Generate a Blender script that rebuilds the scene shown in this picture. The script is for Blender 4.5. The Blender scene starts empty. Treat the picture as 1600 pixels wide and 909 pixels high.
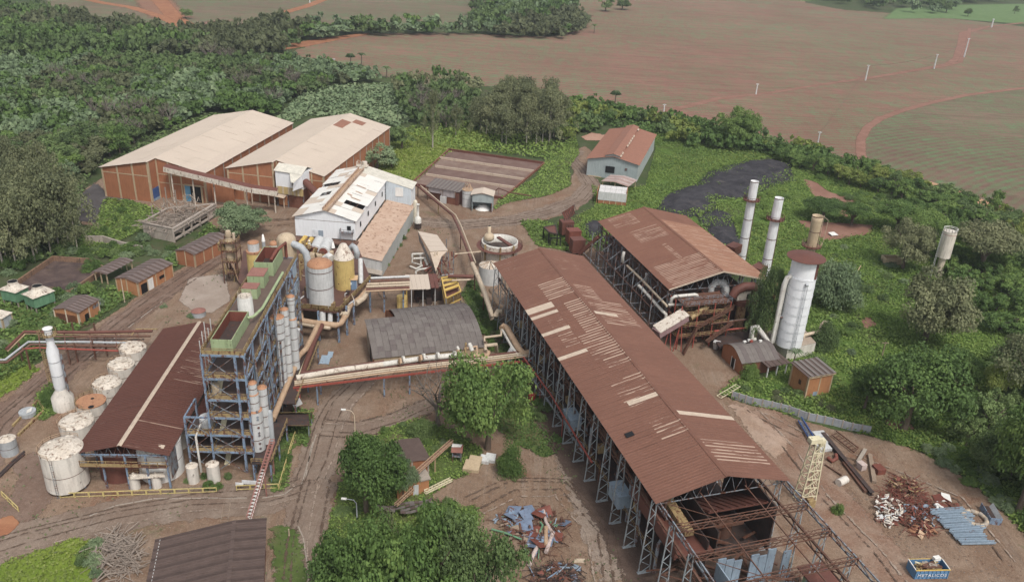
import bpy,math,random
import numpy as np
from mathutils import Vector,Matrix,noise as mnoise
S = bpy.context.scene
RND = random.Random(7)
# camera, sky, sun, exposure
CAM_H = 100.0
FPX,PITCH,ROLL = 1305.72,math.radians(25.475),math.radians(2.975)
_cp,_sp = math.cos(PITCH),math.sin(PITCH)
_F = np.array([0,_cp,-_sp]); _X0 = np.array([1.,0,0]); _U0 = np.array([0,_sp,_cp])
_X = math.cos(ROLL) * _X0 + math.sin(ROLL) * _U0
_U = -math.sin(ROLL) * _X0 + math.cos(ROLL) * _U0
cam_d = bpy.data.cameras.new('camera'); cam = bpy.data.objects.new('camera',cam_d)
S.collection.objects.link(cam); S.camera = cam
cam_d.sensor_width = 36; cam_d.lens = FPX / 1600 * 36; cam_d.clip_start = 1; cam_d.clip_end = 6000
cam.matrix_world = Matrix(((_X[0],_U[0],-_F[0],0),(_X[1],_U[1],-_F[1],0),(_X[2],_U[2],-_F[2],CAM_H),(0,0,0,1)))
W = bpy.data.worlds.new('World'); S.world = W; W.use_nodes = True
wn = W.node_tree.nodes; wl = W.node_tree.links
sky = wn.new('ShaderNodeTexSky'); sky.sky_type = 'NISHITA'; sky.sun_disc = False
SUN_EL,SUN_AZ = math.radians(56),math.radians(150)      # azimuth clockwise from +Y
sky.sun_elevation = SUN_EL; sky.sun_rotation = SUN_AZ
sky.air_density = 1.0; sky.dust_density = 3.0; sky.ozone_density = 1.0
hs = wn.new('ShaderNodeHueSaturation'); hs.inputs['Saturation'].default_value = 0.28
wl.new(sky.outputs[0],hs.inputs['Color']); wl.new(hs.outputs[0],wn['Background'].inputs[0])
wn['Background'].inputs[1].default_value = 0.11
sd = bpy.data.lights.new('sun','SUN'); sd.energy = 1.5; sd.angle = math.radians(12); sd.color = (1.0,0.96,0.9)
sun = bpy.data.objects.new('sun',sd); S.collection.objects.link(sun)
_sv = Vector((math.sin(SUN_AZ) * math.cos(SUN_EL),math.cos(SUN_AZ) * math.cos(SUN_EL),math.sin(SUN_EL)))
sun.rotation_euler = _sv.to_track_quat('Z','Y').to_euler(); sun.location = (0,0,150)
S.view_settings.view_transform = 'Standard'; S.view_settings.look = 'None'
S.view_settings.gamma = 1; S.view_settings.exposure = 0.68
def at(px,py,z=0.0):
 """point of the place seen at photo position (px,py) at height z (survey of the site from the photograph)"""
 d = _X * (px - 800) / FPX - _U * (py - 454.5) / FPX + _F
 t = (CAM_H - z) / -d[2]
 return (float(d[0] * t),float(d[1] * t),float(z))
def pix(w):
 v = np.array(w) - np.array([0,0,CAM_H]); return 800 + FPX * (v @ _X) / (v @ _F),454.5 - FPX * (v @ _U) / (v @ _F)
def hz(bx,by,ty,z0=0.0):
 g = at(bx,by,z0); lo,hi = z0,CAM_H
 for _ in range(40):
  m = (lo + hi) / 2
  if pix((g[0],g[1],m))[1] > ty: lo = m
  else: hi = m
 return lo
def rad(wpx,p): return wpx / 2 * float((np.array(p) - np.array([0,0,CAM_H])) @ _F) / FPX
# helpers
COL = S.collection
def meta(o,label=None,cat=None,group=None,kind=None):
 if label: o['label'] = label
 if cat: o['category'] = cat
 if group: o['group'] = group
 if kind: o['kind'] = kind
 return o
def T(name,label,cat,loc=(0,0,0),rotz=0.0,group=None):
 o = bpy.data.objects.new(name,None); COL.objects.link(o); o.location = loc; o.rotation_euler = (0,0,rotz)
 o.empty_display_size = 0.5
 return meta(o,label,cat,group)
def link_mesh(name,me,parent=None,loc=None,rot=None,scale=None):
 o = bpy.data.objects.new(name,me); COL.objects.link(o)
 if parent is not None: o.parent = parent
 if loc is not None: o.location = loc
 if rot is not None: o.rotation_euler = rot
 if scale is not None: o.scale = scale
 return o
def copy_tree(o,parent=None):
 c = o.copy(); COL.objects.link(c)
 if parent is not None: c.parent = parent
 for ch in list(o.children): copy_tree(ch,c)
 return c
def V3(p): return Vector(p)
class MB:
 def __init__(s): s.v = []; s.f = []; s.sm = []
 def add(s,vs,fs,smooth=False):
  n = len(s.v); s.v.extend([tuple(x) for x in vs]); s.f.extend([tuple(i + n for i in f) for f in fs]); s.sm.extend([smooth] * len(fs)); return s
 def box(s,c,d,rz=0.0):
  x,y,z = d[0] / 2,d[1] / 2,d[2] / 2; co,si = math.cos(rz),math.sin(rz); vs = []
  for k in (-z,z):
   for (i,j) in ((-x,-y),(x,-y),(x,y),(-x,y)): vs.append((c[0] + i * co - j * si,c[1] + i * si + j * co,c[2] + k))
  return s.add(vs,[(3,2,1,0),(4,5,6,7),(0,1,5,4),(1,2,6,5),(2,3,7,6),(3,0,4,7)])
 def b(s,x0,x1,y0,y1,z0,z1): return s.box(((x0 + x1) / 2,(y0 + y1) / 2,(z0 + z1) / 2),(abs(x1 - x0),abs(y1 - y0),abs(z1 - z0)))
 def beam(s,p,q,w=0.2,h=None):
  h = h or w; p = V3(p); q = V3(q); d = q - p
  if d.length < 1e-4: return s
  d.normalize(); up = Vector((0,0,1)) if abs(d.z) < 0.95 else Vector((0,1,0))
  r = d.cross(up).normalized(); u = r.cross(d).normalized(); vs = []
  for c in (p,q):
   for (i,j) in ((-1,-1),(1,-1),(1,1),(-1,1)): vs.append(c + r * i * w / 2 + u * j * h / 2)
  return s.add(vs,[(3,2,1,0),(4,5,6,7),(0,1,5,4),(1,2,6,5),(2,3,7,6),(3,0,4,7)])
 def pipe(s,pts,r,n=10,cap=True):
  pts = [V3(p) for p in pts]; rs = r if isinstance(r,(list,tuple)) else [r] * len(pts)
  prev = None; rings = []
  for i,p in enumerate(pts):
   d = (pts[min(i + 1,len(pts) - 1)] - pts[max(i - 1,0)]).normalized()
   if prev is None: up = Vector((0,0,1)) if abs(d.z) < 0.9 else Vector((1,0,0)); a = d.cross(up).normalized()
   else: a = (prev - d * prev.dot(d)).normalized()
   prev = a; b = d.cross(a); k = 1.0
   if 0 < i < len(pts) - 1:
    d1 = (pts[i] - pts[i - 1]).normalized(); cs = max(0.35,d1.dot(d)); k = 1 / cs if False else 1.0
   rings.append([p + (a * math.cos(t) + b * math.sin(t)) * rs[i] * k for t in [2 * math.pi * j / n for j in range(n)]])
  vs = [v for R_ in rings for v in R_]; fs = []
  for i in range(len(rings) - 1):
   for j in range(n): fs.append((i * n + j,i * n + (j + 1) % n,(i + 1) * n + (j + 1) % n,(i + 1) * n + j))
  s.add(vs,fs,True)
  if cap: s.add(rings[0],[tuple(range(n))[::-1]]); s.add(rings[-1],[tuple(range(n))])
  return s
 def lathe(s,c,prof,n=24,smooth=True,cap=True):
  vs = []; fs = []
  for (r,z) in prof:
   for j in range(n): t = 2 * math.pi * j / n; vs.append((c[0] + r * math.cos(t),c[1] + r * math.sin(t),c[2] + z))
  for i in range(len(prof) - 1):
   for j in range(n): fs.append((i * n + j,i * n + (j + 1) % n,(i + 1) * n + (j + 1) % n,(i + 1) * n + j))
  s.add(vs,fs,smooth)
  if cap:
   if prof[0][0] > 1e-3: s.add(vs[:n],[tuple(range(n))[::-1]])
   if prof[-1][0] > 1e-3: s.add(vs[-n:],[tuple(range(n))])
  return s
 def cyl(s,c,r,z0,z1,n=24,r1=None,cap=True): return s.lathe(c,[(r,z0),(r if r1 is None else r1,z1)],n,True,cap)
 def poly(s,pts,flip=False): return s.add(pts,[tuple(range(len(pts)))[::-1] if flip else tuple(range(len(pts)))])
 def prism(s,pts,z0,z1):
  n = len(pts); vs = [(p[0],p[1],z0) for p in pts] + [(p[0],p[1],z1) for p in pts]
  return s.add(vs,[tuple(range(n))[::-1],tuple(range(n,2 * n))] + [(i,(i + 1) % n,n + (i + 1) % n,n + i) for i in range(n)])
 def slab(s,pts,t):  # polygon in 3D with thickness t downwards
  n = len(pts); vs = list(pts) + [(p[0],p[1],p[2] - t) for p in pts]
  return s.add(vs,[tuple(range(n)),tuple(range(n,2 * n))[::-1]] + [(i,n + i,n + (i + 1) % n,(i + 1) % n) for i in range(n)])
 def truss(s,p,q,depth,n,w=0.12,up=(0,0,1)):
  p = V3(p); q = V3(q); u = V3(up) * depth
  s.beam(p,q,w); s.beam(p + u,q + u,w)
  for i in range(n + 1):
   a = p.lerp(q,i / n)
   if i < n:
    b2 = p.lerp(q,(i + 1) / n); s.beam(a if i % 2 else a + u,b2 + u if i % 2 else b2,w * 0.7)
  s.beam(p,p + u,w); s.beam(q,q + u,w); return s
 def lattice_col(s,x,y,z0,z1,wx,wy,n,w=0.14,wx1=None):
  wx1 = wx if wx1 is None else wx1
  def c(i,j,t): ww = wx + (wx1 - wx) * t; return Vector((x + i * ww / 2,y + j * wy / 2,z0 + (z1 - z0) * t))
  for i in (-1,1):
   if wy > 0.3:
    for j in (-1,1): s.beam(c(i,j,0),c(i,j,1),w)
   else: s.beam(c(i,0,0),c(i,0,1),w)
  for k in range(n):
   t0,t1 = k / n,(k + 1) / n; e = -1 if k % 2 else 1
   for j in ((-1,1) if wy > 0.3 else (0,)): s.beam(c(-e,j,t0),c(e,j,t1),w * 0.6)
   if wy > 0.3:
    for i in (-1,1): s.beam(c(i,-e,t0),c(i,e,t1),w * 0.6)
  return s
 def rail(s,pts,h=1.1,w=0.07,step=2.0,solid=0.0):
  pts = [V3(p) for p in pts]; Z = Vector((0,0,1))
  for a,b2 in zip(pts[:-1],pts[1:]):
   L = (b2 - a).length; n = max(1,int(round(L / step)))
   s.beam(a + Z * h,b2 + Z * h,w); s.beam(a + Z * h * .55,b2 + Z * h * .55,w)
   for i in range(n + 1): c = a.lerp(b2,i / n); s.beam(c,c + Z * h,w)
  return s
 def build(s,name,mat,parent=None,world=False,origin=None,shade=True):
  vs = s.v
  if world and parent is not None:
   M = (Matrix.Translation(parent.location) @ Matrix.Rotation(parent.rotation_euler[2],4,'Z')).inverted()
   vs = [tuple(M @ Vector(v)) for v in vs]
  if origin is not None: vs = [(v[0] - origin[0],v[1] - origin[1],v[2] - origin[2]) for v in vs]
  me = bpy.data.meshes.new(name); me.from_pydata(vs,[],s.f)
  me.polygons.foreach_set('use_smooth',s.sm); me.materials.append(mat); me.update()
  return link_mesh(name,me,parent,origin)
# materials
def srgb(r,g,b): return tuple(((c / 255 / 12.92) if c / 255 <= 0.04045 else ((c / 255 + 0.055) / 1.055) ** 2.4) for c in (r,g,b))
_M = {}
class NT:
 def __init__(s,name):
  s.m = bpy.data.materials.new(name); s.m.use_nodes = True; s.t = s.m.node_tree; s.N = s.t.nodes; s.L = s.t.links; s.p = s.N['Principled BSDF']; s.out = s.N['Material Output']
  s.pos = s.N.new('ShaderNodeNewGeometry').outputs['Position']
 def n(s,typ,**k):
  nd = s.N.new(typ)
  for a,v in k.items(): setattr(nd,a,v)
  return nd
 def link(s,a,b): s.L.new(a,b)
 def mapv(s,vec,scale=(1,1,1),loc=(0,0,0),rot=(0,0,0)):
  m = s.n('ShaderNodeMapping'); m.inputs['Scale'].default_value = scale; m.inputs['Location'].default_value = loc; m.inputs['Rotation'].default_value = rot; s.link(vec,m.inputs[0]); return m.outputs[0]
 def noise(s,vec,scale,detail=4,rough=0.6,dist=0.0):
  m = s.n('ShaderNodeTexNoise'); m.inputs['Scale'].default_value = scale; m.inputs['Detail'].default_value = detail; m.inputs['Roughness'].default_value = rough; m.inputs['Distortion'].default_value = dist; s.link(vec,m.inputs['Vector']); return m.outputs['Fac']
 def ramp(s,fac,stops):
  r = s.n('ShaderNodeValToRGB'); cr = r.color_ramp
  while len(cr.elements) < len(stops): cr.elements.new(0.5)
  for e,(p,c) in zip(cr.elements,stops): e.position = p; e.color = (c,c,c,1) if isinstance(c,(int,float)) else (*c[:3],1)
  s.link(fac,r.inputs[0]); return r.outputs[0]
 def mix(s,fac,a,b,mode='MIX'):
  m = s.n('ShaderNodeMix',data_type='RGBA',blend_type=mode)
  for inp,v in ((m.inputs[0],fac),(m.inputs[6],a),(m.inputs[7],b)):
   if isinstance(v,(int,float)): inp.default_value = v
   elif isinstance(v,tuple): inp.default_value = (*v[:3],1)
   else: s.link(v,inp)
  return m.outputs[2]
 def math(s,op,a,b=0.0,c=None,clamp=False):
  m = s.n('ShaderNodeMath',operation=op,use_clamp=clamp)
  for inp,v in zip(m.inputs,(a,b,c)):
   if v is None: continue
   if isinstance(v,(int,float)): inp.default_value = v
   else: s.link(v,inp)
  return m.outputs[0]
 def bump(s,h,strength=0.4,dist=0.05):
  b = s.n('ShaderNodeBump'); b.inputs['Strength'].default_value = strength; b.inputs['Distance'].default_value = dist; s.link(h,b.inputs['Height']); s.link(b.outputs[0],s.p.inputs['Normal'])
 def fin(s,col,rough=0.75,metal=0.0,spec=0.3):
  if isinstance(col,tuple): s.p.inputs['Base Color'].default_value = (*col[:3],1)
  else: s.link(col,s.p.inputs['Base Color'])
  if isinstance(rough,(int,float)): s.p.inputs['Roughness'].default_value = rough
  else: s.link(rough,s.p.inputs['Roughness'])
  s.p.inputs['Metallic'].default_value = metal; s.p.inputs['Specular IOR Level'].default_value = spec
  return s.m
RUST = (0.15,0.060,0.036); RUST_D = (0.055,0.026,0.019)
def paint(name,c,c2=None,rust=0.35,scale=0.6,rough=0.6,streak=True,rustc=RUST,fine=3.0,dirt=0.5,metal=0.0,grid=None):
 """weathered surface: base colour with tonal drift, dirt runs and worn patches"""
 if name in _M: return _M[name]
 t = NT(name); c2 = c2 or tuple(x * 0.72 for x in c)
 a = t.noise(t.pos,scale,4); col = t.mix(t.ramp(a,[(0.3,0.0),(0.7,1.0)]),c2,c)
 if streak:
  st = t.noise(t.mapv(t.pos,(fine,fine,fine * 0.12)),1.0,5,0.65); col = t.mix(t.math('MULTIPLY',t.ramp(st,[(0.45,0.0),(0.75,1.0)]),dirt),col,tuple(x * 0.45 for x in c2))
 f = t.noise(t.pos,fine * 2.2,4,0.7); col = t.mix(t.math('MULTIPLY',t.ramp(f,[(0.35,0.0),(0.8,1.0)]),0.25),col,tuple(min(1,x * 1.35) for x in c))
 if rust > 0:
  r1 = t.noise(t.mapv(t.pos,(1.1,1.1,0.55)),scale * 2.3,6,0.72,0.4); k = 0.72 - 0.42 * rust
  rc = t.mix(t.noise(t.pos,4.0,3),rustc,tuple(x * 0.5 for x in rustc)); col = t.mix(t.ramp(r1,[(k,0.0),(k + 0.08,1.0)]),col,rc)
 t.bump(t.noise(t.pos,fine * 3,4),0.25,0.03)
 _M[name] = t.fin(col,rough,metal); return _M[name]
# ground sheets
def vnoise(x,y,scale,seed=0):
 x = np.asarray(x) / scale + seed * 17.31; y = np.asarray(y) / scale + seed * 7.77
 xi = np.floor(x).astype(np.int64); yi = np.floor(y).astype(np.int64); fx = x - xi; fy = y - yi
 fx = fx * fx * (3 - 2 * fx); fy = fy * fy * (3 - 2 * fy)
 def h(a,b):
  n = (a * 374761393 + b * 668265263 + seed * 974711) & 0x7fffffff; n = ((n ^ (n >> 13)) * 1274126177) & 0x7fffffff
  return ((n ^ (n >> 16)) & 0xffff) / 65535.0
 return (h(xi,yi) * (1 - fx) + h(xi + 1,yi) * fx) * (1 - fy) + (h(xi,yi + 1) * (1 - fx) + h(xi + 1,yi + 1) * fx) * fy
def fbm(x,y,scale,seed=0): return vnoise(x,y,scale,seed) * .5 + vnoise(x,y,scale / 2.1,seed + 1) * .3 + vnoise(x,y,scale / 4.3,seed + 2) * .2
def sdist(P_,X,Y):
 P_ = np.array(P_)[:,:2]; n = len(P_); d = np.full(X.shape,1e9); ins = np.zeros(X.shape,bool)
 for i in range(n):
  a = P_[i]; b = P_[(i + 1) % n]; e = b - a; wx = X - a[0]; wy = Y - a[1]
  t = np.clip((wx * e[0] + wy * e[1]) / max(e @ e,1e-9),0,1); d = np.minimum(d,np.hypot(wx - t * e[0],wy - t * e[1]))
  c = ((a[1] > Y) != (b[1] > Y)); xx = a[0] + (Y - a[1]) * (b[0] - a[0]) / (b[1] - a[1] if abs(b[1] - a[1]) > 1e-9 else 1e-9); ins ^= c & (X < xx)
 return np.where(ins,d,-d)
def gpoly(px): return [at(*p)[:2] for p in px]
def strip_poly(px,w):
 """road outline of width w metres along a line of photo points; w may be a list"""
 c = [np.array(at(*p)[:2]) for p in px]; L_ = []; R_ = []
 for i in range(len(c)):
  d = c[min(i + 1,len(c) - 1)] - c[max(i - 1,0)]; d = d / np.linalg.norm(d); nrm = np.array([-d[1],d[0]]); ww = w[i] if isinstance(w,(list,tuple)) else w
  L_.append(c[i] + nrm * ww / 2); R_.append(c[i] - nrm * ww / 2)
 return [tuple(p) for p in L_ + R_[::-1]]
_ZC = [0]
def zone(name,poly,mat,z,cell,feather,kind='structure',hfun=None,label=None,cat=None):
 _ZC[0] += 1; z = z + _ZC[0] * 0.0011
 A_ = np.array(poly); x0,y0 = A_.min(0) - feather; x1,y1 = A_.max(0) + feather
 nx = max(2,int((x1 - x0) / cell) + 2); ny = max(2,int((y1 - y0) / cell) + 2)
 X,Y = np.meshgrid(np.linspace(x0,x1,nx),np.linspace(y0,y1,ny)); sdv = sdist(poly,X,Y)
 keep = sdv > -feather; idx = -np.ones(X.shape,int); cellk = (keep[:-1,:-1] | keep[1:,:-1] | keep[:-1,1:] | keep[1:,1:])
 used = np.zeros(X.shape,bool); used[:-1,:-1] |= cellk; used[1:,:-1] |= cellk; used[:-1,1:] |= cellk; used[1:,1:] |= cellk
 idx[used] = np.arange(used.sum()); xs = X[used]; ys = Y[used]; zs = np.full(xs.shape,z)
 if hfun is not None: zs = zs + hfun(xs,ys,sdv[used])
 jj,ii = np.nonzero(cellk)
 fs = np.stack([idx[jj,ii],idx[jj,ii + 1],idx[jj + 1,ii + 1],idx[jj + 1,ii]],1)
 o = np_mesh(name,np.stack([xs,ys,zs],1),fs,mat,smooth=True)
 at_ = o.data.attributes.new('edge','FLOAT','POINT'); at_.data.foreach_set('value',np.clip(sdv[used] / feather * .5 + .5,0,1).astype(np.float32))
 return meta(o,label,cat,None,kind)
def np_mesh(name,vs,fs,mat,smooth=False,parent=None,link=True):
 me = bpy.data.meshes.new(name); nv = len(vs); nf = len(fs); k = fs.shape[1]
 me.vertices.add(nv); me.vertices.foreach_set('co',np.asarray(vs,np.float32).ravel())
 me.loops.add(nf * k); me.loops.foreach_set('vertex_index',fs.astype(np.int32).ravel())
 me.polygons.add(nf); me.polygons.foreach_set('loop_start',np.arange(0,nf * k,k,dtype=np.int32))
 try: me.polygons.foreach_set('loop_total',np.full(nf,k,np.int32))
 except Exception: pass
 me.polygons.foreach_set('use_smooth',np.full(nf,smooth)); me.materials.append(mat); me.update(calc_edges=True)
 return link_mesh(name,me,parent) if link else me
def edge_alpha(t,shader_col,amp=0.75,scale=0.5):
 """ragged border between neighbouring soils"""
 a = t.n('ShaderNodeAttribute',attribute_name='edge').outputs['Fac']
 nz = t.noise(t.pos,scale,5,0.7); s_ = t.math('ADD',a,t.math('MULTIPLY',t.math('SUBTRACT',nz,0.5),amp * 2))
 al = t.ramp(s_,[(0.44,0.0),(0.56,1.0)]); t.link(al,t.p.inputs['Alpha'])
def soil(name,cols,scales=(0.02,0.15,1.2),alpha=True,tracks=None,fine=0.25,amp=0.75,ascale=0.5,bump=0.3,green=None):
 t = NT(name); n1 = t.noise(t.pos,scales[0],5,0.6,0.3); n2 = t.noise(t.pos,scales[1],6,0.65,0.5); n3 = t.noise(t.pos,scales[2],5,0.7)
 col = t.mix(t.ramp(n1,[(0.35,0),(0.65,1)]),cols[0],cols[1]); col = t.mix(t.ramp(n2,[(0.42,0),(0.68,1)]),col,cols[2])
 if len(cols) > 3:
  n4 = t.noise(t.mapv(t.pos,loc=(50,20,0)),scales[1] * .6,6,0.7,0.8); col = t.mix(t.ramp(n4,[(0.56,0),(0.68,1)]),col,cols[3])
 if tracks is not None:   # wheel ruts: long soft bands following a direction, bent by noise
  for (ang,sc,cc,amt) in tracks:
   wf = t.noise(t.mapv(t.pos,(sc * 2.4,sc * .10,1),rot=(0,0,-ang)),1.0,5,0.75,1.2)
   nm = t.noise(t.pos,0.06,3); m = t.math('MULTIPLY',t.ramp(wf,[(0.5,0),(0.68,1)]),t.ramp(nm,[(0.4,0),(0.6,amt)])); col = t.mix(m,col,cc)
 if green is not None:
  g = t.noise(t.mapv(t.pos,loc=(9,9,0)),0.11,7,0.75,0.4); col = t.mix(t.ramp(g,[(green[1],0),(green[1] + 0.1,0.85)]),col,green[0])
 col = t.mix(t.math('MULTIPLY',t.ramp(n3,[(0.3,0),(0.75,1)]),fine),col,tuple(x * 0.5 for x in cols[0]))
 sp = t.noise(t.pos,4.5,4,0.75); col = t.mix(t.math('MULTIPLY',t.ramp(sp,[(0.5,0),(0.7,1)]),fine),col,tuple(min(1,x * 1.5) for x in cols[2]))
 t.bump(t.math('ADD',n2,n3),bump,0.3)
 if alpha: edge_alpha(t,None,amp,ascale)
 return t.fin(col,0.95,0,0.1)
def inpoly(px,n,rg,mind=0.0,keep=None):
 P_ = np.array(gpoly(px)); x0,y0 = P_.min(0); x1,y1 = P_.max(0); X = rg.uniform(x0,x1,n * 40); Y = rg.uniform(y0,y1,n * 40); k = sdist(P_,X,Y) > 0; out = []; grid = {}; c = mind or 1.0
 for x,y in zip(X[k],Y[k]):
  if mind:
   i,j = int(x // c),int(y // c)
   if any((x - a) ** 2 + (y - b) ** 2 < mind * mind for di in (-1,0,1) for dj in (-1,0,1) for a,b in grid.get((i + di,j + dj),())): continue
   grid.setdefault((i,j),[]).append((x,y))
  out.append((float(x),float(y)))
  if len(out) >= n: break
 return out
G_FOR = (0.035,0.052,0.022); G_GRS = (0.075,0.115,0.028)
m_ground = soil('undergrowth_soil',[(0.045,0.066,0.026),(0.06,0.09,0.03),(0.085,0.09,0.05),(0.10,0.075,0.05)],alpha=False)
def ghf(X,Y): return np.zeros_like(X)
_gx = np.linspace(-2200,2200,60); _gy = np.linspace(-600,3800,60); _X2,_Y2 = np.meshgrid(_gx,_gy)
_id = np.arange(3600).reshape(60,60); _fs = np.stack([_id[:-1,:-1].ravel(),_id[:-1,1:].ravel(),_id[1:,1:].ravel(),_id[1:,:-1].ravel()],1)
meta(np_mesh('ground',np.stack([_X2.ravel(),_Y2.ravel(),np.zeros(3600)],1),_fs,m_ground,True),kind='structure')
# cane fields: reddish soil between rows of young cane that curve with the contour
def cane(name,brown,brown2,green,amt,rowscale,center,amp=0.5):
 t = NT(name); n1 = t.noise(t.pos,0.008,6,0.6,0.6); n2 = t.noise(t.mapv(t.pos,(0.35,1,1),rot=(0,0,0.35)),0.05,6,0.7,1.0)
 col = t.mix(t.ramp(n1,[(0.35,0),(0.65,1)]),brown,brown2)
 w = t.n('ShaderNodeTexWave',wave_type='RINGS',rings_direction='Z'); w.inputs['Scale'].default_value = rowscale; w.inputs['Distortion'].default_value = 5.0; w.inputs['Detail'].default_value = 3; w.inputs['Detail Scale'].default_value = 0.12
 t.link(t.mapv(t.pos,loc=(-center[0],-center[1],0)),w.inputs['Vector'])
 rows = t.ramp(w.outputs['Fac'],[(0.3,0),(0.75,1)])
 tuft = t.noise(t.mapv(t.pos,(1,0.4,1),rot=(0,0,0.25)),0.16,7,0.85); tm = t.ramp(tuft,[(0.44,0),(0.57,1)])
 big = t.math('ADD',t.ramp(n2,[(0.35,0),(0.65,1)]),t.ramp(t.noise(t.mapv(t.pos,loc=(300,0,0)),0.006,4,0.6),[(0.35,-0.0),(0.7,0.9)]))
 fur = t.noise(t.mapv(t.pos,(0.25,1.6,1),rot=(0,0,0.22)),0.10,8,0.9,0.6); col = t.mix(t.math('MULTIPLY',t.ramp(fur,[(0.46,0),(0.56,1)]),0.55),col,tuple(x * 0.62 for x in brown2))
 m = t.math('MULTIPLY',t.math('MULTIPLY_ADD',tm,0.6,t.math('MULTIPLY',rows,0.55)),t.math('MULTIPLY_ADD',big,amt,0.10),clamp=True)
 col = t.mix(m,col,green); t.bump(tm,0.4,0.5); edge_alpha(t,None,amp,0.12)
 return t.fin(col,0.95,0,0.1)
m_cane = cane('young_cane_on_red_soil',(0.275,0.138,0.110),(0.215,0.105,0.082),(0.135,0.200,0.105),0.55,0.07,(160,330))
m_cane2 = cane('green_cane_rows',(0.22,0.135,0.105),(0.17,0.10,0.078),(0.120,0.185,0.090),0.62,0.075,(330,180))
m_cane3 = cane('distant_cane',(0.23,0.145,0.115),(0.17,0.115,0.085),(0.115,0.175,0.085),0.6,0.05,(-300,400))
zone('cane_field',gpoly([(460,78),(560,53),(700,52),(860,58),(915,45),(925,25),(880,5),(960,-40),(1240,-45),(1260,5),(1320,16),(1440,24),(1600,42),(1700,60),(1750,420),(1600,345),(1530,318),(1380,270),(1240,228),(1130,198),(1010,180),(900,155),(790,135),(660,134),(600,120),(540,108),(470,92)]),m_cane,0.05,7,6)
zone('cane_field',gpoly([(1350,262),(1340,222),(1368,190),(1430,166),(1510,149),(1600,138),(1750,130),(1800,420),(1600,345),(1530,318),(1400,275)]),m_cane2,0.09,4,5)
zone('cane_field',gpoly([(60,-12),(380,-20),(760,-14),(745,20),(735,45),(640,40),(480,38),(440,27),(380,48),(330,55),(230,47),(150,27),(90,22)]),m_cane3,0.05,8,7)
m_meadow = soil('pale_meadow',[(0.12,0.19,0.075),(0.10,0.165,0.06),(0.15,0.21,0.09)])
zone('meadow',gpoly([(1380,30),(1400,14),(1500,8),(1640,6),(1680,45),(1600,38),(1480,29)]),m_meadow,0.10,6,6)
zone('meadow',gpoly([(1180,-2),(1230,-6),(1300,-4),(1260,2)]),m_meadow,0.10,8,6)
zone('meadow',gpoly([(818,20),(848,12),(856,16),(840,25),(824,24)]),soil('bright_meadow',[(0.14,0.23,0.05),(0.12,0.20,0.045),(0.16,0.25,0.06)]),0.10,4,3)
m_red = soil('red_earth_track',[(0.30,0.135,0.075),(0.24,0.105,0.06),(0.36,0.18,0.10)],scales=(0.03,0.2,1.0),amp=0.45,ascale=0.4)
m_track = soil('brown_farm_track',[(0.235,0.125,0.092),(0.20,0.105,0.077),(0.28,0.16,0.12)],amp=0.45)
def track(px,w,m=m_red,z=0.13,name='dirt_track'): return zone(name,strip_poly(px,w),m,z,max(1.2,(w if not isinstance(w,(list,tuple)) else min(w)) / 4),max(0.7,(w if not isinstance(w,(list,tuple)) else min(w)) * .22))
track([(228,-14),(247,-2),(262,15),(272,28),(292,42),(330,52),(372,48)],[16,14,13,13,16,22,16])
track([(120,-4),(160,5),(205,12),(250,26),(285,42)],9)
track([(510,-2),(480,10),(455,17),(434,23)],9)
track([(240,0),(250,12),(268,28)],30,soil('dug_red_earth',[(0.27,0.14,0.09),(0.22,0.11,0.075),(0.24,0.15,0.10)]),0.11)
zone('bare_earth',gpoly([(300,40),(330,32),(375,42),(372,50),(330,56),(300,52)]),soil('grey_red_earth',[(0.24,0.14,0.11),(0.2,0.12,0.09),(0.27,0.17,0.13)]),0.11,4,5)
track([(432,78),(470,70),(520,61),(575,53)],[9,16,12,7])
track([(1010,186),(1060,170),(1120,155),(1200,146),(1280,133),(1360,122),(1420,112),(1480,101),(1495,92),(1502,72),(1505,52),(1545,42),(1600,36)],[4.5,5,5,4,4,4.5,5,5,6,7,7,5,5],m_track)
track([(1420,112),(1470,105),(1500,98),(1512,70),(1515,45)],3.5,m_track,0.16)
track([(1352,262),(1345,240),(1345,218),(1355,200),(1375,186),(1410,173),(1450,162),(1510,149),(1600,138),(1700,130)],[4.5] * 10,m_track,0.15)
track([(1345,258),(1395,272),(1450,288),(1500,303),(1535,318),(1600,352),(1660,385)],[5,7,8,8,7,5,4],soil('pale_orange_sand',[(0.40,0.23,0.14),(0.33,0.17,0.10),(0.46,0.30,0.20)],scales=(0.05,0.3,1.2),amp=0.5),0.17)
# the works yard: trampled grey-brown earth
HA = math.radians(107.948); TA = math.radians(92.3)
def MHx(v,u): o_ = at(1027,780,16); c,s_ = math.cos(HA - math.pi / 2),math.sin(HA - math.pi / 2); return (o_[0] + v * c - u * s_,o_[1] + v * s_ + u * c)
m_yard = soil('trampled_yard_earth',[(0.222,0.148,0.102),(0.175,0.110,0.074),(0.280,0.205,0.150),(0.185,0.090,0.055)],scales=(0.025,0.12,1.1),tracks=[(0.35,0.35,(0.30,0.25,0.205),0.6),(1.2,0.28,(0.12,0.085,0.065),0.6)],amp=0.5,ascale=0.35,green=((0.11,0.12,0.06),0.60),fine=.5,bump=.5)
zone('yard',gpoly([(-120,745),(-60,655),(0,605),(60,568),(130,520),(200,475),(262,430),(335,395),(350,378),(325,345),(240,350),(180,352),(128,352),(112,330),(135,295),(165,275),(350,255),(480,262),(560,240),(660,250),(720,292),(790,315),(850,308),(885,292),(897,270),(890,250),(897,238),(912,228),(930,240),(922,262),(930,300),(900,330),(850,345),(930,392),(1040,400),(1180,460),(1195,560),(1150,600),(1135,622),(1200,640),(1290,668),(1400,690),(1450,712),(1500,740),(1560,782),(1620,845),(1700,960),(1700,1000),(-150,1000)]),m_yard,0.05,1.6,1.6)
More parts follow.
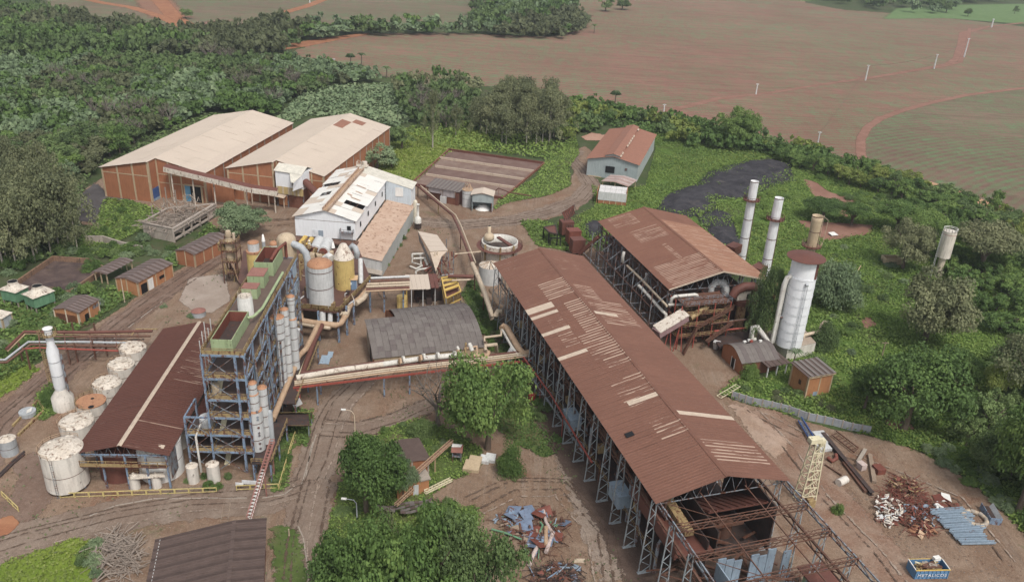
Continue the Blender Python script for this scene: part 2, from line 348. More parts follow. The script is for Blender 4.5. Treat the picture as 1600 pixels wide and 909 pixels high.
m_road = soil('red_brown_dirt_road',[(0.175,0.118,0.09),(0.145,0.09,0.066),(0.235,0.17,0.135)],scales=(0.03,0.18,1.2),tracks=[(-0.9,0.5,(0.11,0.07,0.055),0.9)],fine=.45,amp=1.0,ascale=0.4)
m_road2 = soil('worn_grey_dirt_road',[(0.215,0.158,0.122),(0.17,0.118,0.09),(0.265,0.21,0.168)],scales=(0.03,0.18,1.2),tracks=[(-1.2,0.5,(0.12,0.085,0.066),0.9),(-1.2,0.9,(0.30,0.24,0.19),0.6)],fine=.45,amp=1.1,ascale=0.4)
track([(-60,745),(0,662),(60,610),(120,560),(190,505),(245,465),(300,428),(350,396),(372,372)],[12,9,8,7.5,7.5,7.5,7,6.5,6],m_road,0.08,'road')
track([(40,712),(60,745),(40,790),(-40,850)],[5,6,8,9],m_road,0.08,'road')
track([(-80,880),(40,842),(180,806),(300,785),(420,778),(480,760),(498,720),(515,660),(530,630),(600,560),(650,495),(690,425)],[9,9,9,9,9,8,8,8,7,5,5,4],m_road2,0.09,'road')
track([(470,960),(468,909),(470,850),(480,800),(492,750)],7.5,m_road2,0.10,'road')
track([(505,668),(560,672),(620,655),(680,628)],[6,5,5,5],m_road2,0.10,'road')
track([(640,345),(720,352),(800,345),(860,330),(905,312),(925,290),(908,265),(892,248),(905,235)],[7,9,9,9,8,8,6.5,6,6],m_road2,0.08,'road')
track([(1175,640),(1230,700),(1290,780),(1370,860),(1450,960)],[10,12,11,9,8],soil('orange_brown_track',[(0.235,0.145,0.10),(0.20,0.115,0.08),(0.31,0.23,0.175)],tracks=[(0.7,0.22,(0.17,0.115,0.088),0.4)],amp=0.9,fine=.45),0.08,'dirt_track')
track([(985,905),(935,800),(905,740),(880,700)],[10,9,7,5],soil('pale_trodden_earth',[(0.25,0.19,0.15),(0.21,0.155,0.12),(0.31,0.255,0.21)],amp=1.3,fine=.5),0.08,'dirt_track')
zone('hall_floor',[(MHx(-3.5,-34)),(MHx(25,-34)),(MHx(25,94)),(MHx(-3.5,94))],soil('dark_brown_floor',[(0.10,0.068,0.055),(0.07,0.05,0.042),(0.16,0.115,0.09)],amp=1.1,fine=.4),0.16,1.2,1.4)  # darker brown ground across the hall's footprint
zone('concrete_pad',gpoly([(280,470),(296,435),(352,428),(360,470),(330,490),(300,486)]),soil('dusty_concrete',[(0.33,0.27,0.225),(0.28,0.22,0.18),(0.38,0.32,0.27)],amp=0.3),0.10,1.2,1.0)
zone('asphalt_patch',gpoly([(118,345),(120,310),(150,285),(165,300),(205,312),(190,330),(160,350)]),soil('dark_asphalt',[(0.085,0.075,0.075),(0.065,0.06,0.06),(0.11,0.10,0.10)],amp=0.4),0.10,1.5,1.2)
# green patches that reclaim the yard, and their soils
m_g1 = soil('grassy_soil',[(0.085,0.125,0.035),(0.065,0.10,0.03),(0.12,0.15,0.05),(0.13,0.11,0.06)],amp=0.8)
m_g2 = soil('lime_grass_soil',[(0.15,0.21,0.03),(0.11,0.165,0.03),(0.19,0.24,0.045)],amp=0.8)
GREEN = {
 'front_left': [(-60,915),(0,882),(60,862),(120,842),(160,848),(150,885),(120,960),(-60,960)],
 'front_mid': [(424,825),(450,822),(468,835),(476,870),(484,960),(432,960)],
 'centre': [(560,700),(600,672),(650,655),(700,668),(752,700),(745,735),(700,755),(672,775),(690,800),(745,790),(748,850),(690,960),(500,960),(505,850),(520,800),(530,760)],
 'hall_left': [(735,440),(790,520),(830,600),(835,660),(870,680),(880,705),(850,715),(800,690),(740,640),(745,600),(790,575),(755,520),(720,460)],
 'left_edge': [(-60,620),(0,575),(40,565),(60,580),(20,610),(-60,660)],
 'strip': [(-80,600),(-80,500),(0,470),(100,470),(180,450),(240,420),(300,380),(330,350),(345,362),(300,400),(262,425),(200,468),(130,512),(60,560),(0,596)],
 'ware': [(165,310),(215,318),(250,330),(240,350),(200,370),(150,400),(110,390),(150,350)],
 'behind_white': [(560,240),(600,215),(640,200),(700,205),(760,205),(770,235),(700,238),(655,280),(640,290),(600,270)],
 'clar': [(812,345),(850,345),(880,360),(905,380),(900,395),(840,385)],
 'ponds_right': [(850,255),(900,215),(905,240),(888,262),(892,290),(860,305),(790,318),(770,330),(780,312),(835,280)],
 'tank_row': [(60,610),(80,598),(92,640),(70,660),(50,650)],
 'deck': [(480,700),(455,690),(450,760),(440,770),(425,765),(430,700),(460,640),(490,640)],
}
for k,pl in GREEN.items(): zone('grass_patch',gpoly(pl),m_g2 if k in ('front_left','left_edge','behind_white') else m_g1,0.14,1.2,1.5)
SLOPE = [(1122,616),(1148,592),(1205,592),(1192,530),(1182,430),(1130,400),(1040,385),(935,385),(870,352),(930,325),(925,290),(945,300),(1010,290),(1025,235),(1010,200),(1040,190),(1130,205),(1240,240),(1345,268),(1430,292),(1530,326),(1600,352),(1720,420),(1760,960),(1640,880),(1560,790),(1500,740),(1445,708),(1390,690),(1290,660),(1200,640)]
zone('grass_slope',gpoly(SLOPE),soil('slope_grass_soil',[(0.085,0.14,0.03),(0.065,0.115,0.028),(0.115,0.165,0.04),(0.10,0.10,0.05)],amp=0.6),0.06,2.0,2.0)
m_ash = soil('black_ash',[(0.038,0.036,0.042),(0.028,0.026,0.03),(0.065,0.062,0.068),(0.09,0.08,0.075)],scales=(0.05,0.25,1.5),amp=0.7,bump=0.8)
ASH1 = [(1020,334),(1042,304),(1088,288),(1105,270),(1150,255),(1200,247),(1238,258),(1242,284),(1205,292),(1180,305),(1150,312),(1120,312),(1118,326),(1090,338),(1050,342)]
ASH2 = [(1088,338),(1118,326),(1142,335),(1158,380),(1140,400),(1115,378)]
REDS = [[(1255,280),(1275,285),(1295,300),(1335,312),(1345,325),(1330,332),(1300,322),(1270,305)],[(1245,345),(1300,348),(1365,352),(1360,366),(1300,376),(1285,376),(1262,358)],[(1305,330),(1325,328),(1325,342)],[(1345,500),(1358,496),(1370,508),(1352,514)],[(1380,655),(1420,660),(1430,672),(1390,668)]]
def heap(h,seed): return lambda x,y,s_: np.clip(s_ / 6,0,1) * h * (0.2 + 1.0 * fbm(x,y,9,seed) + .5 * fbm(x,y,3,seed + 4))
zone('ash_heap',gpoly(ASH1),m_ash,0.10,1.2,1.5,hfun=heap(1.7,3))
zone('ash_heap',gpoly(ASH2),m_ash,0.11,1.2,2.0,hfun=heap(1.0,5))
zone('ash_heap',gpoly([(908,352),(925,343),(945,348),(940,372),(918,372)]),m_ash,0.11,1.0,1.5,hfun=heap(1.8,6))
for pl in REDS:
 zone('bare_earth',gpoly(pl),m_track,0.10,1.0,1.5)
zone('bare_earth',gpoly([(908,214),(925,208),(948,212),(945,220),(915,220)]),soil('pink_clay',[(0.38,0.22,0.16),(0.33,0.18,0.13),(0.42,0.27,0.2)]),0.10,1.2,1.2)
zone('bare_earth',gpoly([(0,810),(20,806),(30,818),(14,835),(0,840),(-20,830)]),m_red,0.12,0.8,0.8)
zone('bare_earth',gpoly([(1140,632),(1165,636),(1200,665),(1235,690),(1215,720),(1180,690)]),soil('pale_sand_heap',[(0.34,0.235,0.17),(0.27,0.18,0.13),(0.40,0.30,0.235)],amp=1.2,fine=.5),0.11,0.8,1.0,hfun=lambda x,y,s_: np.clip(s_ / 3,0,1) * 0.9 * fbm(x,y,3,8))
# wheel ruts pressed into the yard and roads
m_rut = soil('wheel_rut_earth',[(0.115,0.078,0.058),(0.09,0.06,0.045),(0.16,0.115,0.088)],amp=0.9,ascale=0.8,fine=.4); m_rut2 = soil('dusty_rut_crest',[(0.30,0.235,0.185),(0.25,0.185,0.14),(0.36,0.29,0.24)],amp=0.95,ascale=0.9,fine=.4)
def ribbon(px,off,w,mat,z):
 c = [Vector(at(*p)) for p in px]; P2 = []
 for i in range(len(c) - 1):
  n = max(2,int((c[i + 1] - c[i]).length / 1.5))
  for k in range(n): P2.append(c[i].lerp(c[i + 1],k / n))
 P2.append(c[-1]); vs = []; ed = []; fs = []
 for i,p in enumerate(P2):
  d = P2[min(i + 2,len(P2) - 1)] - P2[max(i - 2,0)]; d.normalize(); nn = Vector((-d.y,d.x,0)); o_ = off + .35 * math.sin(i * .13 + off)
  for q,e in ((-1,.15),(0,.62),(1,.15)): v = p + nn * (o_ + q * w / 2); vs.append((v.x,v.y,z)); ed.append(e)
  if i: a = (i - 1) * 3; fs += [(a,a + 1,a + 4,a + 3),(a + 1,a + 2,a + 5,a + 4)]
 o = np_mesh('wheel_rut',np.array(vs),np.array(fs),mat,True); a_ = o.data.attributes.new('edge','FLOAT','POINT'); a_.data.foreach_set('value',np.array(ed,np.float32)); meta(o,kind='structure')
_rz = 0.24
for px in ([(-60,745),(0,662),(60,610),(120,560),(190,505),(245,465),(300,428),(350,396)],[(-80,880),(40,842),(180,806),(300,785),(420,778),(480,760),(498,720),(515,660),(530,630),(600,560),(650,495),(690,425)],[(470,960),(468,909),(470,850),(480,800),(492,750)],[(505,668),(560,672),(620,655),(680,628)],[(640,345),(720,352),(800,345),(860,330),(905,312),(925,290),(908,265),(892,248)],[(1175,640),(1230,700),(1290,780),(1370,860),(1450,960)],[(1190,650),(1290,700),(1400,740),(1500,780),(1580,880)],[(740,790),(800,760),(880,760),(940,830),(960,960)],[(400,350),(470,345),(560,420),(590,470)]):
 for off in ((-1.1,1.0,-2.7,2.4) if px[0][0] < 1000 else (-1.0,1.0)): _rz += 0.0013; ribbon(px,off,RND.uniform(.55,.95),m_rut if RND.random() < .65 else m_rut2,_rz)
# materials for structures
M_STEEL = paint('grey_blue_steel',(0.23,0.26,0.29),(0.16,0.17,0.18),0.55,0.5,0.55)
M_STEELL = paint('pale_galvanised_steel',(0.36,0.40,0.42),(0.26,0.28,0.29),0.4,0.5,0.5)
M_STEELR = paint('rusty_steel',(0.16,0.085,0.06),(0.10,0.055,0.04),0.5)
M_DARK = paint('dark_machinery',(0.07,0.05,0.045),(0.04,0.03,0.028),0.4)
M_BLUE = paint('faded_blue_steel',(0.22,0.30,0.40),(0.15,0.20,0.27),0.5,0.7)
M_BLUE2 = paint('pale_blue_panel',(0.29,0.36,0.43),(0.22,0.28,0.34),0.3)
M_DBLUE = paint('strong_blue',(0.035,0.08,0.24),(0.03,0.06,0.17),0.15)
M_YEL = paint('ochre_yellow_paint',(0.36,0.265,0.125),(0.25,0.18,0.095),0.5)
M_YEL2 = paint('bright_yellow_paint',(0.60,0.42,0.12),(0.50,0.34,0.10),0.22)
M_PYEL = paint('pale_yellow_paint',(0.66,0.60,0.42),(0.56,0.50,0.34),0.15)
M_WHITE = paint('weathered_white',(0.74,0.73,0.70),(0.62,0.60,0.56),0.12,0.5,0.6,dirt=0.35)
M_WHITE2 = paint('white_cladding',(0.78,0.79,0.80),(0.73,0.74,0.75),0.0,0.2,0.5,dirt=0.2)
M_FLAKE = paint('flaking_white_over_brown',(0.64,0.58,0.50),(0.50,0.43,0.35),0.42,0.5,rustc=(0.22,0.13,0.09))
M_TANKW = paint('streaked_white_tank',(0.66,0.62,0.56),(0.56,0.51,0.45),0.22,0.3,dirt=0.75,fine=1.3,rustc=(0.14,0.11,0.09))
M_ORANGE = paint('orange_rust_top',(0.42,0.225,0.125),(0.33,0.16,0.09),0.35)
M_GREYT = paint('grey_insulated_cladding',(0.42,0.44,0.46),(0.29,0.30,0.30),0.15,0.5)
M_GREYL = paint('light_grey_cladding',(0.56,0.56,0.55),(0.46,0.46,0.45),0.2)
M_BLUEG = paint('blue_grey_cladding',(0.30,0.36,0.42),(0.26,0.30,0.34),0.1)
M_TAN = paint('tan_cladding',(0.50,0.40,0.28),(0.42,0.33,0.23),0.25)
M_YTANK = paint('yellow_tank_side',(0.58,0.44,0.17),(0.48,0.34,0.13),0.3)
M_GREEN = paint('pale_green_tank',(0.34,0.41,0.24),(0.27,0.33,0.18),0.3,rustc=(0.13,0.10,0.05))
M_GREEN2 = paint('green_tank',(0.14,0.27,0.16),(0.10,0.20,0.12),0.25)
M_RINT = paint('red_rust_inside',(0.21,0.07,0.05),(0.13,0.045,0.033),0.3)
M_RCAP = paint('rust_cap',(0.15,0.06,0.045),(0.11,0.045,0.034),0.2,rustc=(0.2,0.09,0.06))
M_PIPEO = paint('orange_brown_pipe',(0.46,0.325,0.215),(0.36,0.235,0.15),0.3)
M_PIPEW = paint('white_pipe',(0.62,0.60,0.55),(0.5,0.47,0.42),0.3)
M_PIPEC = paint('cream_pipe',(0.52,0.43,0.32),(0.42,0.33,0.24),0.3)
M_RED = paint('red_steel',(0.33,0.075,0.055),(0.24,0.06,0.045),0.2)
M_BRICK = paint('red_brick_infill',(0.35,0.150,0.078),(0.29,0.12,0.062),0.12,0.35,rustc=(0.16,0.08,0.055))
M_BRICKO = paint('orange_brick',(0.42,0.20,0.095),(0.35,0.16,0.08),0.1,0.5,rustc=(0.2,0.11,0.07))
M_BRICKD = paint('dark_brick',(0.20,0.085,0.055),(0.15,0.065,0.045),0.2)
M_CONC = paint('stained_concrete',(0.36,0.31,0.26),(0.28,0.24,0.20),0.15,0.5,rustc=(0.13,0.11,0.09))
M_CONCY = paint('cream_concrete_column',(0.46,0.36,0.24),(0.38,0.29,0.19),0.1)
M_CREAM = paint('dusty_cream_roof',(0.50,0.42,0.345),(0.455,0.38,0.31),0.0,0.07,0.8,streak=False,fine=1.0)
M_CREAMS = paint('spotted_cream_roof',(0.49,0.41,0.34),(0.44,0.365,0.30),0.22,1.2,0.8,streak=False,rustc=(0.20,0.11,0.085),fine=2.0)
M_WROOF = paint('pale_zinc_roof',(0.66,0.635,0.59),(0.59,0.565,0.52),0.06,0.25,0.6,streak=False,rustc=(0.32,0.22,0.15))
M_TROOF = paint('rust_tinted_zinc_roof',(0.46,0.34,0.26),(0.38,0.255,0.185),0.42,0.35,0.7,streak=False,rustc=(0.30,0.17,0.11))
M_GROOF = paint('grey_shed_wall',(0.33,0.375,0.375),(0.28,0.32,0.32),0.0,0.3,dirt=0.4)
M_SROOF = paint('pinkish_rust_roof',(0.26,0.125,0.085),(0.22,0.105,0.072),0.15,0.6,0.8,streak=False,rustc=(0.20,0.10,0.075))
M_GTILE = paint('grey_fibre_tile',(0.162,0.142,0.130),(0.125,0.108,0.099),0.15,0.9,0.9,streak=False,rustc=(0.095,0.078,0.075))
M_GTILEB = paint('pale_fibre_tile',(0.178,0.157,0.144),(0.145,0.127,0.116),0.1,0.9,0.9,streak=False,rustc=(0.11,0.09,0.085))
M_GTILEC = paint('dark_fibre_tile',(0.135,0.113,0.106),(0.108,0.09,0.085),0.15,0.9,0.9,streak=False,rustc=(0.075,0.06,0.055))
M_BROOF = paint('brown_fibre_roof',(0.108,0.076,0.066),(0.080,0.056,0.049),0.15,0.8,0.9,streak=False,rustc=(0.13,0.105,0.098))
M_BROOFP = paint('light_rib_of_roof',(0.165,0.13,0.12),(0.125,0.098,0.09),0.1,0.8,0.9,streak=False,rustc=(0.10,0.08,0.07))
M_BLACK = paint('black_opening',(0.012,0.012,0.014),(0.01,0.01,0.01),0.0)
M_STRIP = paint('worn_cream_sheet',(0.50,0.41,0.32),(0.40,0.31,0.24),0.15,0.9,streak=False,rustc=(0.28,0.15,0.11))
M_WOOD = paint('weathered_wood',(0.30,0.23,0.17),(0.22,0.16,0.12),0.1)
M_YBRN = paint('bark_brown',(0.14,0.105,0.08),(0.09,0.07,0.055),0.0)
M_PBARK = paint('pale_bark',(0.38,0.34,0.29),(0.28,0.25,0.21),0.0)
def red_roof(name,c1,c2,ang,org,boxes,lines=None,rib=1.6,wear=0.7):
 """brown-red sheeting; paint has worn off the rib crests inside the given patches (u along ridge, v across, metres)"""
 t = NT(name)
 rot = -(ang - math.pi / 2); co,si = math.cos(rot),math.sin(rot)
 lp = t.mapv(t.pos,loc=(-(org[0] * co - org[1] * si),-(org[0] * si + org[1] * co),0),rot=(0,0,rot)); sx = t.n('ShaderNodeSeparateXYZ'); t.link(lp,sx.inputs[0])
 a = t.noise(t.pos,0.12,4); col = t.mix(t.ramp(a,[(0.3,0),(0.7,1)]),c1,c2)
 f = t.noise(t.pos,2.5,5,0.7); col = t.mix(t.math('MULTIPLY',t.ramp(f,[(0.35,0),(0.75,1)]),0.4),col,tuple(x * 0.62 for x in c1))
 g2 = t.noise(t.mapv(lp,(0.12,1.1,0.01)),1.0,5,0.75); col = t.mix(t.math('MULTIPLY',t.ramp(g2,[(0.5,0),(0.72,1)]),0.45),col,tuple(x * 0.55 for x in c1)); g3 = t.noise(t.mapv(lp,(0.3,1.6,0.01),loc=(9,9,0)),1.0,4,0.7); col = t.mix(t.math('MULTIPLY',t.ramp(g3,[(0.55,0),(0.72,1)]),0.3),col,tuple(min(1,x * 1.45) for x in c1))
 wv = t.math('ABSOLUTE',t.math('SUBTRACT',t.math('FRACT',t.math('MULTIPLY',sx.outputs[1],rib)),0.5))
 ridge = t.ramp(wv,[(0.28,0.0),(0.36,1.0)]); tot = None
 brk = t.ramp(t.noise(t.mapv(lp,(0.16,1.5,0.01)),1.0,4,0.7),[(0.42,0.0),(0.56,1.0)])
 for (u0,u1,v0,v1,den) in boxes:
  m = t.math('MULTIPLY',t.math('COMPARE',sx.outputs[1],(u0 + u1) / 2,abs(u1 - u0) / 2),t.math('COMPARE',sx.outputs[0],(v0 + v1) / 2,abs(v1 - v0) / 2)); m = t.math('MULTIPLY',m,den)
  tot = m if tot is None else t.math('MAXIMUM',tot,m)
 thin = t.math('MULTIPLY',t.ramp(t.noise(t.pos,1.4,5,0.75),[(0.54,0.0),(0.66,1.0)]),0.12)
 if tot is None: msk = t.math('MULTIPLY',thin,ridge)
 else: msk = t.math('MULTIPLY',ridge,t.math('MAXIMUM',t.ramp(t.math('ADD',tot,t.math('MULTIPLY',t.math('SUBTRACT',brk,0.5),0.9)),[(0.55,0),(0.75,1)]),thin),clamp=True)
 col = t.mix(t.math('MULTIPLY',msk,wear),col,(0.46,0.34,0.26)); t.bump(f,0.2,0.03)
 return t.fin(col,0.8,0,0.25)
# roofs from separate sheets
def sheet_mesh(name,ls,ws,ribs,h,mat,thick=0.0,prof='trap'):
 vs = []; n = ribs; xs = (0,ls); pts = []
 for i in range(n):
  y0 = ws * i / n; w = ws / n
  if prof == 'trap': pts += [(y0,0),(y0 + w * .55,0),(y0 + w * .65,h),(y0 + w * .9,h)]
  else: pts += [(y0,0),(y0 + w * .25,h * .8),(y0 + w * .5,h),(y0 + w * .75,h * .8)]
 pts.append((ws,0)); k = len(pts)
 for x in xs: vs += [(x,y,z) for (y,z) in pts]
 fs = [(i,k + i,k + i + 1,i + 1) for i in range(k - 1)]
 fs = [f[::-1] for f in fs]
 me = bpy.data.meshes.new(name); me.from_pydata(vs,[],fs); me.materials.append(mat); me.update(); return me
def roof(parent,L,W,he,hr,nu,nv,mat,ribs=3,h=0.09,oh=0.8,ov=0.6,vmid=None,matfn=None,skip=(),u0=None,seed=1,sides=(0,1),name='roof_sheet',jit=0.02,prof='trap',heR=None):
 """two slopes of overlapping sheets; x across, y along the ridge, in the parent's frame"""
 r = random.Random(seed); vmid = W / 2 if vmid is None else vmid; u0 = -oh if u0 is None else u0; Lt = L + oh - u0; ws = Lt / nu; heR = he if heR is None else heR
 for side in sides:
  run = vmid + ov if side == 0 else (W - vmid) + ov; hh = he if side == 0 else heR; base = vmid if side == 0 else W - vmid
  slope = (hr - hh) / base; th = math.atan(slope); ls = run / math.cos(th) / nv; base_me = {}
  for j in range(nv):
   for i in range(nu):
    if (side,i,j) in skip: continue
    m = (matfn(side,i,j,r) if matfn else None) or mat
    if m.name not in base_me: base_me[m.name] = sheet_mesh(name,ls * 1.012 + 0.04,ws * 0.985,ribs,h,m,prof=prof)
    me = base_me[m.name]; y = u0 + i * ws; d = j * ls; lift = 0.012 * (nv - j) if False else 0.015 * j
    if side == 0:
     x = -ov + d * math.cos(th); z = hh - ov * slope + d * math.sin(th); rot = (0,-th + r.uniform(-jit,jit) * .15,0)
     loc = (x,y,z + lift + r.uniform(0,jit)); sc = (1,1,1)
    else:
     x = W + ov - d * math.cos(th); z = hh - ov * slope + d * math.sin(th); rot = (0,th,0); sc = (-1,1,1); loc = (x,y,z + lift + r.uniform(0,jit))
    link_mesh(name,me,parent,loc,rot,sc)
 return slope
def ridge_cap(parent,L,vmid,hr,mat,w=0.9,oh=0.8,u0=None,name='ridge_cap'):
 u0 = -oh if u0 is None else u0
 m = MB(); z = hr + 0.16; d = 0.14
 m.slab([(vmid - w / 2,u0,z - d),(vmid,u0,z),(vmid,L + oh,z),(vmid - w / 2,L + oh,z - d)],0.05)
 m.slab([(vmid,u0,z),(vmid + w / 2,u0,z - d),(vmid + w / 2,L + oh,z - d),(vmid,L + oh,z)],0.05)
 m.build(name,mat,parent)
def wall_cols(parent,segs,h,mat_wall,mat_col,cw=0.5,step=6.0,beams=(),t=0.25,wname='wall_panel',hfun=None):
 """wall infill between projecting columns; segs = list of ((x0,y0),(x1,y1)), hfun(x,y)->height"""
 for (a,b) in segs:
  a = Vector((*a,0)); b = Vector((*b,0)); L = (b - a).length; n = max(1,round(L / step))
  for i in range(n + 1):
   p = a.lerp(b,i / n); hh = hfun(p.x,p.y) if hfun else h
   MB().beam(p,p + Vector((0,0,hh)),cw).build('column',mat_col,parent)
   if i < n:
    q = a.lerp(b,(i + 1) / n); h2 = hfun(q.x,q.y) if hfun else h; d = (b - a).normalized(); nn = Vector((-d.y,d.x,0)) * t / 2
    vs = [p - nn,q - nn,q + nn,p + nn]; m = MB()
    top = [hh,h2,h2,hh]; m.add([tuple(v) for v in vs] + [(v.x,v.y,top[k]) for k,v in enumerate(vs)],[(3,2,1,0),(4,5,6,7),(0,1,5,4),(1,2,6,5),(2,3,7,6),(3,0,4,7)])
    m.build(wname,mat_wall,parent)
  for zb in beams:
   d = (b - a).normalized(); MB().beam(a + Vector((0,0,zb)),b + Vector((0,0,zb)),t + 0.12,0.3).build('tie_beam',mat_col,parent)
def purlins(parent,L,W,he,hr,n,mat,step=6.0,vmid=None,ends=True,depth=1.4,z_off=-0.15,u0=0.0,w=0.12):
 """roof frames seen from the open sides: trusses across, purlins along"""
 vmid = W / 2 if vmid is None else vmid; k = int((L - u0) / step)
 for i in range(k + 1):
  y = u0 + (L - u0) * i / k; m = MB(); a = Vector((0,y,he - 0.9)); c = Vector((W,y,he - 0.9)); r_ = Vector((vmid,y,hr + z_off)); e0 = Vector((0,y,he + z_off)); e1 = Vector((W,y,he + z_off))
  m.beam(a,c,w); m.beam(e0,r_,w); m.beam(r_,e1,w); m.beam(a,e0,w); m.beam(c,e1,w); q = 10
  for j in range(q):
   b0 = a.lerp(c,j / q); t1 = (j + .5) / q; x = a.lerp(c,t1).x
   z = he + z_off + (hr - he) * (x / vmid if x < vmid else (W - x) / (W - vmid)); tp = Vector((x,y,z)); m.beam(b0,tp,w * .6); m.beam(tp,a.lerp(c,(j + 1) / q),w * .6)
  m.build('roof_truss',mat,parent)
 for j in range(1,n):
  x = W * j / n; z = he + z_off - 0.08 + (hr - he) * (x / vmid if x < vmid else (W - x) / (W - vmid)); MB().beam((x,u0,z),(x,L,z),w).build('purlin',mat,parent)
# ================================================================ BUILDINGS
def frame_at(p,a): return (p[0],p[1],0.0),a - math.pi / 2
# ---- long mill hall
MHo = at(1027,780,16); MHa = HA
def hall_pt(v,u,z=0): c,s_ = math.cos(MHa - math.pi / 2),math.sin(MHa - math.pi / 2); return (MHo[0] + v * c - u * s_,MHo[1] + v * s_ + u * c,z)
def hall_uv(px,py,z):
 g = at(px,py,z); c,s_ = math.cos(MHa - math.pi / 2),math.sin(MHa - math.pi / 2); dx,dy = g[0] - MHo[0],g[1] - MHo[1]; return (dx * c + dy * s_,-dx * s_ + dy * c)
loc,rz = frame_at(MHo,MHa)
mill = T('mill_hall','very long open-sided mill hall with faded red-brown sheet roof, front end stripped to bare trusses','factory hall',loc,rz)
ML,MW,MHe,MHr = 92.5,23.0,16.0,19.0
def hb(p1,p2,p3=None,z=17.5):
 q = [hall_uv(p[0],p[1],z) for p in ((p1,p2) if p3 is None else (p1,p2,p3))]; return q
# worn patches of the roof (photo positions of their corners)
def patch(pl,pr_,den=0.85):   # lower-left (eave side front), upper-right
 a = hall_uv(*pl,17.0); b = hall_uv(*pr_,18.3); return (min(a[1],b[1]),max(a[1],b[1]),min(a[0],b[0]),max(a[0],b[0]),den)
MB_BOX = [(67,76,5.2,11.2,1.0),(46,64,7.5,11.3,1.0),(47,60,2.2,5.2,0.55),(36,46,6.8,11.3,0.62),(40,50,5.5,8,0.5),(60,72,12.5,17,0.6),(52,64,13,21.5,0.62),(22,32,5,11.2,0.42),(12,17.5,6.5,11.3,0.62),(3.5,9.5,12,22.5,0.95),(80,90,13,19,0.2),(66,92,0.5,9,0.12)]
m_mill = red_roof('faded_red_mill_roof',(0.188,0.090,0.062),(0.160,0.076,0.053),MHa,MHo,MB_BOX,rib=1.05,wear=.85)
_n = 74
_ws = (ML + 1.6) / _n
CRE = {}
for (px,py,side) in [(850,476,0),(853,483,0),(852,492,0),(870,514,0),(895,555,0)]:
 v,u = hall_uv(px,py,16.8); CRE[(0,int((u + 0.8) / _ws),0)] = 1
for (px,py) in [(1008,624)]:
 v,u = hall_uv(px,py,18.2); CRE[(0,int((u + 0.8) / _ws),1)] = 1
for (px,py) in [(1100,641)]:
 v,u = hall_uv(px,py,18.0); CRE[(1,int((u + 0.8) / _ws),1)] = 1; CRE[(1,int((u + 0.8) / _ws),0)] = 1
v,u = hall_uv(948,492,18.2); CRE[(1,int((u + .8) / _ws),1)] = 1
hole = hall_uv(984,675,17.3); hk = (0,int((hole[1] + 0.8) / _ws),0)
roof(mill,ML,MW,MHe,MHr,_n,2,m_mill,ribs=2,h=0.035,matfn=lambda s_,i,j,r: M_STRIP if (s_,i,j) in CRE else None)
ridge_cap(mill,ML,MW / 2,MHr,m_mill)
MB().slab([(hole[0] - .7,hole[1] - .6,16 + hole[0] * .261 + .12),(hole[0] + .7,hole[1] - .6,16 + (hole[0] + .7) * .261 + .3),(hole[0] + .7,hole[1] + .6,16 + (hole[0] + .7) * .261 + .3),(hole[0] - .7,hole[1] + .6,16 + hole[0] * .261 + .12)],0.04).build('roof_hole',M_BLACK,mill)
purlins(mill,ML,MW,MHe,MHr,10,M_STEEL,step=6.1)
MEXT = -34.0; STEP = 6.1; nb = int((ML - MEXT) / STEP)
for i in range(nb + 1):
 y = ML - i * STEP
 for x in (0.15,MW - 0.15):
  m = MB(); m.lattice_col(x,y,0,MHe - 0.9,2.1,0.2,11,0.17,wx1=0.8)
  m.box((x,y,0.1),(2.4,.6,0.2)); m.build('lattice_column',M_STEELL,mill)
for x in (0.9,MW - 0.9):
 m = MB(); m.truss((x,MEXT,10.6),(x,ML,10.6),1.1,60,0.18); m.beam((x,MEXT,11.9),(x,ML,11.9),0.35,0.2); m.build('crane_runway',M_STEELR,mill)
for x in (0.15,MW - .15):
 for z in (14.9,15.9):
  MB().beam((x,MEXT,z),(x,ML,z),0.2).build('eaves_rail',M_STEEL,mill)
 m = MB(); k = 0; y = MEXT
 while y < ML - STEP: m.beam((x,y,14.9),(x,y + STEP / 2,15.9),0.1); m.beam((x,y + STEP / 2,15.9),(x,y + STEP,14.9),0.1); m.beam((x,y,11.9 if k % 2 else 4),(x,y + STEP,4 if k % 2 else 11.9),0.1) if k % 3 == 0 else None; y += STEP; k += 1
 m.build('side_bracing',M_STEEL,mill)
i = 1
while -i * STEP > MEXT - 1:   # bare trusses of the stripped end
 y = -i * STEP + 0.0; m = MB(); m.truss((0,y - .3,MHe - 1.2),(MW,y - .3,MHe - 1.2),1.1,16,0.14); m.truss((0,y + .3,MHe - 1.2),(MW,y + .3,MHe - 1.2),1.1,16,0.1); m.build('bare_truss',M_STEELR,mill); i += 1
for x in (7.5,15.5):
 MB().beam((x,MEXT,MHe - 0.1),(x,0,MHe - 0.1),0.16).build('purlin',M_STEELR,mill)
m = MB()
for k in range(5): y0 = -k * STEP; m.beam((0,y0,MHe - .2),(7.5,y0 - STEP,MHe - .2),0.08); m.beam((15.5,y0 - STEP,MHe - .2),(MW,y0,MHe - .2),0.08)
m.build('wind_bracing',M_STEELR,mill)
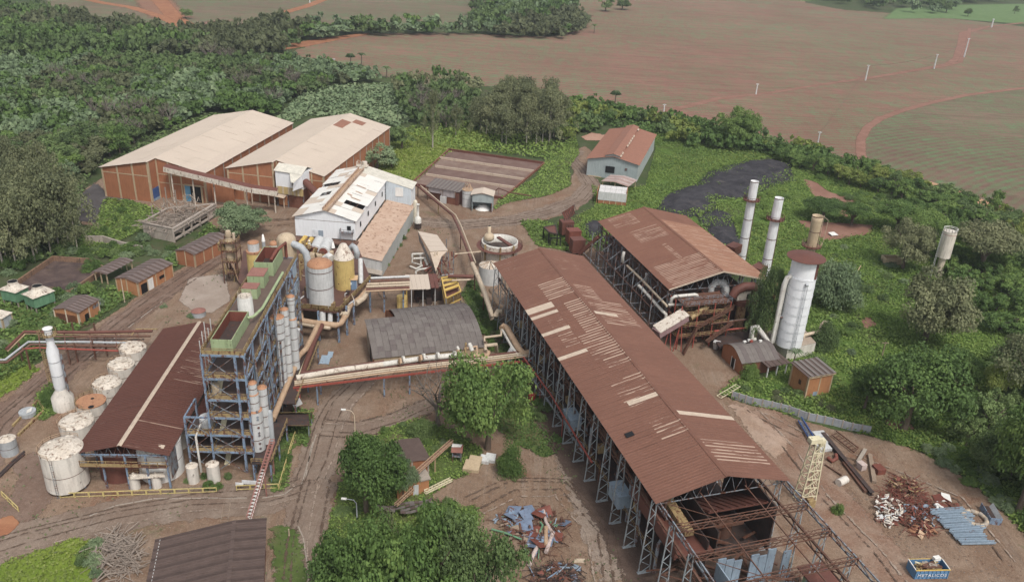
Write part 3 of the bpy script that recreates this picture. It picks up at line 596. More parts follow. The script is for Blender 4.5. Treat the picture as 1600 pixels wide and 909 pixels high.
# machinery inside the hall: mills, gearboxes, decks
rr = random.Random(3)
mach = T('mill_machinery','rusty cane mill tandem and decks standing in rows under the long red roof','machinery',hall_pt(MW / 2,45),rz)
m = MB(); m.b(-9.5,9.5,-46,46,3.4,3.7); m.build('deck',M_DARK,mach)
for k in range(13):
 y = -44 + k * 7; m = MB(); m.b(-6,-1,y,y + 3.6,3.7,7.2 + rr.uniform(-.5,.8)); m.cyl((3.5,y + 1.8,0),1.5,3.7,6 + rr.random(),16); m.b(1.2,2,y,y + 4,3.7,5.8); m.beam((-8,y,7),(6,y,7),0.35); m.build('mill_stand',M_DARK if k % 3 else M_STEELR,mach)
m = MB()
for k in range(60):
 x = -10.0 + rr.uniform(-.4,2.6); y = rr.uniform(-46,46); z = rr.uniform(0.5,12)
 if rr.random() < .5: m.beam((x,y,z),(x,y + rr.uniform(2,8),z + rr.uniform(-.2,2)),rr.uniform(.12,.4))
 else: m.beam((x,y,z - 3),(x,y,z + 2),rr.uniform(.12,.35))
m.build('framing',M_STEELR,mach)
m = MB()
for k in range(16):
 x = -10.6 + rr.uniform(0,2); y = -45 + k * 5.8 + rr.uniform(-1,1)
 m.pipe([(x,y,1),(x,y,8 + rr.uniform(-3,3)),(x + 3,y + 2,8.5)],rr.uniform(.15,.35),8)
m.build('pipework',M_STEEL,mach)
m = MB(); m.rail([(-10.6,-46,3.7),(-10.6,46,3.7)],1.1,0.08,2.2); m.rail([(10.6,-46,3.7),(10.6,46,3.7)],1.1,0.08,2.2); m.build('handrail',M_YEL,mach)
for k in range(5): MB().b(-9.8,-8.6,-36 + k * 17,-34.6 + k * 17,5.5,6.9).build('gear_cover',M_YEL,mach)
for (y,z) in ((-9,4.0),(-33,4.2)):
 m = MB(); m.b(-11.8,-9.4,y,y + 4.2,z,z + 2.6); m.b(-11.9,-9.3,y - .1,y + 4.3,z + 2.6,z + 2.75); m.build('blue_cabin',M_BLUE2,mach)
# stripped front end: chute, conveyors, blue walls
fe = T('cane_feed_end','open cane feeding end with rust chute, yellow beam and pale blue panels below bare trusses','machinery',hall_pt(0,0),rz)
m = MB(); m.slab([(9,-1,12.5),(20,-1,12.5),(20,9,7),(9,9,7)],0.3)
for k in range(9): m.beam((9.3 + k * 1.3,-1,12.6),(9.3 + k * 1.3,9,7.1),0.16)
m.build('ribbed_chute',M_RCAP,fe)
m = MB()
for k in range(9):
 x = 8.3 + k * 1.5
 if k not in (3,7): MB().b(x,x + 1.4,-6.8,-6.6,2.2 + .3 * (k % 2),8.1 - .5 * (k % 3)).build('panel',M_BLUE2,fe)
m = MB(); m.b(8.0,8.2,-14,-6.8,2,7.6); m.b(8,22,-14.2,-6.9,1.8,2.1); m.build('panel_wall',M_BLUE2,fe)
m = MB(); m.slab([(4,-3,11.2),(5.6,-3,11.2),(5.6,14,12.2),(4,14,12.2)],0.9); m.build('yellow_girder',M_YEL,fe)
m = MB(); m.slab([(0.8,-6,9.5),(7.6,-6,9.5),(7.6,10,8.8),(0.8,10,8.8)],0.25); m.b(0.8,1.2,-6,10,9,11); m.build('rust_table',M_RCAP,fe)
m = MB(); m.b(6.4,6.6,-6,12,4,11.4); m.b(8.6,8.8,-5,10,6,12); m.b(20,20.3,-3,12,4,13); m.build('side_plate',M_DARK,fe)
m = MB()
for k in range(60):
 x = rr.uniform(2,21); y = rr.uniform(-13,1); z = rr.uniform(0.3,5); a_ = rr.uniform(0,6.3); l = rr.uniform(1.5,5); m.beam((x,y,z),(x + l * math.cos(a_),y + l * math.sin(a_),z + rr.uniform(-.3,.8)),rr.uniform(.15,.5),rr.uniform(.1,.35))
m.build('loose_beams',M_STEELR,fe)
for k,(x,w_,mt) in enumerate([(10,2.2,M_PIPEC),(13.2,.5,M_RED),(15.2,.4,M_DARK),(17.0,2.6,M_CONC),(4.5,1.8,M_DARK)]):
 m = MB(); m.slab([(x,-34,4.5),(x + w_,-34,4.5),(x + w_,-8,3.2),(x,-8,3.2)],0.5); m.build('conveyor_bed',mt,fe)
m = MB()
for k in range(10):
 y = -34 + k * 2.8; MB().lattice_col(3,y,0,6,1.2,0.1,4,0.12).build('trestle',M_STEELR,fe); MB().lattice_col(19.5,y,0,6.5,1.2,.1,4,.12).build('trestle',M_STEELR,fe)
for x_ in (9.5,16.4): MB().rail([(x_,-34,5.1),(x_,-10,4)],1.2,.1).build('handrail',M_STEELR,fe)
m = MB(); m.b(21.5,25.5,-15,-9.5,5.5,5.8); m.b(22,25.2,-14.4,-10.2,0,5.5); m.build('control_room',M_GREEN,fe)
m = MB(); m.b(21.2,25.8,-15.4,-9.2,5.8,6.1); m.build('control_room_roof',M_RCAP,fe)
m = MB(); m.cyl((5,-10.5,0),1.1,4,6,16); m.build('white_drum',M_WHITE,fe)
# ---- boiler house
BHo = at(1047.6,449.6,14); loc,rz2 = frame_at((38.78,187.03),math.radians(107.57))
boil = T('boiler_house','open boiler house under a rust-red gabled sheet roof streaked cream, beside the two tall stacks','factory hall',(38.78,187.03,0),rz2)
BL_,BW_ = 46.0,27.7
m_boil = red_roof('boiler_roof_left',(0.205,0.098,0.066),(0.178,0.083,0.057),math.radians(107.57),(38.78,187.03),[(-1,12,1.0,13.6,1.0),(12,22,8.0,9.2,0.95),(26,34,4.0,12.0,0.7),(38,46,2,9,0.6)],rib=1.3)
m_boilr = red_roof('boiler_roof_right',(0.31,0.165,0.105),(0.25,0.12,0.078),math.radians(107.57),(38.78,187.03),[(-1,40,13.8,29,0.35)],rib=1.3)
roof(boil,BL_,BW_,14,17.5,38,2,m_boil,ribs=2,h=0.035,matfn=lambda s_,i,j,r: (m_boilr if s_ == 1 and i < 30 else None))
ridge_cap(boil,BL_,BW_ / 2,17.5,m_boil); purlins(boil,BL_,BW_,14,17.5,10,M_STEEL,step=5.75)
m = MB(); m.beam((-.6,-.9,13.9),(BW_ / 2,-.9,17.6),0.12,0.35); m.beam((BW_ / 2,-.9,17.6),(BW_ + .6,-.9,13.9),0.12,0.35); m.build('verge_trim',M_STRIP,boil)
for i in range(9):
 y = i * BL_ / 8
 for x in (0.2,BW_ - .2):
  m = MB(); m.lattice_col(x,y,0,13.1,1.0,0.5,8,0.15); m.build('lattice_column',M_STEEL,boil)
for z in (4.5,9.0,12.4):
 m = MB(); m.beam((0,0,z),(0,BL_,z),0.2); m.beam((-4.5,0,z),(-4.5,BL_,z),0.15) if z < 10 else None
 m.build('side_rail',M_STEELR if z > 5 else M_STEEL,boil)
m = MB()
for i in range(8):
 y = i * BL_ / 8; m.beam((0,y,4.5),(0,y + BL_ / 8,12.4),0.12); m.beam((0,y,4.5),(-4.5,y,4.5),.15); m.beam((-4.5,y,0),(-4.5,y,13),0.2); m.beam((-4.5,y,9),(0,y,12.4),0.12)
m.build('outer_bracing',M_STEEL,boil)
bo = T('boilers','bulky dark red-brown boilers and decks filling the boiler house','machinery',tuple(boil.matrix_basis @ Vector((14,20,0))) if False else (38.78 + 14 * math.cos(rz2) - 20 * math.sin(rz2),187.03 + 14 * math.sin(rz2) + 20 * math.cos(rz2),0),rz2)
for k,(y0,y1,h) in enumerate([(-17,-5,11.5),(-2,10,12),(13,24,11)]):
 m = MB(); m.b(-6,10,y0,y1,0,h - 2); m.slab([(-6,y0,h - 2),(-3,y0,h),(-3,y1,h),(-6,y1,h - 2)],.2); m.b(-3,8,y0 + .2,y1 - .2,h - 2,h); m.cyl((-8,(y0 + y1) / 2,0),1.6,4,8,16); m.build('boiler_casing',M_RINT if k % 2 else M_DARK,bo)
m = MB()
for z in (3.5,7.0,9.8): m.b(-13.5,-6.2,-19,25,z,z + .12); m.rail([(-13.5,-19,z),(-13.5,25,z)],1.1,.08)
m.build('walkway',M_STEELR,bo)
m = MB()
for k in range(40):
 x = rr.uniform(-13,-6); y = rr.uniform(-19,25); z = rr.uniform(0,10); m.beam((x,y,z),(x + rr.uniform(-1,1),y + rr.uniform(-3,3),z + rr.uniform(0,3)),rr.uniform(.15,.6))
m.build('framing',M_DARK,bo)
# front of the boiler house: tiers of railings, fans and ducts
def bpt(v,u,z=0): return (38.78 + v * math.cos(rz2) - u * math.sin(rz2),187.03 + v * math.sin(rz2) + u * math.cos(rz2),z)
fr = T('boiler_front_stage','tiers of rusty yellow walkways and stairs in front of the boiler house','staging',bpt(6,-3),rz2)
for z in (3.2,6.2,9.2,11.8):
 m = MB(); m.b(-6 + z * .1,8,-3.5,2.8,z,z + .12); m.build('walkway',M_STEELR,fr)
 m = MB(); m.rail([(-6 + z * .1,2.8,z),(-6 + z * .1,-3.5,z),(8,-3.5,z),(8,2,z)],1.1,0.1,1.3); m.rail([(-5 + z * .1,-1,z),(8,-1,z)],1.1,0.1,1.3); m.build('handrail',M_YEL if z < 10 else M_STEEL,fr)
m = MB()
for x in (-5.5,-1,3.5,7.8):
 for y in (-3.4,0,2.7): m.beam((x,y,0),(x,y,12),0.22)
m.build('posts',M_RED,fr)
m = MB()
for k,(p,q) in enumerate([(((-5,-6,0),(-1,-4,6.2))),((-1,-4,6.2),(8,-3.8,10.5)),((1,-6,3.0),(8,-5,7.0))]):
 m.slab([(p[0],p[1] - .7,p[2]),(q[0],q[1] - .7,q[2]),(q[0],q[1] + .7,q[2]),(p[0],p[1] + .7,p[2])],0.15); m.rail([(p[0],p[1] - .7,p[2]),(q[0],q[1] - .7,q[2])],1.1,.1,1.2)
m.build('stairs',M_STEELR,fr)
m = MB()
for k in range(50):
 x = rr.uniform(-6,8); y = rr.uniform(-3.5,2.5); z = rr.uniform(0,11); m.beam((x,y,z),(x + rr.uniform(-2,2),y,z + rr.uniform(-.2,1.5)),rr.uniform(.12,.5))
m.build('pipework',M_STEELR,fr)
def blb(name,label,cat,pts_r,mat,n=14,group=None,loc=None):
 o = None
 for k,(pts,r,mt) in enumerate(pts_r):
  m = MB(); m.pipe(pts,r,n)
  if o is None and len(pts_r) == 1: ob = m.build(name,mt,None,origin=(pts[0][0],pts[0][1],0)); return meta(ob,label,cat,group)
  if o is None: o = T(name,label,cat,(pts[0][0],pts[0][1],0),0,group)
  m.build('pipe',mt,o,world=True)
 return o
# white twin pipes in front
blb('steam_pipe','bright white steam pipe looping up beside the boiler house front corner','pipe',[([at(1047,479,9),at(1050,466,12),at(1054,463,12.5),at(1086,460,12.5),at(1089,461,12.3),at(1089,465,11)],.4,M_PIPEW)],None)
blb('steam_pipe','lower bright white steam pipe ending above the sloping covered conveyor','pipe',[([at(1044,476,10),at(1074,475,10),at(1075,477,9.8),at(1072,492,6.5)],.35,M_PIPEW)],None)
blb('steam_pipe','long white pipe running beside the boiler house down to its covered conveyor','pipe',[([at(998,446,8.5),at(1010,458,8.2),at(1036,487,7.8),at(1041,491,7.5),at(1040,499,6),at(1038,508,4)],.42,M_PIPEW)],None)
blb('steam_pipe','straight pinkish white pipe along the boiler house side','pipe',[([at(980,415,10),at(1006,440,10),at(1042,478,10)],.32,M_PIPEC)],None)
blb('steam_pipe','zigzag white pipe between the boiler stage and rust fan casing','pipe',[([at(1097,501,6),at(1110,499,6),at(1109,506,5),at(1165,499,5)],.25,M_PIPEW)],None)
blb('relief_pipe','upright white vent pipe on the flank of the boiler house','pipe',[([at(1009,445,8),at(1011,427,12)],.45,M_GREYL)],None)
blb('relief_pipe','short upright white vent pipe near the far end of the boiler house','pipe',[([at(973,409,10),at(973,402,12),at(975,393,13.5)],.4,M_PIPEW)],None)
# covered conveyor
p0,p1 = V3(at(1025,522,6.5)),V3(at(1070,495,9.5)); d = (p1 - p0); sdv = Vector((d.y,-d.x,0)).normalized() * 1.6
cc = T('covered_conveyor','sloping covered conveyor with peeling white lid and pink side behind the long hall','conveyor',(p0.x,p0.y,0))
MB().slab([tuple(p0 - sdv + Vector((0,0,1.6))),tuple(p0 + sdv + Vector((0,0,1.2))),tuple(p1 + sdv + Vector((0,0,1.2))),tuple(p1 - sdv + Vector((0,0,1.6)))],.15).build('lid',M_FLAKE,cc,world=True)
m = MB(); m.beam(p0 + Vector((0,0,.3)),p1 + Vector((0,0,.3)),2.8,1.7); m.build('trough',paint('mauve_side',(0.28,0.18,0.18),None,.2),cc,world=True)
m = MB()
for t in (.1,.5,.9): q = p0.lerp(p1,t); m.beam((q.x - 1,q.y,0),q,.2); m.beam((q.x + 1,q.y,0),q,.2)
m.build('trestle',M_RED,cc,world=True)
# fan casing, ducts on the right
fan = T('flue_fan','big rust-brown fan casing and flue with cream panels at the boiler house front','fan casing',at(1150,520),rz2)
g = at(1150,520)
m = MB(); m.pipe([(-3.0,0,10.8),(-2.2,0,12.4),(0,0,13.2),(2.5,0,13.0),(3.6,0,12),(3.9,0,6),(3.9,0,1)],[1.1,1.2,1.2,1.2,1.2,1.2,1.2],10); m.cyl((.3,.6,0),2.1,8.2,9.4,18); m.build('flue_duct',M_RCAP,fan)
m = MB(); m.b(-1.8,2.0,-.4,.9,9.6,12.2); m.build('panel',M_FLAKE,fan)
m = MB(); m.b(0.9,1.9,-.5,-.4,10,11.3); m.build('hatch',M_BLACK,fan)
m = MB(); m.cyl((.2,0,0),1.2,.5,8.4,12); m.b(-1.6,1.6,-1.5,1.5,0,.6); m.build('stem',paint('ochre_rusted_duct',(0.36,0.24,0.13),None,.5),fan)
m = MB(); m.b(-4.5,5,2.5,8,0,9); m.b(3,6,-1,3,0,5); m.build('casing',M_DARK,fan)
duct = T('bent_duct','pale grey square duct bent like a hook beside the rust fan casing','duct',at(1117,510),rz2)
m = MB(); m.pipe([(-2.6,.5,9),(-2.6,.5,11.6),(-1.6,.5,12.6),(0.6,.3,12.4),(1.2,-.2,11),(1.2,-.2,5)],1.05,4); m.build('duct',M_GREYL,duct)
duct2 = blb('feed_chute','long ochre chute running from the conveyor up to the hooked duct','chute',[([at(1078,497,8.5),at(1105,478,10.5)],.8,M_YEL)],None)
m = MB(); m.slab([at(1130,500,3.4),at(1170,492,3.4),at(1172,521,3.4),at(1133,527,3.4)],.2)
# red pipe rail in front of fan
blb('red_rail_pipe','thin red pipe crossing in front of the rust fan casing','pipe',[([at(1116,517,5),at(1166,512,5)],.22,M_RED)],None)
blb('red_rail_pipe','upper thin brown pipe crossing in front of the rust fan casing','pipe',[([at(1110,506,6.5),at(1166,499,6.5)],.2,M_STEELR)],None)
pl = T('fan_platform','dark low platform between the fan casing and the arched brick house','platform',at(1150,532)); m = MB(); m.slab([at(1112,524,2.6),at(1168,516,2.6),at(1175,535,2.6),at(1125,543,2.6)],.3); m.build('slab',M_DARK,pl,world=True)
m = MB(); m.beam(at(1118,545,0),at(1118,533,2.6),.9); m.beam(at(1123,541),at(1123,535,2.4),.9); m.build('leg',M_GREYL,pl,world=True)
# ---- brick warehouses
def place(x,y,deg): a = math.radians(deg); return (x,y,0.0),a - math.pi / 2
def fpt(x,y,deg,v,u,z=0.0): r = math.radians(deg) - math.pi / 2; return (x + v * math.cos(r) - u * math.sin(r),y + v * math.sin(r) + u * math.cos(r),z)
def warehouse(name,label,x,y,deg,L,W,he,hr,u1,seed,spotted,holes=()):
 loc,rz = place(x,y,deg); o = T(name,label,'warehouse',loc,rz,None)
 mf = lambda s_,i,j,r: (M_CREAMS if ((s_ == 1 and j <= spotted and r.random() < .9) or (s_ == 0 and i >= 12 and r.random() < .5 and spotted)) else (M_SROOF if (s_,i,j) in holes else None))
 roof(o,L,W,he,hr,14,4,M_CREAM,ribs=6,h=0.05,sides=(0,),u0=-.8,matfn=mf,seed=seed,jit=.05)
 roof(o,L,W,he,hr,14,4,M_CREAM,ribs=6,h=0.05,sides=(1,),u0=u1 - .5,matfn=mf,seed=seed + 1,jit=.05)
 ridge_cap(o,L,W / 2,hr,M_CREAM,u0=-.8)
 hf = lambda px_,py_: he - .2 + (hr - he) * (px_ / (W / 2) if px_ < W / 2 else (W - px_) / (W / 2))
 wall_cols(o,[((0.3,0),(W / 2,0))],0,M_BRICK,M_CONCY,.55,5.6,hfun=hf,beams=(he - 1.6,))
 wall_cols(o,[((W / 2,0.3),(W / 2,u1 - .1)),] if u1 > 1 else [],0,M_BRICK,M_CONCY,.5,6,hfun=hf)
 wall_cols(o,[((W / 2 + .3,u1),(W,u1))],0,M_BRICK,M_CONCY,.5,4.3,hfun=hf,beams=(he - 2.0,he - 5))
 wall_cols(o,[((W,u1 + .3),(W,L))],he - .3,M_BRICK,M_CONC,.5,6.5)
 wall_cols(o,[((0,.3),(0,L)),((.3,L),(W - .3,L))],he - .3,M_BRICK,M_CONC,.5,9)
 MB().b(.4,W - .4,max(u1,0) + .4,L - .4,0,.1).build('floor',M_CONC,o)
 return o
w1 = warehouse('brick_warehouse','left of the two huge warehouses, orange brick walls under a plain dusty cream roof',-139.77,267.73,80.62,75.2,34.45,10.6,14.1,4.7,5,0)
M_DB = paint('blue_roller_door',(0.05,0.10,0.26),(0.04,0.08,0.2),.05)
MB().b(34.45 / 2 + .2,34.45 / 2 + .35,.6,4.1,0.9,4.4).build('blue_door',M_DB,w1)
MB().b(34.45 / 2 + .2,34.45 / 2 + .4,.6,4.1,0,.9).build('door_sill',M_BLUE2,w1)
m = MB(); m.b(28.8,33.2,4.0,4.45,0,5.6); m.build('doorway',M_BLACK,w1)
m = MB(); m.b(27.4,29.3,3.9,4.2,0,5.7); m.build('door_leaf',paint('sky_blue_door',(0.13,0.30,0.45),None,.1),w1)
for (a,b) in ((27.0,27.4),(33.2,33.6)): MB().b(a,b,3.8,4.4,0,6).build('door_jamb',M_CONCY,w1)
MB().b(27.4,33.2,3.8,4.4,5.7,6.1).build('lintel',M_CONCY,w1)
w2 = warehouse('brick_warehouse','right of the two huge warehouses, brick with blotched cream roof behind the white conveyor house',-98.97,272.33,80.13,70.9,33.59,11,14.83,2.5,11,0,holes=((1,11,3),(1,12,2),(1,10,3)))
MB().b(19.5,24,2.0,2.4,0,4).build('blue_door',M_DB,w2)
m = MB(); m.slab([(9,-3,4.6),(22,-4,3.9),(22,0,4.6),(9,0,5.2)],.15)
for x in (10,16,21.5): m.beam((x,-3.2,0),(x,-3.2,4.3),.3)
m.build('lean_to_canopy',M_STRIP,w2)
# link roof and wall between the warehouses
lk = T('linking_wall','low brick link wall with wide opening between the two warehouses','wall',fpt(-139.77,267.73,80.62,35,6),place(0,0,80.62)[1])
m = MB(); m.b(0.5,8.5,.8,1.2,0,6.0); m.build('wall',M_BRICK,lk)
m = MB(); m.b(0.6,8,1.4,8,5.6,5.8); m.build('roof',M_CREAM,lk)
# long sloping gallery with peeling white side
ga = T('conveyor_gallery','long sloping conveyor gallery with red roof and flaking white side crossing the warehouse fronts','conveyor',at(300,312))
pa,pb,pc = V3(at(258,266,11.3)),V3(at(395,299,7.6)),V3(at(434,304,6.6))
for k,(p,q) in enumerate(((pa,pb),(pb,pc))):
 dd = (q - p).normalized(); nn = Vector((dd.y,-dd.x,0)).normalized()
 m = MB(); m.slab([tuple(p + Vector((0,0,1.4)) + nn * .9),tuple(q + Vector((0,0,1.4)) + nn * .9),tuple(q + Vector((0,0,1.9)) - nn * 1.2),tuple(p + Vector((0,0,1.9)) - nn * 1.2)],.12); m.build('gallery_roof',M_RCAP,ga,world=True)
 m = MB(); m.beam(p + nn * .95 + Vector((0,0,.55)),q + nn * .95 + Vector((0,0,.55)),.12,1.7); m.build('side_panel',M_FLAKE,ga,world=True)
 m = MB(); m.beam(p,q,1.8,.35); m.build('gallery_floor',M_STEELR,ga,world=True)
for t in (0.05,.24,.43,.72,.97):
 q = pa.lerp(pc,t); MB().beam((q.x,q.y,0),q,.35).build('post',M_FLAKE,ga,world=True)
# white conveyor head house
hh = T('conveyor_head_house','small tall white clad house with yellow streaked skirt where the fat rust duct enters','tower house',at(445,330)[:2] + (0,),math.radians(-14))
o_ = V3(at(436,322)); hh.location = o_
m = MB(); m.b(-.5,9.5,0,7,7.0,12.6); m.build('cladding',M_WHITE2,hh)
m = MB(); m.slab([(-.9,-.4,12.6),(9.6,-.4,12.4),(9.6,3.5,14.0),(-.9,3.5,14.2)],.1); m.slab([(-.9,3.5,14.2),(9.6,3.5,14.0),(9.6,7.3,12.4),(-.9,7.3,12.6)],.1); m.build('roof',paint('ivory_roof',(0.66,0.62,0.53),None,.03),hh)
m = MB(); m.slab([(5.2,-.5,12.4),(9.7,-.5,12.3),(8.4,-4,10.6),(7.4,-4,10.6)],.1); m.build('hopper_roof',paint('ivory_roof',(0.66,0.62,0.53),None,.03),hh)
m = MB(); m.poly([(5.2,-.5,12.3),(7.4,-4,10.5),(7.8,-4,7.5),(5.4,-.1,8.0)],True); m.poly([(9.6,-.5,12.3),(8.4,-4,10.5),(7.8,-4,7.5),(9.5,-.1,8)]); m.build('hopper',M_WHITE2,hh)
r = random.Random(2); ylw = [paint('yellow_strip',(0.55,0.42,0.2),None,.2),paint('cream_strip',(0.55,0.46,0.33),None,.2)]
for k in range(14): m = MB(); m.b(-.45 + k * .71,.22 + k * .71,-.08 - r.uniform(0,.05),0.1,4.6 + r.uniform(-.1,.1),7.2); m.build('skirt_strip',ylw[r.random() < .4],hh)
m = MB(); m.b(-.4,9.4,0.3,6.8,0,7.0); m.build('brick_base',M_BRICKD,hh)
for x in (-.4,3.6,9.4): MB().beam((x,.1,0),(x,.1,5),.35).build('pier',M_STEEL,hh)
MB().b(0,3.4,.12,.3,.6,4.2).build('brick_panel',M_BRICKO,hh)
a_,b_ = V3(at(477,284,9.5)),V3(at(494,302,7.0)); q = meta(MB().pipe([a_,b_,b_ + (b_ - a_) * .4],1.25,14).build('fat_duct',M_RCAP,None,origin=(a_.x,a_.y,0)),'fat rust-red duct slanting down from the white conveyor head house','duct')
# ---- white sugar building
WX,WY,WD = -63.4,224.2,85.85; WL,WW,WHE,WHR,WU2,WB0 = 43.8,17.6,13.5,15.9,36.6,7.4
loc,rz = place(WX,WY,WD)
wb = T('white_clad_building','white clad process building with holed pale roof and small wing, mid works','process building',loc,rz)
SK = {(1,3,0),(1,3,1),(0,8,1),(0,8,0),(0,5,1)}
roof(wb,WL,WW,WHE,WHR,14,3,M_WROOF,ribs=3,h=.05,skip=SK,seed=4,matfn=lambda s_,i,j,r: (M_CREAM if r.random() < .25 else None),jit=.12,sides=(0,))
roof(wb,WU2,WW,WHE,WHR,12,3,M_WROOF,ribs=3,h=.05,skip=SK,seed=4,matfn=lambda s_,i,j,r: (M_CREAM if r.random() < .2 else None),jit=.12,sides=(1,),oh=.6)
sl = (WHR - WHE) / (WW / 2); WR = 26.2; wz = WHR - sl * (WR - WW / 2)
for i in range(4):
 y0 = WU2 + .6 + i * 1.9
 MB().slab([(WW / 2,y0,WHR),(WR + .5,y0,wz),(WR + .5,y0 + 1.85,wz),(WW / 2,y0 + 1.85,WHR)],.08).build('roof_sheet',paint('ivory_roof',(0.66,0.62,0.53),None,.03),wb)
purlins(wb,WL,WW,WHE,WHR,8,M_STEELR,step=7)
MB().b(.5,WW - .5,.5,WL - .5,WB0 + 1,WB0 + 1.1).build('floor',M_DARK,wb)
m = MB(); m.b(WW / 2 + 1.2,WW / 2 + 1.4,-.5,WU2 + 3,WHR - .1,WHR + .9); m.b(WW / 2 - .4,WW / 2 - .2,-.5,WU2 + 3,WHR - .1,WHR + .9); m.build('ridge_trough_side',M_TROOF,wb)
MB().b(WW / 2 - .4,WW / 2 + 1.4,-.5,WU2 + 3,WHR + .05,WHR + .2).build('ridge_trough',M_PIPEO,wb)
def panelwall(o,a,b,z0,hf,mat,step,name='wall_panel',t=.08):
 a = Vector((*a,0)); b = Vector((*b,0)); L = (b - a).length; n = max(1,round(L / step)); d = (b - a).normalized(); nn = Vector((-d.y,d.x,0))
 for i in range(n):
  p = a.lerp(b,i / n) + d * .015; q = a.lerp(b,(i + 1) / n) - d * .015; off = nn * (t * (0.5 + .18 * (i % 2))); h0,h1 = hf(p.x,p.y),hf(q.x,q.y)
  vs = [p - off,q - off,q + off,p + off]
  m = MB(); m.add([(v.x,v.y,z0) for v in vs] + [(v.x,v.y,hz_) for v,hz_ in zip(vs,(h0,h1,h1,h0))],[(3,2,1,0),(4,5,6,7),(0,1,5,4),(1,2,6,5),(2,3,7,6),(3,0,4,7)]); m.build(name,mat,o)
hf = lambda x,y: WHE - .1 + (WHR - WHE) * (x / (WW / 2) if x < WW / 2 else (WW - x) / (WW / 2))
panelwall(wb,(0,0),(WW,0),WB0,hf,M_WHITE2,1.3); panelwall(wb,(WW,0.1),(WW,WU2),WB0 - .2,lambda x,y: WHE - .1,M_WHITE2,2.0)
panelwall(wb,(0,0.1),(0,WL),WB0,lambda x,y: WHE - .1,M_WHITE2,2.5); panelwall(wb,(0,WL),(WR,WL),WB0 - 3,lambda x,y: min(WHE,wz) - .2,M_WHITE2,3)
panelwall(wb,(WW + .1,WU2 + .7),(WR,WU2 + .7),5.5,lambda x,y: WHR - sl * (x - WW / 2) - .1,paint('skylight_tinted_cladding',(0.52,0.58,0.62),(0.48,0.53,0.57),0,.3),1.3)  # front of the wing: bluish skylight shade put into the white cladding's colour
panelwall(wb,(WR,WU2 + .8),(WR,WL),0,lambda x,y: wz - .1,M_WHITE2,2)
for u_ in (5,14,23,32): MB().b(WW + .1,WW + .2,u_,u_ + 1.1,9.6,11.0).build('window',M_BLACK,wb)
MB().b(WW - 2.3,WW - 1.2,-.2,-.1,10.3,11.6).build('window',M_BLACK,wb)
m = MB(); m.b(6.8,8.2,-.25,-.1,7.6,9.6); m.build('door',M_BLUEG,wb); MB().b(4.9,6.6,-.2,-.1,7.6,9.7).build('new_panel',paint('clean_white',(.75,.77,.79),None,0),wb)
m = MB(); m.b(WW - 4.2,WW - .4,-1.4,-.1,9.6,9.75); m.rail([(WW - 4.2,-.1,9.7),(WW - 4.2,-1.4,9.7),(WW - .4,-1.4,9.7),(WW - .4,-.1,9.7)],1.1,.08,1.2)
for x in (WW - 4.1,WW - .5): m.beam((x,-1.3,6),(x,-1.3,9.6),.12)
m.build('balcony',M_STEEL,wb)
MB().b(WW + 3.4,WW + 6.0,WU2 + .5,WU2 + .6,8.4,11.4).build('wing_window',M_WHITE,wb)
m = MB(); m.b(-1.5,WW + 1,-3.2,-.15,6.8,7.2); m.build('ledge',M_STEELR,wb)
for k in range(6): y = 1 + k * 7; MB().beam((WW,y,0),(WW,y,WB0),.3).build('post',M_PIPEO,wb)
for k in range(5): MB().beam((.2,k * 9 + 1,0),(.2,k * 9 + 1,WB0),.35).build('post',M_CONC,wb)
MB().b(.6,WW - .6,3,WL - 2,0,WB0 - .3).build('inner_wall',M_CONC,wb)
m = MB(); m.lattice_col(WW / 2 - 1,WL - 1,WHR - .2,WHR + 1.8,1.6,1.6,2,.14); m.cyl((WW / 2 + .8,WL - .8,0),.8,WHR - .4,WHR + 1.6,10); m.b(WW / 2 - 2,WW / 2 + 1.8,WL - 2,WL + .2,WHR + .1,WHR + .3); m.build('roof_vent',M_FLAKE,wb)
for (x,y,w_,l_) in ((11.5,25,.5,3),(12.5,20,.5,2.2),(11,16,.8,1.5),(12.5,14.5,.5,3)): MB().slab([(x,y,WHR - sl * (x - WW / 2) + .25),(x + l_,y - .4,WHR - sl * (x + l_ - WW / 2) + .25),(x + l_,y + w_ - .4,WHR - sl * (x + l_ - WW / 2) + .25),(x,y + w_,WHR - sl * (x - WW / 2) + .25)],.1).build('roof_scar',M_TROOF,wb)
# lean-to
lt = T('lean_to_building','long lower lean-to with stepped rust stained roof and pale walls along the white building','lean-to',fpt(WX,WY,WD,WW + .4,-3),rz)
LTW = 9.2; nlt = 9; zin,zout = 6.9,5.4
for i in range(nlt):
 y0 = -8.0 + i * 5.2 + 3; st = .55 * (i % 2)
 for j in range(3):
  x0 = j * LTW / 3; x1 = (j + 1) * LTW / 3; za = zin + (zout - zin) * j / 3; zb = zin + (zout - zin) * (j + 1) / 3
  MB().slab([(x0,y0,za - .35),(x1,y0,zb - .35),(x1,y0 + 5.25,zb + .15),(x0,y0 + 5.25,za + .15)],.08).build('roof_sheet',M_TROOF,lt)
panelwall(lt,(.4,-4.7),(LTW - .2,-4.7),0,lambda x,y: zin - .5 - (zin - zout) * x / LTW,M_GREYL,2.2); panelwall(lt,(LTW - .2,-4.6),(LTW - .2,41),0,lambda x,y: zout - .5,paint('grey_green_plaster',(0.44,0.46,0.44),(0.36,0.38,0.36),.05,.3),4)
MB().b(.6,LTW - .6,-4.2,40,0,4.6).build('core',M_CONC,lt)
m = MB(); m.slab([(.6,-6.4,2.4),(LTW + .1,-6.0,1.2),(LTW + .1,-4.6,2.0),(.6,-4.6,3.2)],.12); m.build('awning',M_CONC,lt)
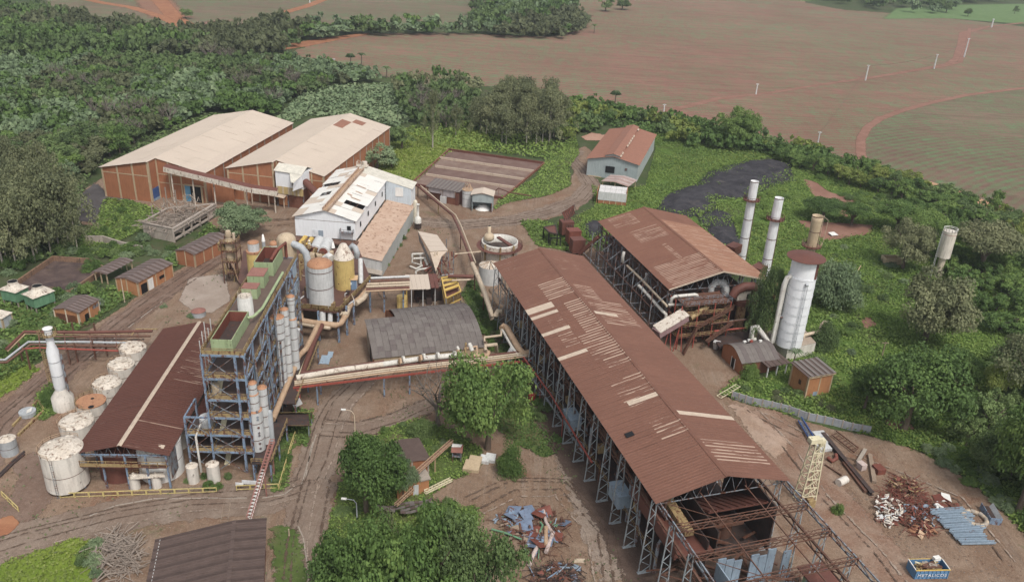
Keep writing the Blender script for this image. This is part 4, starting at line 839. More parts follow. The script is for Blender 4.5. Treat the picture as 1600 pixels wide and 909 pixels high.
# ---- grey shed
SX,SY,SD = 27.08,319.74,74.76; SLn,SWd,SHe,SHr = 48.8,20.0,7.1,9.2
loc,rz = place(SX,SY,SD)
gs = T('grey_steel_shed','grey clad shed with pinkish rust roof and raised ridge vent by the dirt track','shed',loc,rz)
roof(gs,SLn,SWd,SHe,SHr,22,1,M_SROOF,ribs=3,h=.06,seed=9)
hf = lambda x,y: SHe - .1 + (SHr - SHe) * (x / (SWd / 2) if x < SWd / 2 else (SWd - x) / (SWd / 2))
panelwall(gs,(0,0),(SWd,0),0,hf,M_GROOF,1.25); panelwall(gs,(SWd,.1),(SWd,SLn),0,lambda x,y: SHe - .1,paint('pale_grey_cladding',(0.42,0.45,0.44),None,0,.3),2)
panelwall(gs,(0,.1),(0,SLn),0,lambda x,y: SHe - .1,M_GROOF,3); panelwall(gs,(0,SLn),(SWd,SLn),0,hf,M_GROOF,3)
MB().b(7.4,11.0,-.25,-.1,2.4,5.0).build('opening',M_BLACK,gs); MB().b(15,16,-.2,-.1,4,5).build('vent',M_STEEL,gs)
for side in (0,1):
 for i in range(10):
  y0 = -.6 + i * 5; xa,xb,za,zb = (6.9,10,SHr + .2,SHr + 1.1) if side == 0 else (10,12.6,SHr + 1.1,SHr + .3)
  MB().slab([(xa,y0,za),(xb,y0,zb),(xb,y0 + 4.95,zb),(xa,y0 + 4.95,za)],.06).build('ridge_vent_sheet',M_SROOF,gs)
for i in range(12):
 if RND.random() < .8: MB().slab([(12.4,i * 4,SHr + .38),(13.0,i * 4,SHr - .1),(13.0,i * 4 + 3,SHr - .1),(12.4,i * 4 + 3,SHr + .38)],.05).build('vent_edge',M_STRIP,gs)
panelwall(gs,(6.9,0),(12.6,0),SHr - .8,lambda x,y: SHr + .2 + .9 * (1 - abs(x - 10) / 3),M_GROOF,1.4,'vent_gable')
MB().b(0.5,6,-.4,-.1,0,.35).build('plinth',M_CONCY,gs)
# small brown shed and white hut in front of it
def simple_shed(name,label,cat,pfl,pfr,pbr,z,he,hr,roofmat,wallmat,walls=True,nu=6,nv=1,ridge='v',open_=False,wallh=None,colmat=M_CONCY,pitch_dir=1,group=None,ribs=2,posts=True,oh=.4,alt=None,rib_h=.05):
 """shed from the photo position of three roof corners at eave height he: front-left, front-right, back-right"""
 a,b,c = V3(at(*pfl,he)),V3(at(*pfr,he)),V3(at(*pbr,he)); a.z = b.z = c.z = 0
 e = (b - a); Wd = e.length; ang = math.atan2(e.y,e.x); Ld = (c - b).dot(Vector((-math.sin(ang),math.cos(ang),0)))
 o = T(name,label,cat,(a.x,a.y,0),ang,group)
 mono = hr if ridge == 'mono' else None
 mf = (lambda s_,i,j,r: alt if i % 2 else None) if alt else None
 if ridge == 'v':    # ridge runs away from the viewer
  roof(o,Ld,Wd,he,hr,nu,nv,roofmat,ribs=ribs,h=rib_h,oh=oh,ov=oh,matfn=mf)
  hf = lambda x,y: he - .1 + (hr - he) * (1 - abs(x - Wd / 2) / (Wd / 2))
 elif ridge == 'mono':   # falls from back to front or the reverse
  n = nu; ws = (Wd + 2 * oh) / n; s_ = (hr - he) / Ld; ls = (Ld + 2 * oh) * math.sqrt(1 + s_ * s_)
  me = {}; rr_ = random.Random(hash(name) % 99)
  for i in range(n):
   mt = alt if (alt and i % 2) else roofmat
   m = MB(); x0 = -oh + i * ws; za,zb = he - oh * s_,hr + oh * s_; dz = (.12 if i % 2 else 0) + (rr_.uniform(-.03,.03))
   m.slab([(x0,-oh,za + dz),(x0 + ws * .97,-oh,za + dz),(x0 + ws * .97,Ld + oh,zb + dz),(x0,Ld + oh,zb + dz)],.08); m.build('roof_sheet',mt,o)
  hf = lambda x,y: he - .1 + (hr - he) * (y / Ld)
 elif ridge == 'h':   # ridge parallel to the front
  n = nu; ws = (Wd + 2 * oh) / n; rr_ = random.Random(5); s_ = (hr - he) / (Ld / 2)
  for i in range(n):
   x0 = -oh + i * ws; dz = .1 if i % 2 else 0; mt = alt if (alt and i % 2) else roofmat
   for (ya,yb,za,zb) in ((-oh,Ld / 2,he - oh * s_,hr),(Ld / 2,Ld + oh,hr,he - oh * s_)):
    MB().slab([(x0,ya,za + dz),(x0 + ws * .97,ya,za + dz),(x0 + ws * .97,yb,zb + dz),(x0,yb,zb + dz)],.08).build('roof_sheet',mt,o)
  hf = lambda x,y: he - .1 + (hr - he) * (1 - abs(y - Ld / 2) / (Ld / 2))
 if walls:
  for (p,q) in (((0,0),(Wd,0)),((Wd,0.15),(Wd,Ld)),((Wd - .15,Ld),(0,Ld)),((0,Ld - .15),(0,.15))): wall_cols(o,[(p,q)],0,wallmat,colmat,.32,3.6,hfun=hf,t=.2)
 elif posts:
  for (x,y) in ((.2,.2),(Wd - .2,.2),(Wd - .2,Ld - .2),(.2,Ld - .2),(Wd / 2,.2),(Wd / 2,Ld - .2)): MB().beam((x,y,0),(x,y,hf(x,y)),.25).build('post',colmat,o)
 return o,Wd,Ld
M_ROSE = paint('rose_patched_roof',(0.36,0.25,0.22),(0.24,0.16,0.14),0.3,.8,streak=False)
o,a,b = simple_shed('open_shelter','low open shelter with patchy rose-brown roof in front of the grey shed','shelter',(941,283),(981,291),(988,280),0,3.4,4.1,M_ROSE,None,walls=False,nu=6,ridge='v',ribs=1,alt=paint('rose_light',(0.45,0.36,0.33),None,.3))
hut = T('white_hut','small white sheet hut on an orange brick base near the grey shed','hut',at(934,318),math.radians(-9))
m = MB(); m.b(0,10,0,6,0,1.5); m.build('brick_base',M_BRICK,hut)
for x in (2,4.2,6.4,8.6): MB().b(x - .15,x + .15,-.08,.05,0,1.5).build('pier',M_CONCY,hut)
MB().b(-.1,10,-.12,.1,1.5,4.6).build('front_sheet',M_GREYL,hut)
for i in range(5):
 for j in range(2): MB().slab([(i * 2,j * 3.1,4.6 + j * .3),(i * 2 + 1.95,j * 3.1,4.6 + j * .3),(i * 2 + 1.95,j * 3.1 + 3,4.85 + j * .3),(i * 2,j * 3.1 + 3,4.85 + j * .3)],.06).build('roof_sheet',paint('white_scuffed_sheet',(.62,.6,.58),None,.3,2,streak=False),hut)
m = MB(); m.b(9.85,10.05,.1,6,1.5,5.2); m.b(-.6,-.4,.1,6.5,0,4.9); m.build('side_wall',M_BRICKO,hut)
# ---- pump shed, silo and grey kiosk by the ponds
o,a,b = simple_shed('pump_shed','pump shed with grey corrugated roof striped dark beside a pale silo and settling ponds','shed',(667,291),(717,300),(724,290),0,5.2,6.0,M_GTILEC,M_GREYL,walls=False,nu=18,ridge='mono',alt=M_GTILEB,colmat=M_STEELR)
m = MB(); m.b(0.6,a * .42,.2,.35,3.2,4.9); m.b(a * .45,a * .86,.1,.3,2.6,4.9); m.build('upper_cladding',paint('pinkish_cladding',(.42,.38,.38),None,.15),o)
m = MB(); m.b(a * .43,a * .62,-.3,0,0,2.6); m.build('white_wall',M_GREYL,o)
m = MB(); m.b(a * .62,a * .98,.3,.6,0,2.5); m.b(.3,a * .4,1.4,1.8,0,3.0); m.build('inner_wall',M_BRICKD,o)
m = MB(); m.b(a * .9,a * .98,-.1,5,0,4.9); m.build('end_wall',M_RCAP,o)
g = at(730,322); s_ = T('silo','short pale round silo with rusty stubby top between the pump shed and grey kiosk','silo',g)
MB().cyl((0,0,0),1.85,0,6.0,20).build('shell',M_GREYL,s_); m = MB(); m.cyl((0,0,0),1.95,6.0,6.2,20)
for k in range(7): t = k * .9; m.beam((1.8 * math.cos(t),1.8 * math.sin(t),6.1),(.8 * math.cos(t + 1),.8 * math.sin(t + 1),8.2),.14)
m.build('top_frame',M_PIPEO,s_)
m = MB(); m.cyl((0,0,0),1.92,3.0,3.12,20,cap=False); m.cyl((0,0,0),1.92,4.8,4.92,20,cap=False); m.build('band',M_STEEL,s_)
kx = at(737,330); ki = T('grey_kiosk','grey clad kiosk with cream gable roof open at the bottom front, right of the silo','kiosk',kx,math.radians(-3))
m = MB(); m.b(0,7.0,0,.15,3.4,6.3); m.b(6.9,7.05,0,5,0,6.2); m.b(0,.15,0,5,0,6.2); m.b(0,7,4.9,5.05,0,6.3); m.build('cladding',M_GROOF,ki)
m = MB(); m.slab([(-.5,-.5,6.1),(3.5,-.5,7.1),(3.5,5.5,7.1),(-.5,5.5,6.1)],.1); m.slab([(3.5,-.5,7.1),(7.5,-.5,6.1),(7.5,5.5,6.1),(3.5,5.5,7.1)],.1); m.poly([(0,.05,6.2),(7,.05,6.2),(3.5,.05,7.0)]); m.build('roof',M_CREAM,ki)
m = MB(); m.cyl((3.6,3.2,0),3.0,0,1.6,10,r1=1.2); m.build('pale_heap',M_WHITE,ki); MB().beam((6.8,0,0),(6.8,0,3.4),.25).build('post',M_RCAP,ki)
# ---- small brown roofed sheds by the road (left)
o,a,b = simple_shed('road_shed','brick shed with ribbed brown roof near the concrete ruin, farthest of the roadside row','shed',(275,391),(303,397),(348,368),0,4.2,4.9,M_BROOF,M_BRICK,nu=16,ridge='v',nv=1,ribs=1,alt=M_BROOFP)
o,a,b = simple_shed('road_shed','orange brick roadside shed with ribbed brown roof and white doorway, second nearest','shed',(181,434),(214,441),(260,410),0,4.0,4.7,M_BROOF,M_BRICKO,nu=16,ridge='v',nv=1,ribs=1,alt=M_BROOFP)
MB().b(a + .02,a + .12,1.0,3.4,0,2.8).build('doorway',M_BLACK,o); MB().b(a + .02,a + .14,3.4,5.6,0,3.2).build('white_wall',M_WHITE,o); MB().b(a + .02,a + .14,8,10,1.4,2.3).build('window',M_BLACK,o)
o,a,b = simple_shed('road_shed','cream trimmed brick shed with torn brown roof, nearest of the roadside row beside the road','shed',(84,482),(121,488),(152,468),0,3.8,4.5,M_BROOF,M_BRICKO,nu=14,ridge='v',nv=1,ribs=1,alt=M_BROOFP,colmat=paint('pale_cream_trim',(.6,.52,.4),None,.05))
MB().b(a + .02,a + .12,2.0,3.4,0.2,2.2).build('doorway',M_BLACK,o); MB().b(a + .02,a + .12,5.0,8,2.2,3.1).build('window',M_STEEL,o); MB().b(.4,a - .4,-.1,.05,.3,2.8).build('rust_panel',M_BRICKD,o)
o,a,b = simple_shed('ribbed_roof_remnant','strip of ribbed brown roof half buried in bushes beside the retention pool','shed',(146,424),(166,428),(192,404),0,3.2,3.5,M_BROOF,None,walls=False,nu=14,ridge='v',nv=1,ribs=1,alt=M_BROOFP)
M_BROOFD = paint('dark_brown_fibre_roof',(0.080,0.056,0.049),(0.06,0.042,0.037),0.12,0.8,0.9,streak=False,rustc=(0.10,0.08,0.075))
# ---- front ribbed roof (bottom of the view)
fa,fb,fc = V3(at(366,813,6.4)),V3(at(242.4,843,4.6)),V3(at(417,809,5.6))
ax = (V3(at(366,813,6.4)) - V3(at(357,909,6.4))).normalized(); ax.z = 0
fr2 = T('ribbed_roof_shed','dark brown shed with wide ribbed roof in the near foreground left, beside the dirt road','shed',(fa.x,fa.y,0),math.atan2(ax.y,ax.x) - math.pi / 2)
Mi = (Matrix.Translation(fr2.location) @ Matrix.Rotation(fr2.rotation_euler[2],4,'Z')).inverted(); lb,lc = Mi @ fb,Mi @ fc
nR = 26; stp = 0.72
for i in range(nR):
 y1 = -i * stp; y0 = y1 - stp * .97
 for (xx,zz,yo) in ((lb.x,4.6,lb.y),(lc.x,5.6,lc.y)):
  t0,dz = (0,0)
  me_ = MB(); pts = [(y0,0),(y0 + stp * .5,0),(y0 + stp * .58,.16),(y0 + stp * .9,.16),(y1,0)]
  vs = [(0,y,6.4 + z) for (y,z) in pts] + [(xx,y + yo,zz + z) for (y,z) in pts]; k = len(pts)
  fsx = [(q,q + 1,k + q + 1,k + q) for q in range(k - 1)]
  if xx > 0: fsx = [f[::-1] for f in fsx]
  me_.add(vs,fsx); me_.build('roof_sheet',M_BROOF if i % 3 else M_BROOFD,fr2)
m = MB(); m.b(lb.x + 1,lc.x - .5,-18.5,-.8,0,4.4); m.build('walls',M_BRICKD,fr2)
m = MB(); m.beam((lb.x + .8,lb.y,4.78),(lb.x + .8,lb.y - 18.5,4.78),.08); m.build('cable',M_GREYL,fr2)
m = MB(); m.slab([(-.3,0,6.5),(.3,0,6.5),(.3,-18.6,6.5),(-.3,-18.6,6.5)],.08); m.build('ridge_cap',M_BROOF,fr2)
# ---- arched tile-roofed building
AX,AY = -30.2,162.8; a18 = HA - math.pi / 2
ab = T('vaulted_store','brick store under a broad vaulted roof of patchy grey tiles beside the pipe bridge','store building',(AX,AY,0),a18)
AL,AD = 25.4,23.0
def az(u): return 4.0 + 3.1 * (1 - ((u - 11.5) / 11.5) ** 2)
nv_,nu_ = 18,16; tr = random.Random(11); TM = [M_GTILE,M_GTILE,M_GTILEB,M_GTILEC]
tile_me = {}
for j in range(nu_):
 ua,ub = -.3 + j * (AD + .6) / nu_,-.3 + (j + 1) * (AD + .6) / nu_; za,zb = az(max(ua,-.2)),az(min(ub,AD + .2)); ln = math.hypot(ub - ua,zb - za); th = math.atan2(zb - za,ub - ua)
 for i in range(nv_):
  v0 = -.4 + i * (AL + .8) / nv_; wv = (AL + .8) / nv_
  if ua > 11.6 and v0 < 6.2: continue
  if ua > 11.6: mt = M_GTILEC if tr.random() < .4 else M_GTILE
  else: mt = TM[int(tr.random() ** 1.3 * 4)] if tr.random() < .75 else M_GTILE
  if i > 14 and 5 < j < 9: mt = M_GTILEC
  key = (round(ln,2),mt.name)
  if key not in tile_me:
   mm = MB(); mm.box((wv / 2,ln / 2,0),(wv * .97,ln * 1.03,.07))
   for q in range(3): mm.box((wv * (q + .5) / 3,ln / 2,.05),(wv * .12,ln,.05))
   me = bpy.data.meshes.new('roof_tile'); me.from_pydata(mm.v,[],mm.f); me.materials.append(mt); tile_me[key] = me
  link_mesh('roof_tile',tile_me[key],ab,(v0 + tr.uniform(-.02,.02),ua,za + tr.uniform(0,.04) + (.03 if (i + j) % 2 else 0)),(th,tr.uniform(-.01,.01),tr.uniform(-.012,.012)))
def vault_end(x,ulo,uhi,mat,name='gable_wall'):
 m = MB(); n = 14; pts = [(x,ulo,0)] + [(x,ulo + (uhi - ulo) * k / n,az(ulo + (uhi - ulo) * k / n) - .12) for k in range(n + 1)] + [(x,uhi,0)]
 m.add(pts + [(p[0] + .25,p[1],p[2]) for p in pts],[tuple(range(len(pts))),tuple(range(len(pts),2 * len(pts)))[::-1]]); m.build(name,mat,ab)
vault_end(0,0.2,12.4,M_CONC); vault_end(AL - .25,.2,AD - .2,M_BRICKD); vault_end(6.2,12.4,AD - .2,M_BRICK)
m = MB(); m.b(0,.1,2.5,4.5,0,3.5); m.build('door',M_BLUEG,ab); MB().b(-.08,.05,5,7,0,4).build('doorway',M_BLACK,ab); MB().b(-.1,.05,.2,2.3,0,4).build('brick_panel',M_BRICKO,ab)
MB().b(0,AL,0,.25,0,3.9).build('front_wall',M_CONCY,ab); MB().b(6,AL,AD - .25,AD,0,3.9).build('rear_wall',M_BRICK,ab); MB().b(0,6.3,12.3,12.5,0,6.9).build('step_wall',M_BRICKD,ab)
# ---- collapsed concrete frame ruin
rx = at(221,366); ru = T('concrete_ruin','collapsed grey concrete frame filled with broken timber in front of the left brick warehouse','ruin',rx,0)
e1,e2,e3,e4 = [V3(at(*p,4.5)) for p in ((222,347),(270,357),(336,318),(262,325))]
M_RUIN = paint('ruin_grey_concrete',(0.42,0.36,0.31),(0.33,0.28,0.24),0.2,rustc=(.17,.14,.12)); M_TIMB = paint('bleached_timber',(0.34,0.28,0.23),(0.22,0.18,0.15),0.1)
g1,g2,g3,g4 = [Vector((e.x,e.y,0)) for e in (e1,e2,e3,e4)]; Z = Vector((0,0,1))
m = MB(); m.add([tuple(g1),tuple(g2),tuple(e2),tuple(e1)],[(0,1,2,3)]); n_ = (g2 - g1).normalized(); nn = Vector((-n_.y,n_.x,0)) * .3; m.add([tuple(g1 + nn),tuple(g2 + nn),tuple(e2 + nn),tuple(e1 + nn)],[(3,2,1,0)]); m.beam(e1,e2,.5,.25); m.build('front_wall',M_RUIN,ru,world=True)
for zt in (4.4,0.9): MB().beam(g2 + Z * zt,g3 + Z * zt,.7,.5).build('long_beam',M_RUIN,ru,world=True)
MB().beam(g2 + Z * 3.6 + Vector((.3,-.3,0)),g3 + Z * 3.6 + Vector((.3,-.3,0)),.3,.3).build('long_beam',M_RUIN,ru,world=True)
for t in (0,.22,.4,.6,.8,1): MB().beam(g2.lerp(g3,t),g2.lerp(g3,t) + Z * 4.4,.5).build('column',M_RUIN,ru,world=True)
MB().beam(e1,e4,.4,.3).build('rim_beam',M_RUIN,ru,world=True); MB().beam(e4,e3,.4,.3).build('rim_beam',M_RUIN,ru,world=True)
q = g2.lerp(g3,.8); MB().beam(q + Z * 2.4,g3 + Z * 2.4,.15,3.6).build('end_wall',M_RUIN,ru,world=True)
m = MB(); m.slab([tuple(g1 + Z * 2.5),tuple(g2 + Z * 2.5),tuple(g3 + Z * 2.2),tuple(g4 + Z * 2.2)],.2); m.build('collapsed_floor',M_TIMB,ru,world=True)
r = random.Random(5);
for grp in range(3):
 m = MB()
 for k in range(75):
  s_,t = r.random(),r.random(); p = g1.lerp(g2,s_).lerp(g4.lerp(g3,s_),t); a = r.uniform(0,6.28); l = r.uniform(1.5,5); z = r.uniform(2.2,4.8); m.beam(p + Z * z,p + Z * (z + r.uniform(-1.2,1.8)) + Vector((math.cos(a) * l,math.sin(a) * l,0)),r.uniform(.1,.24))
 meta(m.build('fallen_timber',M_TIMB,ru,world=True),kind='stuff')
for (px,py,h) in ((241,345,7),(254,350,6),(279,335,9.5),(292,335,7.5),(305,325,6.5),(262,318,7),(259,330,6)):
 p = at(px,py + 6,0); MB().beam(p,(p[0],p[1],h),.3).build('standing_post',M_TIMB,ru,world=True)
for k in range(16):
 p = V3(at(r.uniform(262,315),r.uniform(312,340),4)); a = r.uniform(0,6.28); l = r.uniform(2,5); MB().pipe([p,p + Vector((l * .5 * math.cos(a),l * .5 * math.sin(a),r.uniform(1,3))),p + Vector((l * math.cos(a),l * math.sin(a),r.uniform(-1,2)))],.13,5).build('bent_bar',M_TIMB,ru,world=True)
# long broken wall left of the ruin
bw = T('broken_wall','broken mossy concrete wall running through bushes left of the ruin','wall',at(140,385)); m = MB()
pts = [at(133,368,2.2),at(160,368,2.2),at(190,378,2.0),at(222,385,1.8)]
for p,q in zip(pts[:-1],pts[1:]): m.beam((p[0],p[1],p[2] / 2),(q[0],q[1],q[2] / 2),.4,2.1)
m.build('wall',M_RUIN,bw,world=True)
# ---- retention pool
def basin(name,label,px,mat,matw,h=1.2,mf=None):
 pts = [at(*p) for p in px]; o = T(name,label,'basin',pts[0])
 MB().poly([(p[0],p[1],.18) for p in pts]).build('bed',mat,o,world=True)
 for p,q in zip(pts,pts[1:] + pts[:1]): MB().beam((p[0],p[1],h / 2),(q[0],q[1],h / 2),.45,h).build('rim_wall',matw,o,world=True)
 return o
m_mud = soil('dark_dried_mud',[(0.085,0.06,0.055),(0.06,0.045,0.045),(0.14,0.10,0.085),(0.11,0.08,0.05)],scales=(.08,.3,1.4),alpha=False)
basin('retention_pool','dark empty retention pool with orange rimmed walls among bushes at far left',[(20,452),(84,408),(140,412),(165,425),(110,462),(60,470)],m_mud,paint('rust_stained_wall',(.26,.16,.10),(.18,.11,.08),.4,rustc=(.10,.07,.055)),1.6)
# settling ponds
m_pond = soil('pond_crust',[(0.20,0.135,0.11),(0.165,0.11,0.09),(0.25,0.19,0.155),(0.15,0.095,0.075)],scales=(.05,.2,1.2),alpha=False,green=((0.13,0.15,0.07),.68))
m_pond2 = soil('pond_crust_dark',[(0.16,0.10,0.085),(0.13,0.085,0.07),(0.19,0.13,0.11),(0.12,0.075,0.06)],scales=(.05,.2,1.2),alpha=False)
sp = T('settling_ponds','row of shallow brown settling ponds split by low stained concrete walls behind the pump shed','settling ponds',at(745,280))
C0,C1,C2,C3 = (701,236),(850,257),(785,312),(641,290)
def pq(s_,t): a = V3(at(*C0)).lerp(V3(at(*C1)),s_); b = V3(at(*C3)).lerp(V3(at(*C2)),s_); p = a.lerp(b,t); return p
rows = [0,.26,.5,.73,1.0]
for k in range(4):
 a,b,c,d = pq(0,rows[k]),pq(1,rows[k]),pq(1,rows[k + 1]),pq(0,rows[k + 1]); MB().poly([(v.x,v.y,.16 + .02 * k) for v in (d,c,b,a)]).build('pond_bed',m_pond if k % 2 else m_pond2,sp,world=True)
for k,t in enumerate(rows):
 for q in range(6):
  a,b = pq(q / 6 + (.05 if k in (2,3) and q == 0 else 0),t),pq((q + 1) / 6 - .004,t); m = MB(); m.beam(a + Z * .55,b + Z * .55,.5,1.1); m.build('pond_wall',M_STRIP if k in (1,2,3) else M_RCAP,sp,world=True)
for s_ in (0,1): MB().beam(pq(s_,0) + Z * .4,pq(s_,1) + Z * .4,.5,.9).build('end_wall',M_BRICKD,sp,world=True)
m = MB(); m.pipe([at(772,300,.8),at(779,294,2.4),at(797,301,2.4),at(830,306,2.4)],.2,6); m.beam(at(779,309,0),at(779,295,2.4),.15); meta(m.build('outlet_pipe',M_RCAP,None,origin=at(772,302)),'thin rust pipe on a post by the ponds right of the grey kiosk','pipe')
# tyre-ridged road edges, kerbs
kb = MB()
for pl in ([(95,769),(180,772),(250,775),(340,765)],): pass
# ---- ethanol hall (left)
LX,LY,LD = -74.79,118.61,93.3
loc,rzL = place(LX,LY,LD); LL,LW_,LHe,LHr = 45.4,15.4,7.9,9.7
eh = T('tank_hall','open hall with dark red roof and cream ridge strip on blue posts, left foreground','tank hall',loc,rzL)
m_eh = red_roof('dark_red_hall_roof',(0.108,0.044,0.032),(0.095,0.039,0.029),math.radians(LD),(LX,LY),[(22,44,9.5,15,0.34),(7,8,8,16,0.6),(0,1,8,16,.3)],rib=1.6,wear=.45)
roof(eh,LL,LW_,LHe,LHr,36,1,m_eh,ribs=2,h=.05,oh=.6)
ridge_cap(eh,LL,LW_ / 2,LHr + .05,M_STRIP,.8,.6); purlins(eh,LL,LW_,LHe,LHr,8,M_STEEL,step=5.6,w=.1)
MB().slab([(12.4,1.2,8.45),(14.6,1.0,8.2),(14.6,1.9,8.25),(12.4,2.1,8.5)],.05).build('patch_sheet',M_STRIP,eh)
for i in range(9):
 y = i * LL / 8
 for x in (.2,LW_ - .2): MB().beam((x,y,0),(x,y,LHe - .1),.3).build('post',M_BLUE,eh)
for x in (4,8,11.6): MB().beam((x,0,0),(x,0,LHe - .4),.3).build('post',M_BLUE,eh)
MB().beam((0,0,5.2),(LW_,0,5.2),.22).build('tie_beam',M_BLUE,eh); MB().beam((0,0,LHe - .5),(LW_,0,LHe - .5),.22).build('tie_beam',M_BLUE,eh)
m = MB(); m.b(-2.5,LW_,-.9,.1,5.3,5.42); m.build('walkway',M_STEELR,eh)
m = MB(); m.rail([(-2.5,-.85,5.4),(LW_,-.85,5.4)],1.15,.1,1.5); m.b(-2.5,11,-.88,-.86,5.4,6.1); m.build('handrail',M_YEL,eh)
m = MB(); m.b(LW_ + .1,LW_ + .2,.5,6,2.0,7.6); m.build('side_cladding',M_STEEL,eh)
MB().b(-.4,-.1,.5,LL,LHe - .7,LHe - .45).build('gutter',paint('greenish_gutter',(.34,.35,.26),None,.3),eh)
def lp(v,u,z=0): return fpt(LX,LY,LD,v,u,z)
# attached lower roof
m = MB();
for k in range(5): MB().slab([(LW_ + .3,9.2 + k * 2.6,6.5),(LW_ + 4.6,9.2 + k * 2.6,5.9),(LW_ + 4.6,11.75 + k * 2.6,5.9),(LW_ + .3,11.75 + k * 2.6,6.5)],.07).build('low_roof_sheet',m_eh,eh)
def tank(name,label,loc,r,h,mat,topmat=None,topkind='dome',group=None,rings=2,cat='tank',z0=0.0,legs=0,ladder=False,th=.95,n=28):
 o = T(name,label,cat,(loc[0],loc[1],z0),0,group)
 MB().cyl((0,0,0),r,.0 if not legs else .8,h,n,cap=True).build('shell',mat,o)
 if topkind == 'dome': MB().lathe((0,0,h),[(r + .06,0),(r * .96,th * .25),(r * .6,th * .8),(r * .12,th),(0.001,th)],n,True,False).build('top',topmat or mat,o)
 elif topkind == 'cone': MB().lathe((0,0,h),[(r + .05,0),(r * .25,th),(r * .25,th + .3),(0.001,th + .3)],n,False,False).build('top',topmat or mat,o)
 elif topkind == 'flat': MB().cyl((0,0,h),r + .08,0,.12,n).build('top',topmat or mat,o)
 for k in range(rings): z = h * (k + 1) / (rings + 1); MB().cyl((0,0,z),r + .05,0,.1,n,cap=False).build('band',M_STEELR,o)
 if legs:
  m = MB()
  for k in range(legs): t = 6.28 * k / legs; m.beam((r * .8 * math.cos(t),r * .8 * math.sin(t),0),(r * .8 * math.cos(t),r * .8 * math.sin(t),.8),.3)
  m.build('legs',M_CONC,o)
 if ladder:
  m = MB(); m.beam((-.2,-r - .15,0),(-.2,-r - .15,h),.05); m.beam((.2,-r - .15,0),(.2,-r - .15,h),.05)
  for k in range(int(h / .5)): m.beam((-.2,-r - .15,k * .5),(.2,-r - .15,k * .5),.04)
  m.build('ladder',M_STEEL,o)
 return o
def flakes(o,r,z,seed,n=46,th=.85):
 """loose curled plates of paint and lagging lying on a tank lid"""
 q = random.Random(seed); vs = MB()
 for k in range(n):
  a = q.uniform(0,6.28); d = r * math.sqrt(q.random()) * .93; zz = z + th * (1 - (d / r) ** 2) + .04; s_ = q.uniform(.25,.75); b = q.uniform(0,6.28)
  p = [(math.cos(a) * d + s_ * math.cos(b + t) * q.uniform(.6,1),math.sin(a) * d + s_ * math.sin(b + t) * q.uniform(.6,1),zz + q.uniform(0,.28)) for t in (0,1.4,2.9,4.5)]
  vs.slab(p,.04)
 meta(vs.build('flakes',M_FLAKE,o),kind='stuff')
tk = [((95,700),3.55,8.3,8,M_TANKW,'dome','biggest streaky white tank with flaking lid at the near corner of the tank row'),
  ((119,658),3.1,5.0,0,M_TANKW,'dome','white tank with heaped flakes on its lid, second from the near end of the row'),
  ((142,627),2.75,4.4,0,M_TANKW,'flat','tank with flat plain orange rust lid in the white tank row'),
  ((167,598),2.8,4.2,0,M_TANKW,'dome','white tank with flaking lid just beyond the orange topped tank'),
  ((189,569),2.75,4.2,0,M_TANKW,'dome','second farthest white tank with brown blotched lid in the row'),
  ((207,543),2.85,4.2,0,M_TANKW,'dome','farthest white tank with flaking lid, touching the pipe rack')]
for k,(p,r_,h,lg,mt,kd,lb_) in enumerate(tk):
 loc = at(*p,h); o = tank('storage_tank',lb_,loc,r_,h,mt,M_ORANGE if kd == 'flat' else M_FLAKE,kd,None,1,legs=lg,ladder=(k == 0))
 if kd != 'flat': flakes(o,r_,h,k)
 m = MB(); m.rail([(r_ * 1.04 * math.cos(t),r_ * 1.04 * math.sin(t),h) for t in np.linspace(1.2,4.6,9)],.8,.06,1.4); m.build('handrail',M_PIPEO if k != 2 else M_YEL,o)
 if kd == 'flat':
  m = MB(); m.cyl((1.0,-2.0,h + .13),.55,0,.02,12); m.cyl((-.1,.9,h + .13),.35,0,.02,10); m.build('hatch',M_BLACK,o)
 if k == 0: m = MB(); m.cyl((-1.2,1.6,h + .3),.5,0,.5,10); m.cyl((1.6,-2.0,h + .3),.4,0,.06,10); m.build('manhole',M_CONC,o)
# tanks in and in front of the hall
tank('storage_tank','dark red-brown tank with pale base ring under the near hall end',lp(4.9,4.6),3.6,6.2,M_RCAP,M_RCAP,'flat',rings=1)
tank('storage_tank','wide white tank under the hall roof with a bright white band near its top',lp(12.0,5.2),3.9,7.0,M_WHITE,M_WHITE,'flat',rings=1)
for (u,v) in ((14,5),(14,11.5),(23,5),(23,11.5),(32,8)): tank('storage_tank',f'shadowed tank deep in the dark red roofed hall, {"left" if v < 8 else "right"} side, {"front" if u < 20 else ("middle" if u < 30 else "back")} row',lp(v,u),3.2,5.5,M_TANKW if v > 6 else M_RCAP,None,'flat','tanks deep inside the dark red roofed hall',rings=0)
for (p,r_,h,lb_) in (((212,762),.9,2.7,'stubby white drum in front of the hall, left of the near pair'),((246,760),.85,2.6,'stubby white drum in front of the hall, right of the near pair'),((303,752),1.05,3.6,'white drum among bushes left of its twin below the blue tower'),((335,750),1.15,3.7,'fatter leaning white drum at the foot of the blue tower')):
 o = tank('white_drum',lb_,at(*p),r_,h,M_TANKW,M_FLAKE,'cone',rings=0,cat='drum',th=.35,n=18)
o = T('drum_platform','rusty railed platform over the two near white drums in front of the tank hall','platform',at(230,757)); m = MB(); m.slab([at(203,748,2.9),at(258,744,2.9),at(255,737,2.9),at(201,741,2.9)],.15); m.build('deck',M_FLAKE,o,world=True)
m = MB(); m.rail([at(203,748,2.9),at(201,741,2.9),at(222,739,2.9)],1,.07,.8); m.build('handrail',M_YEL,o,world=True)
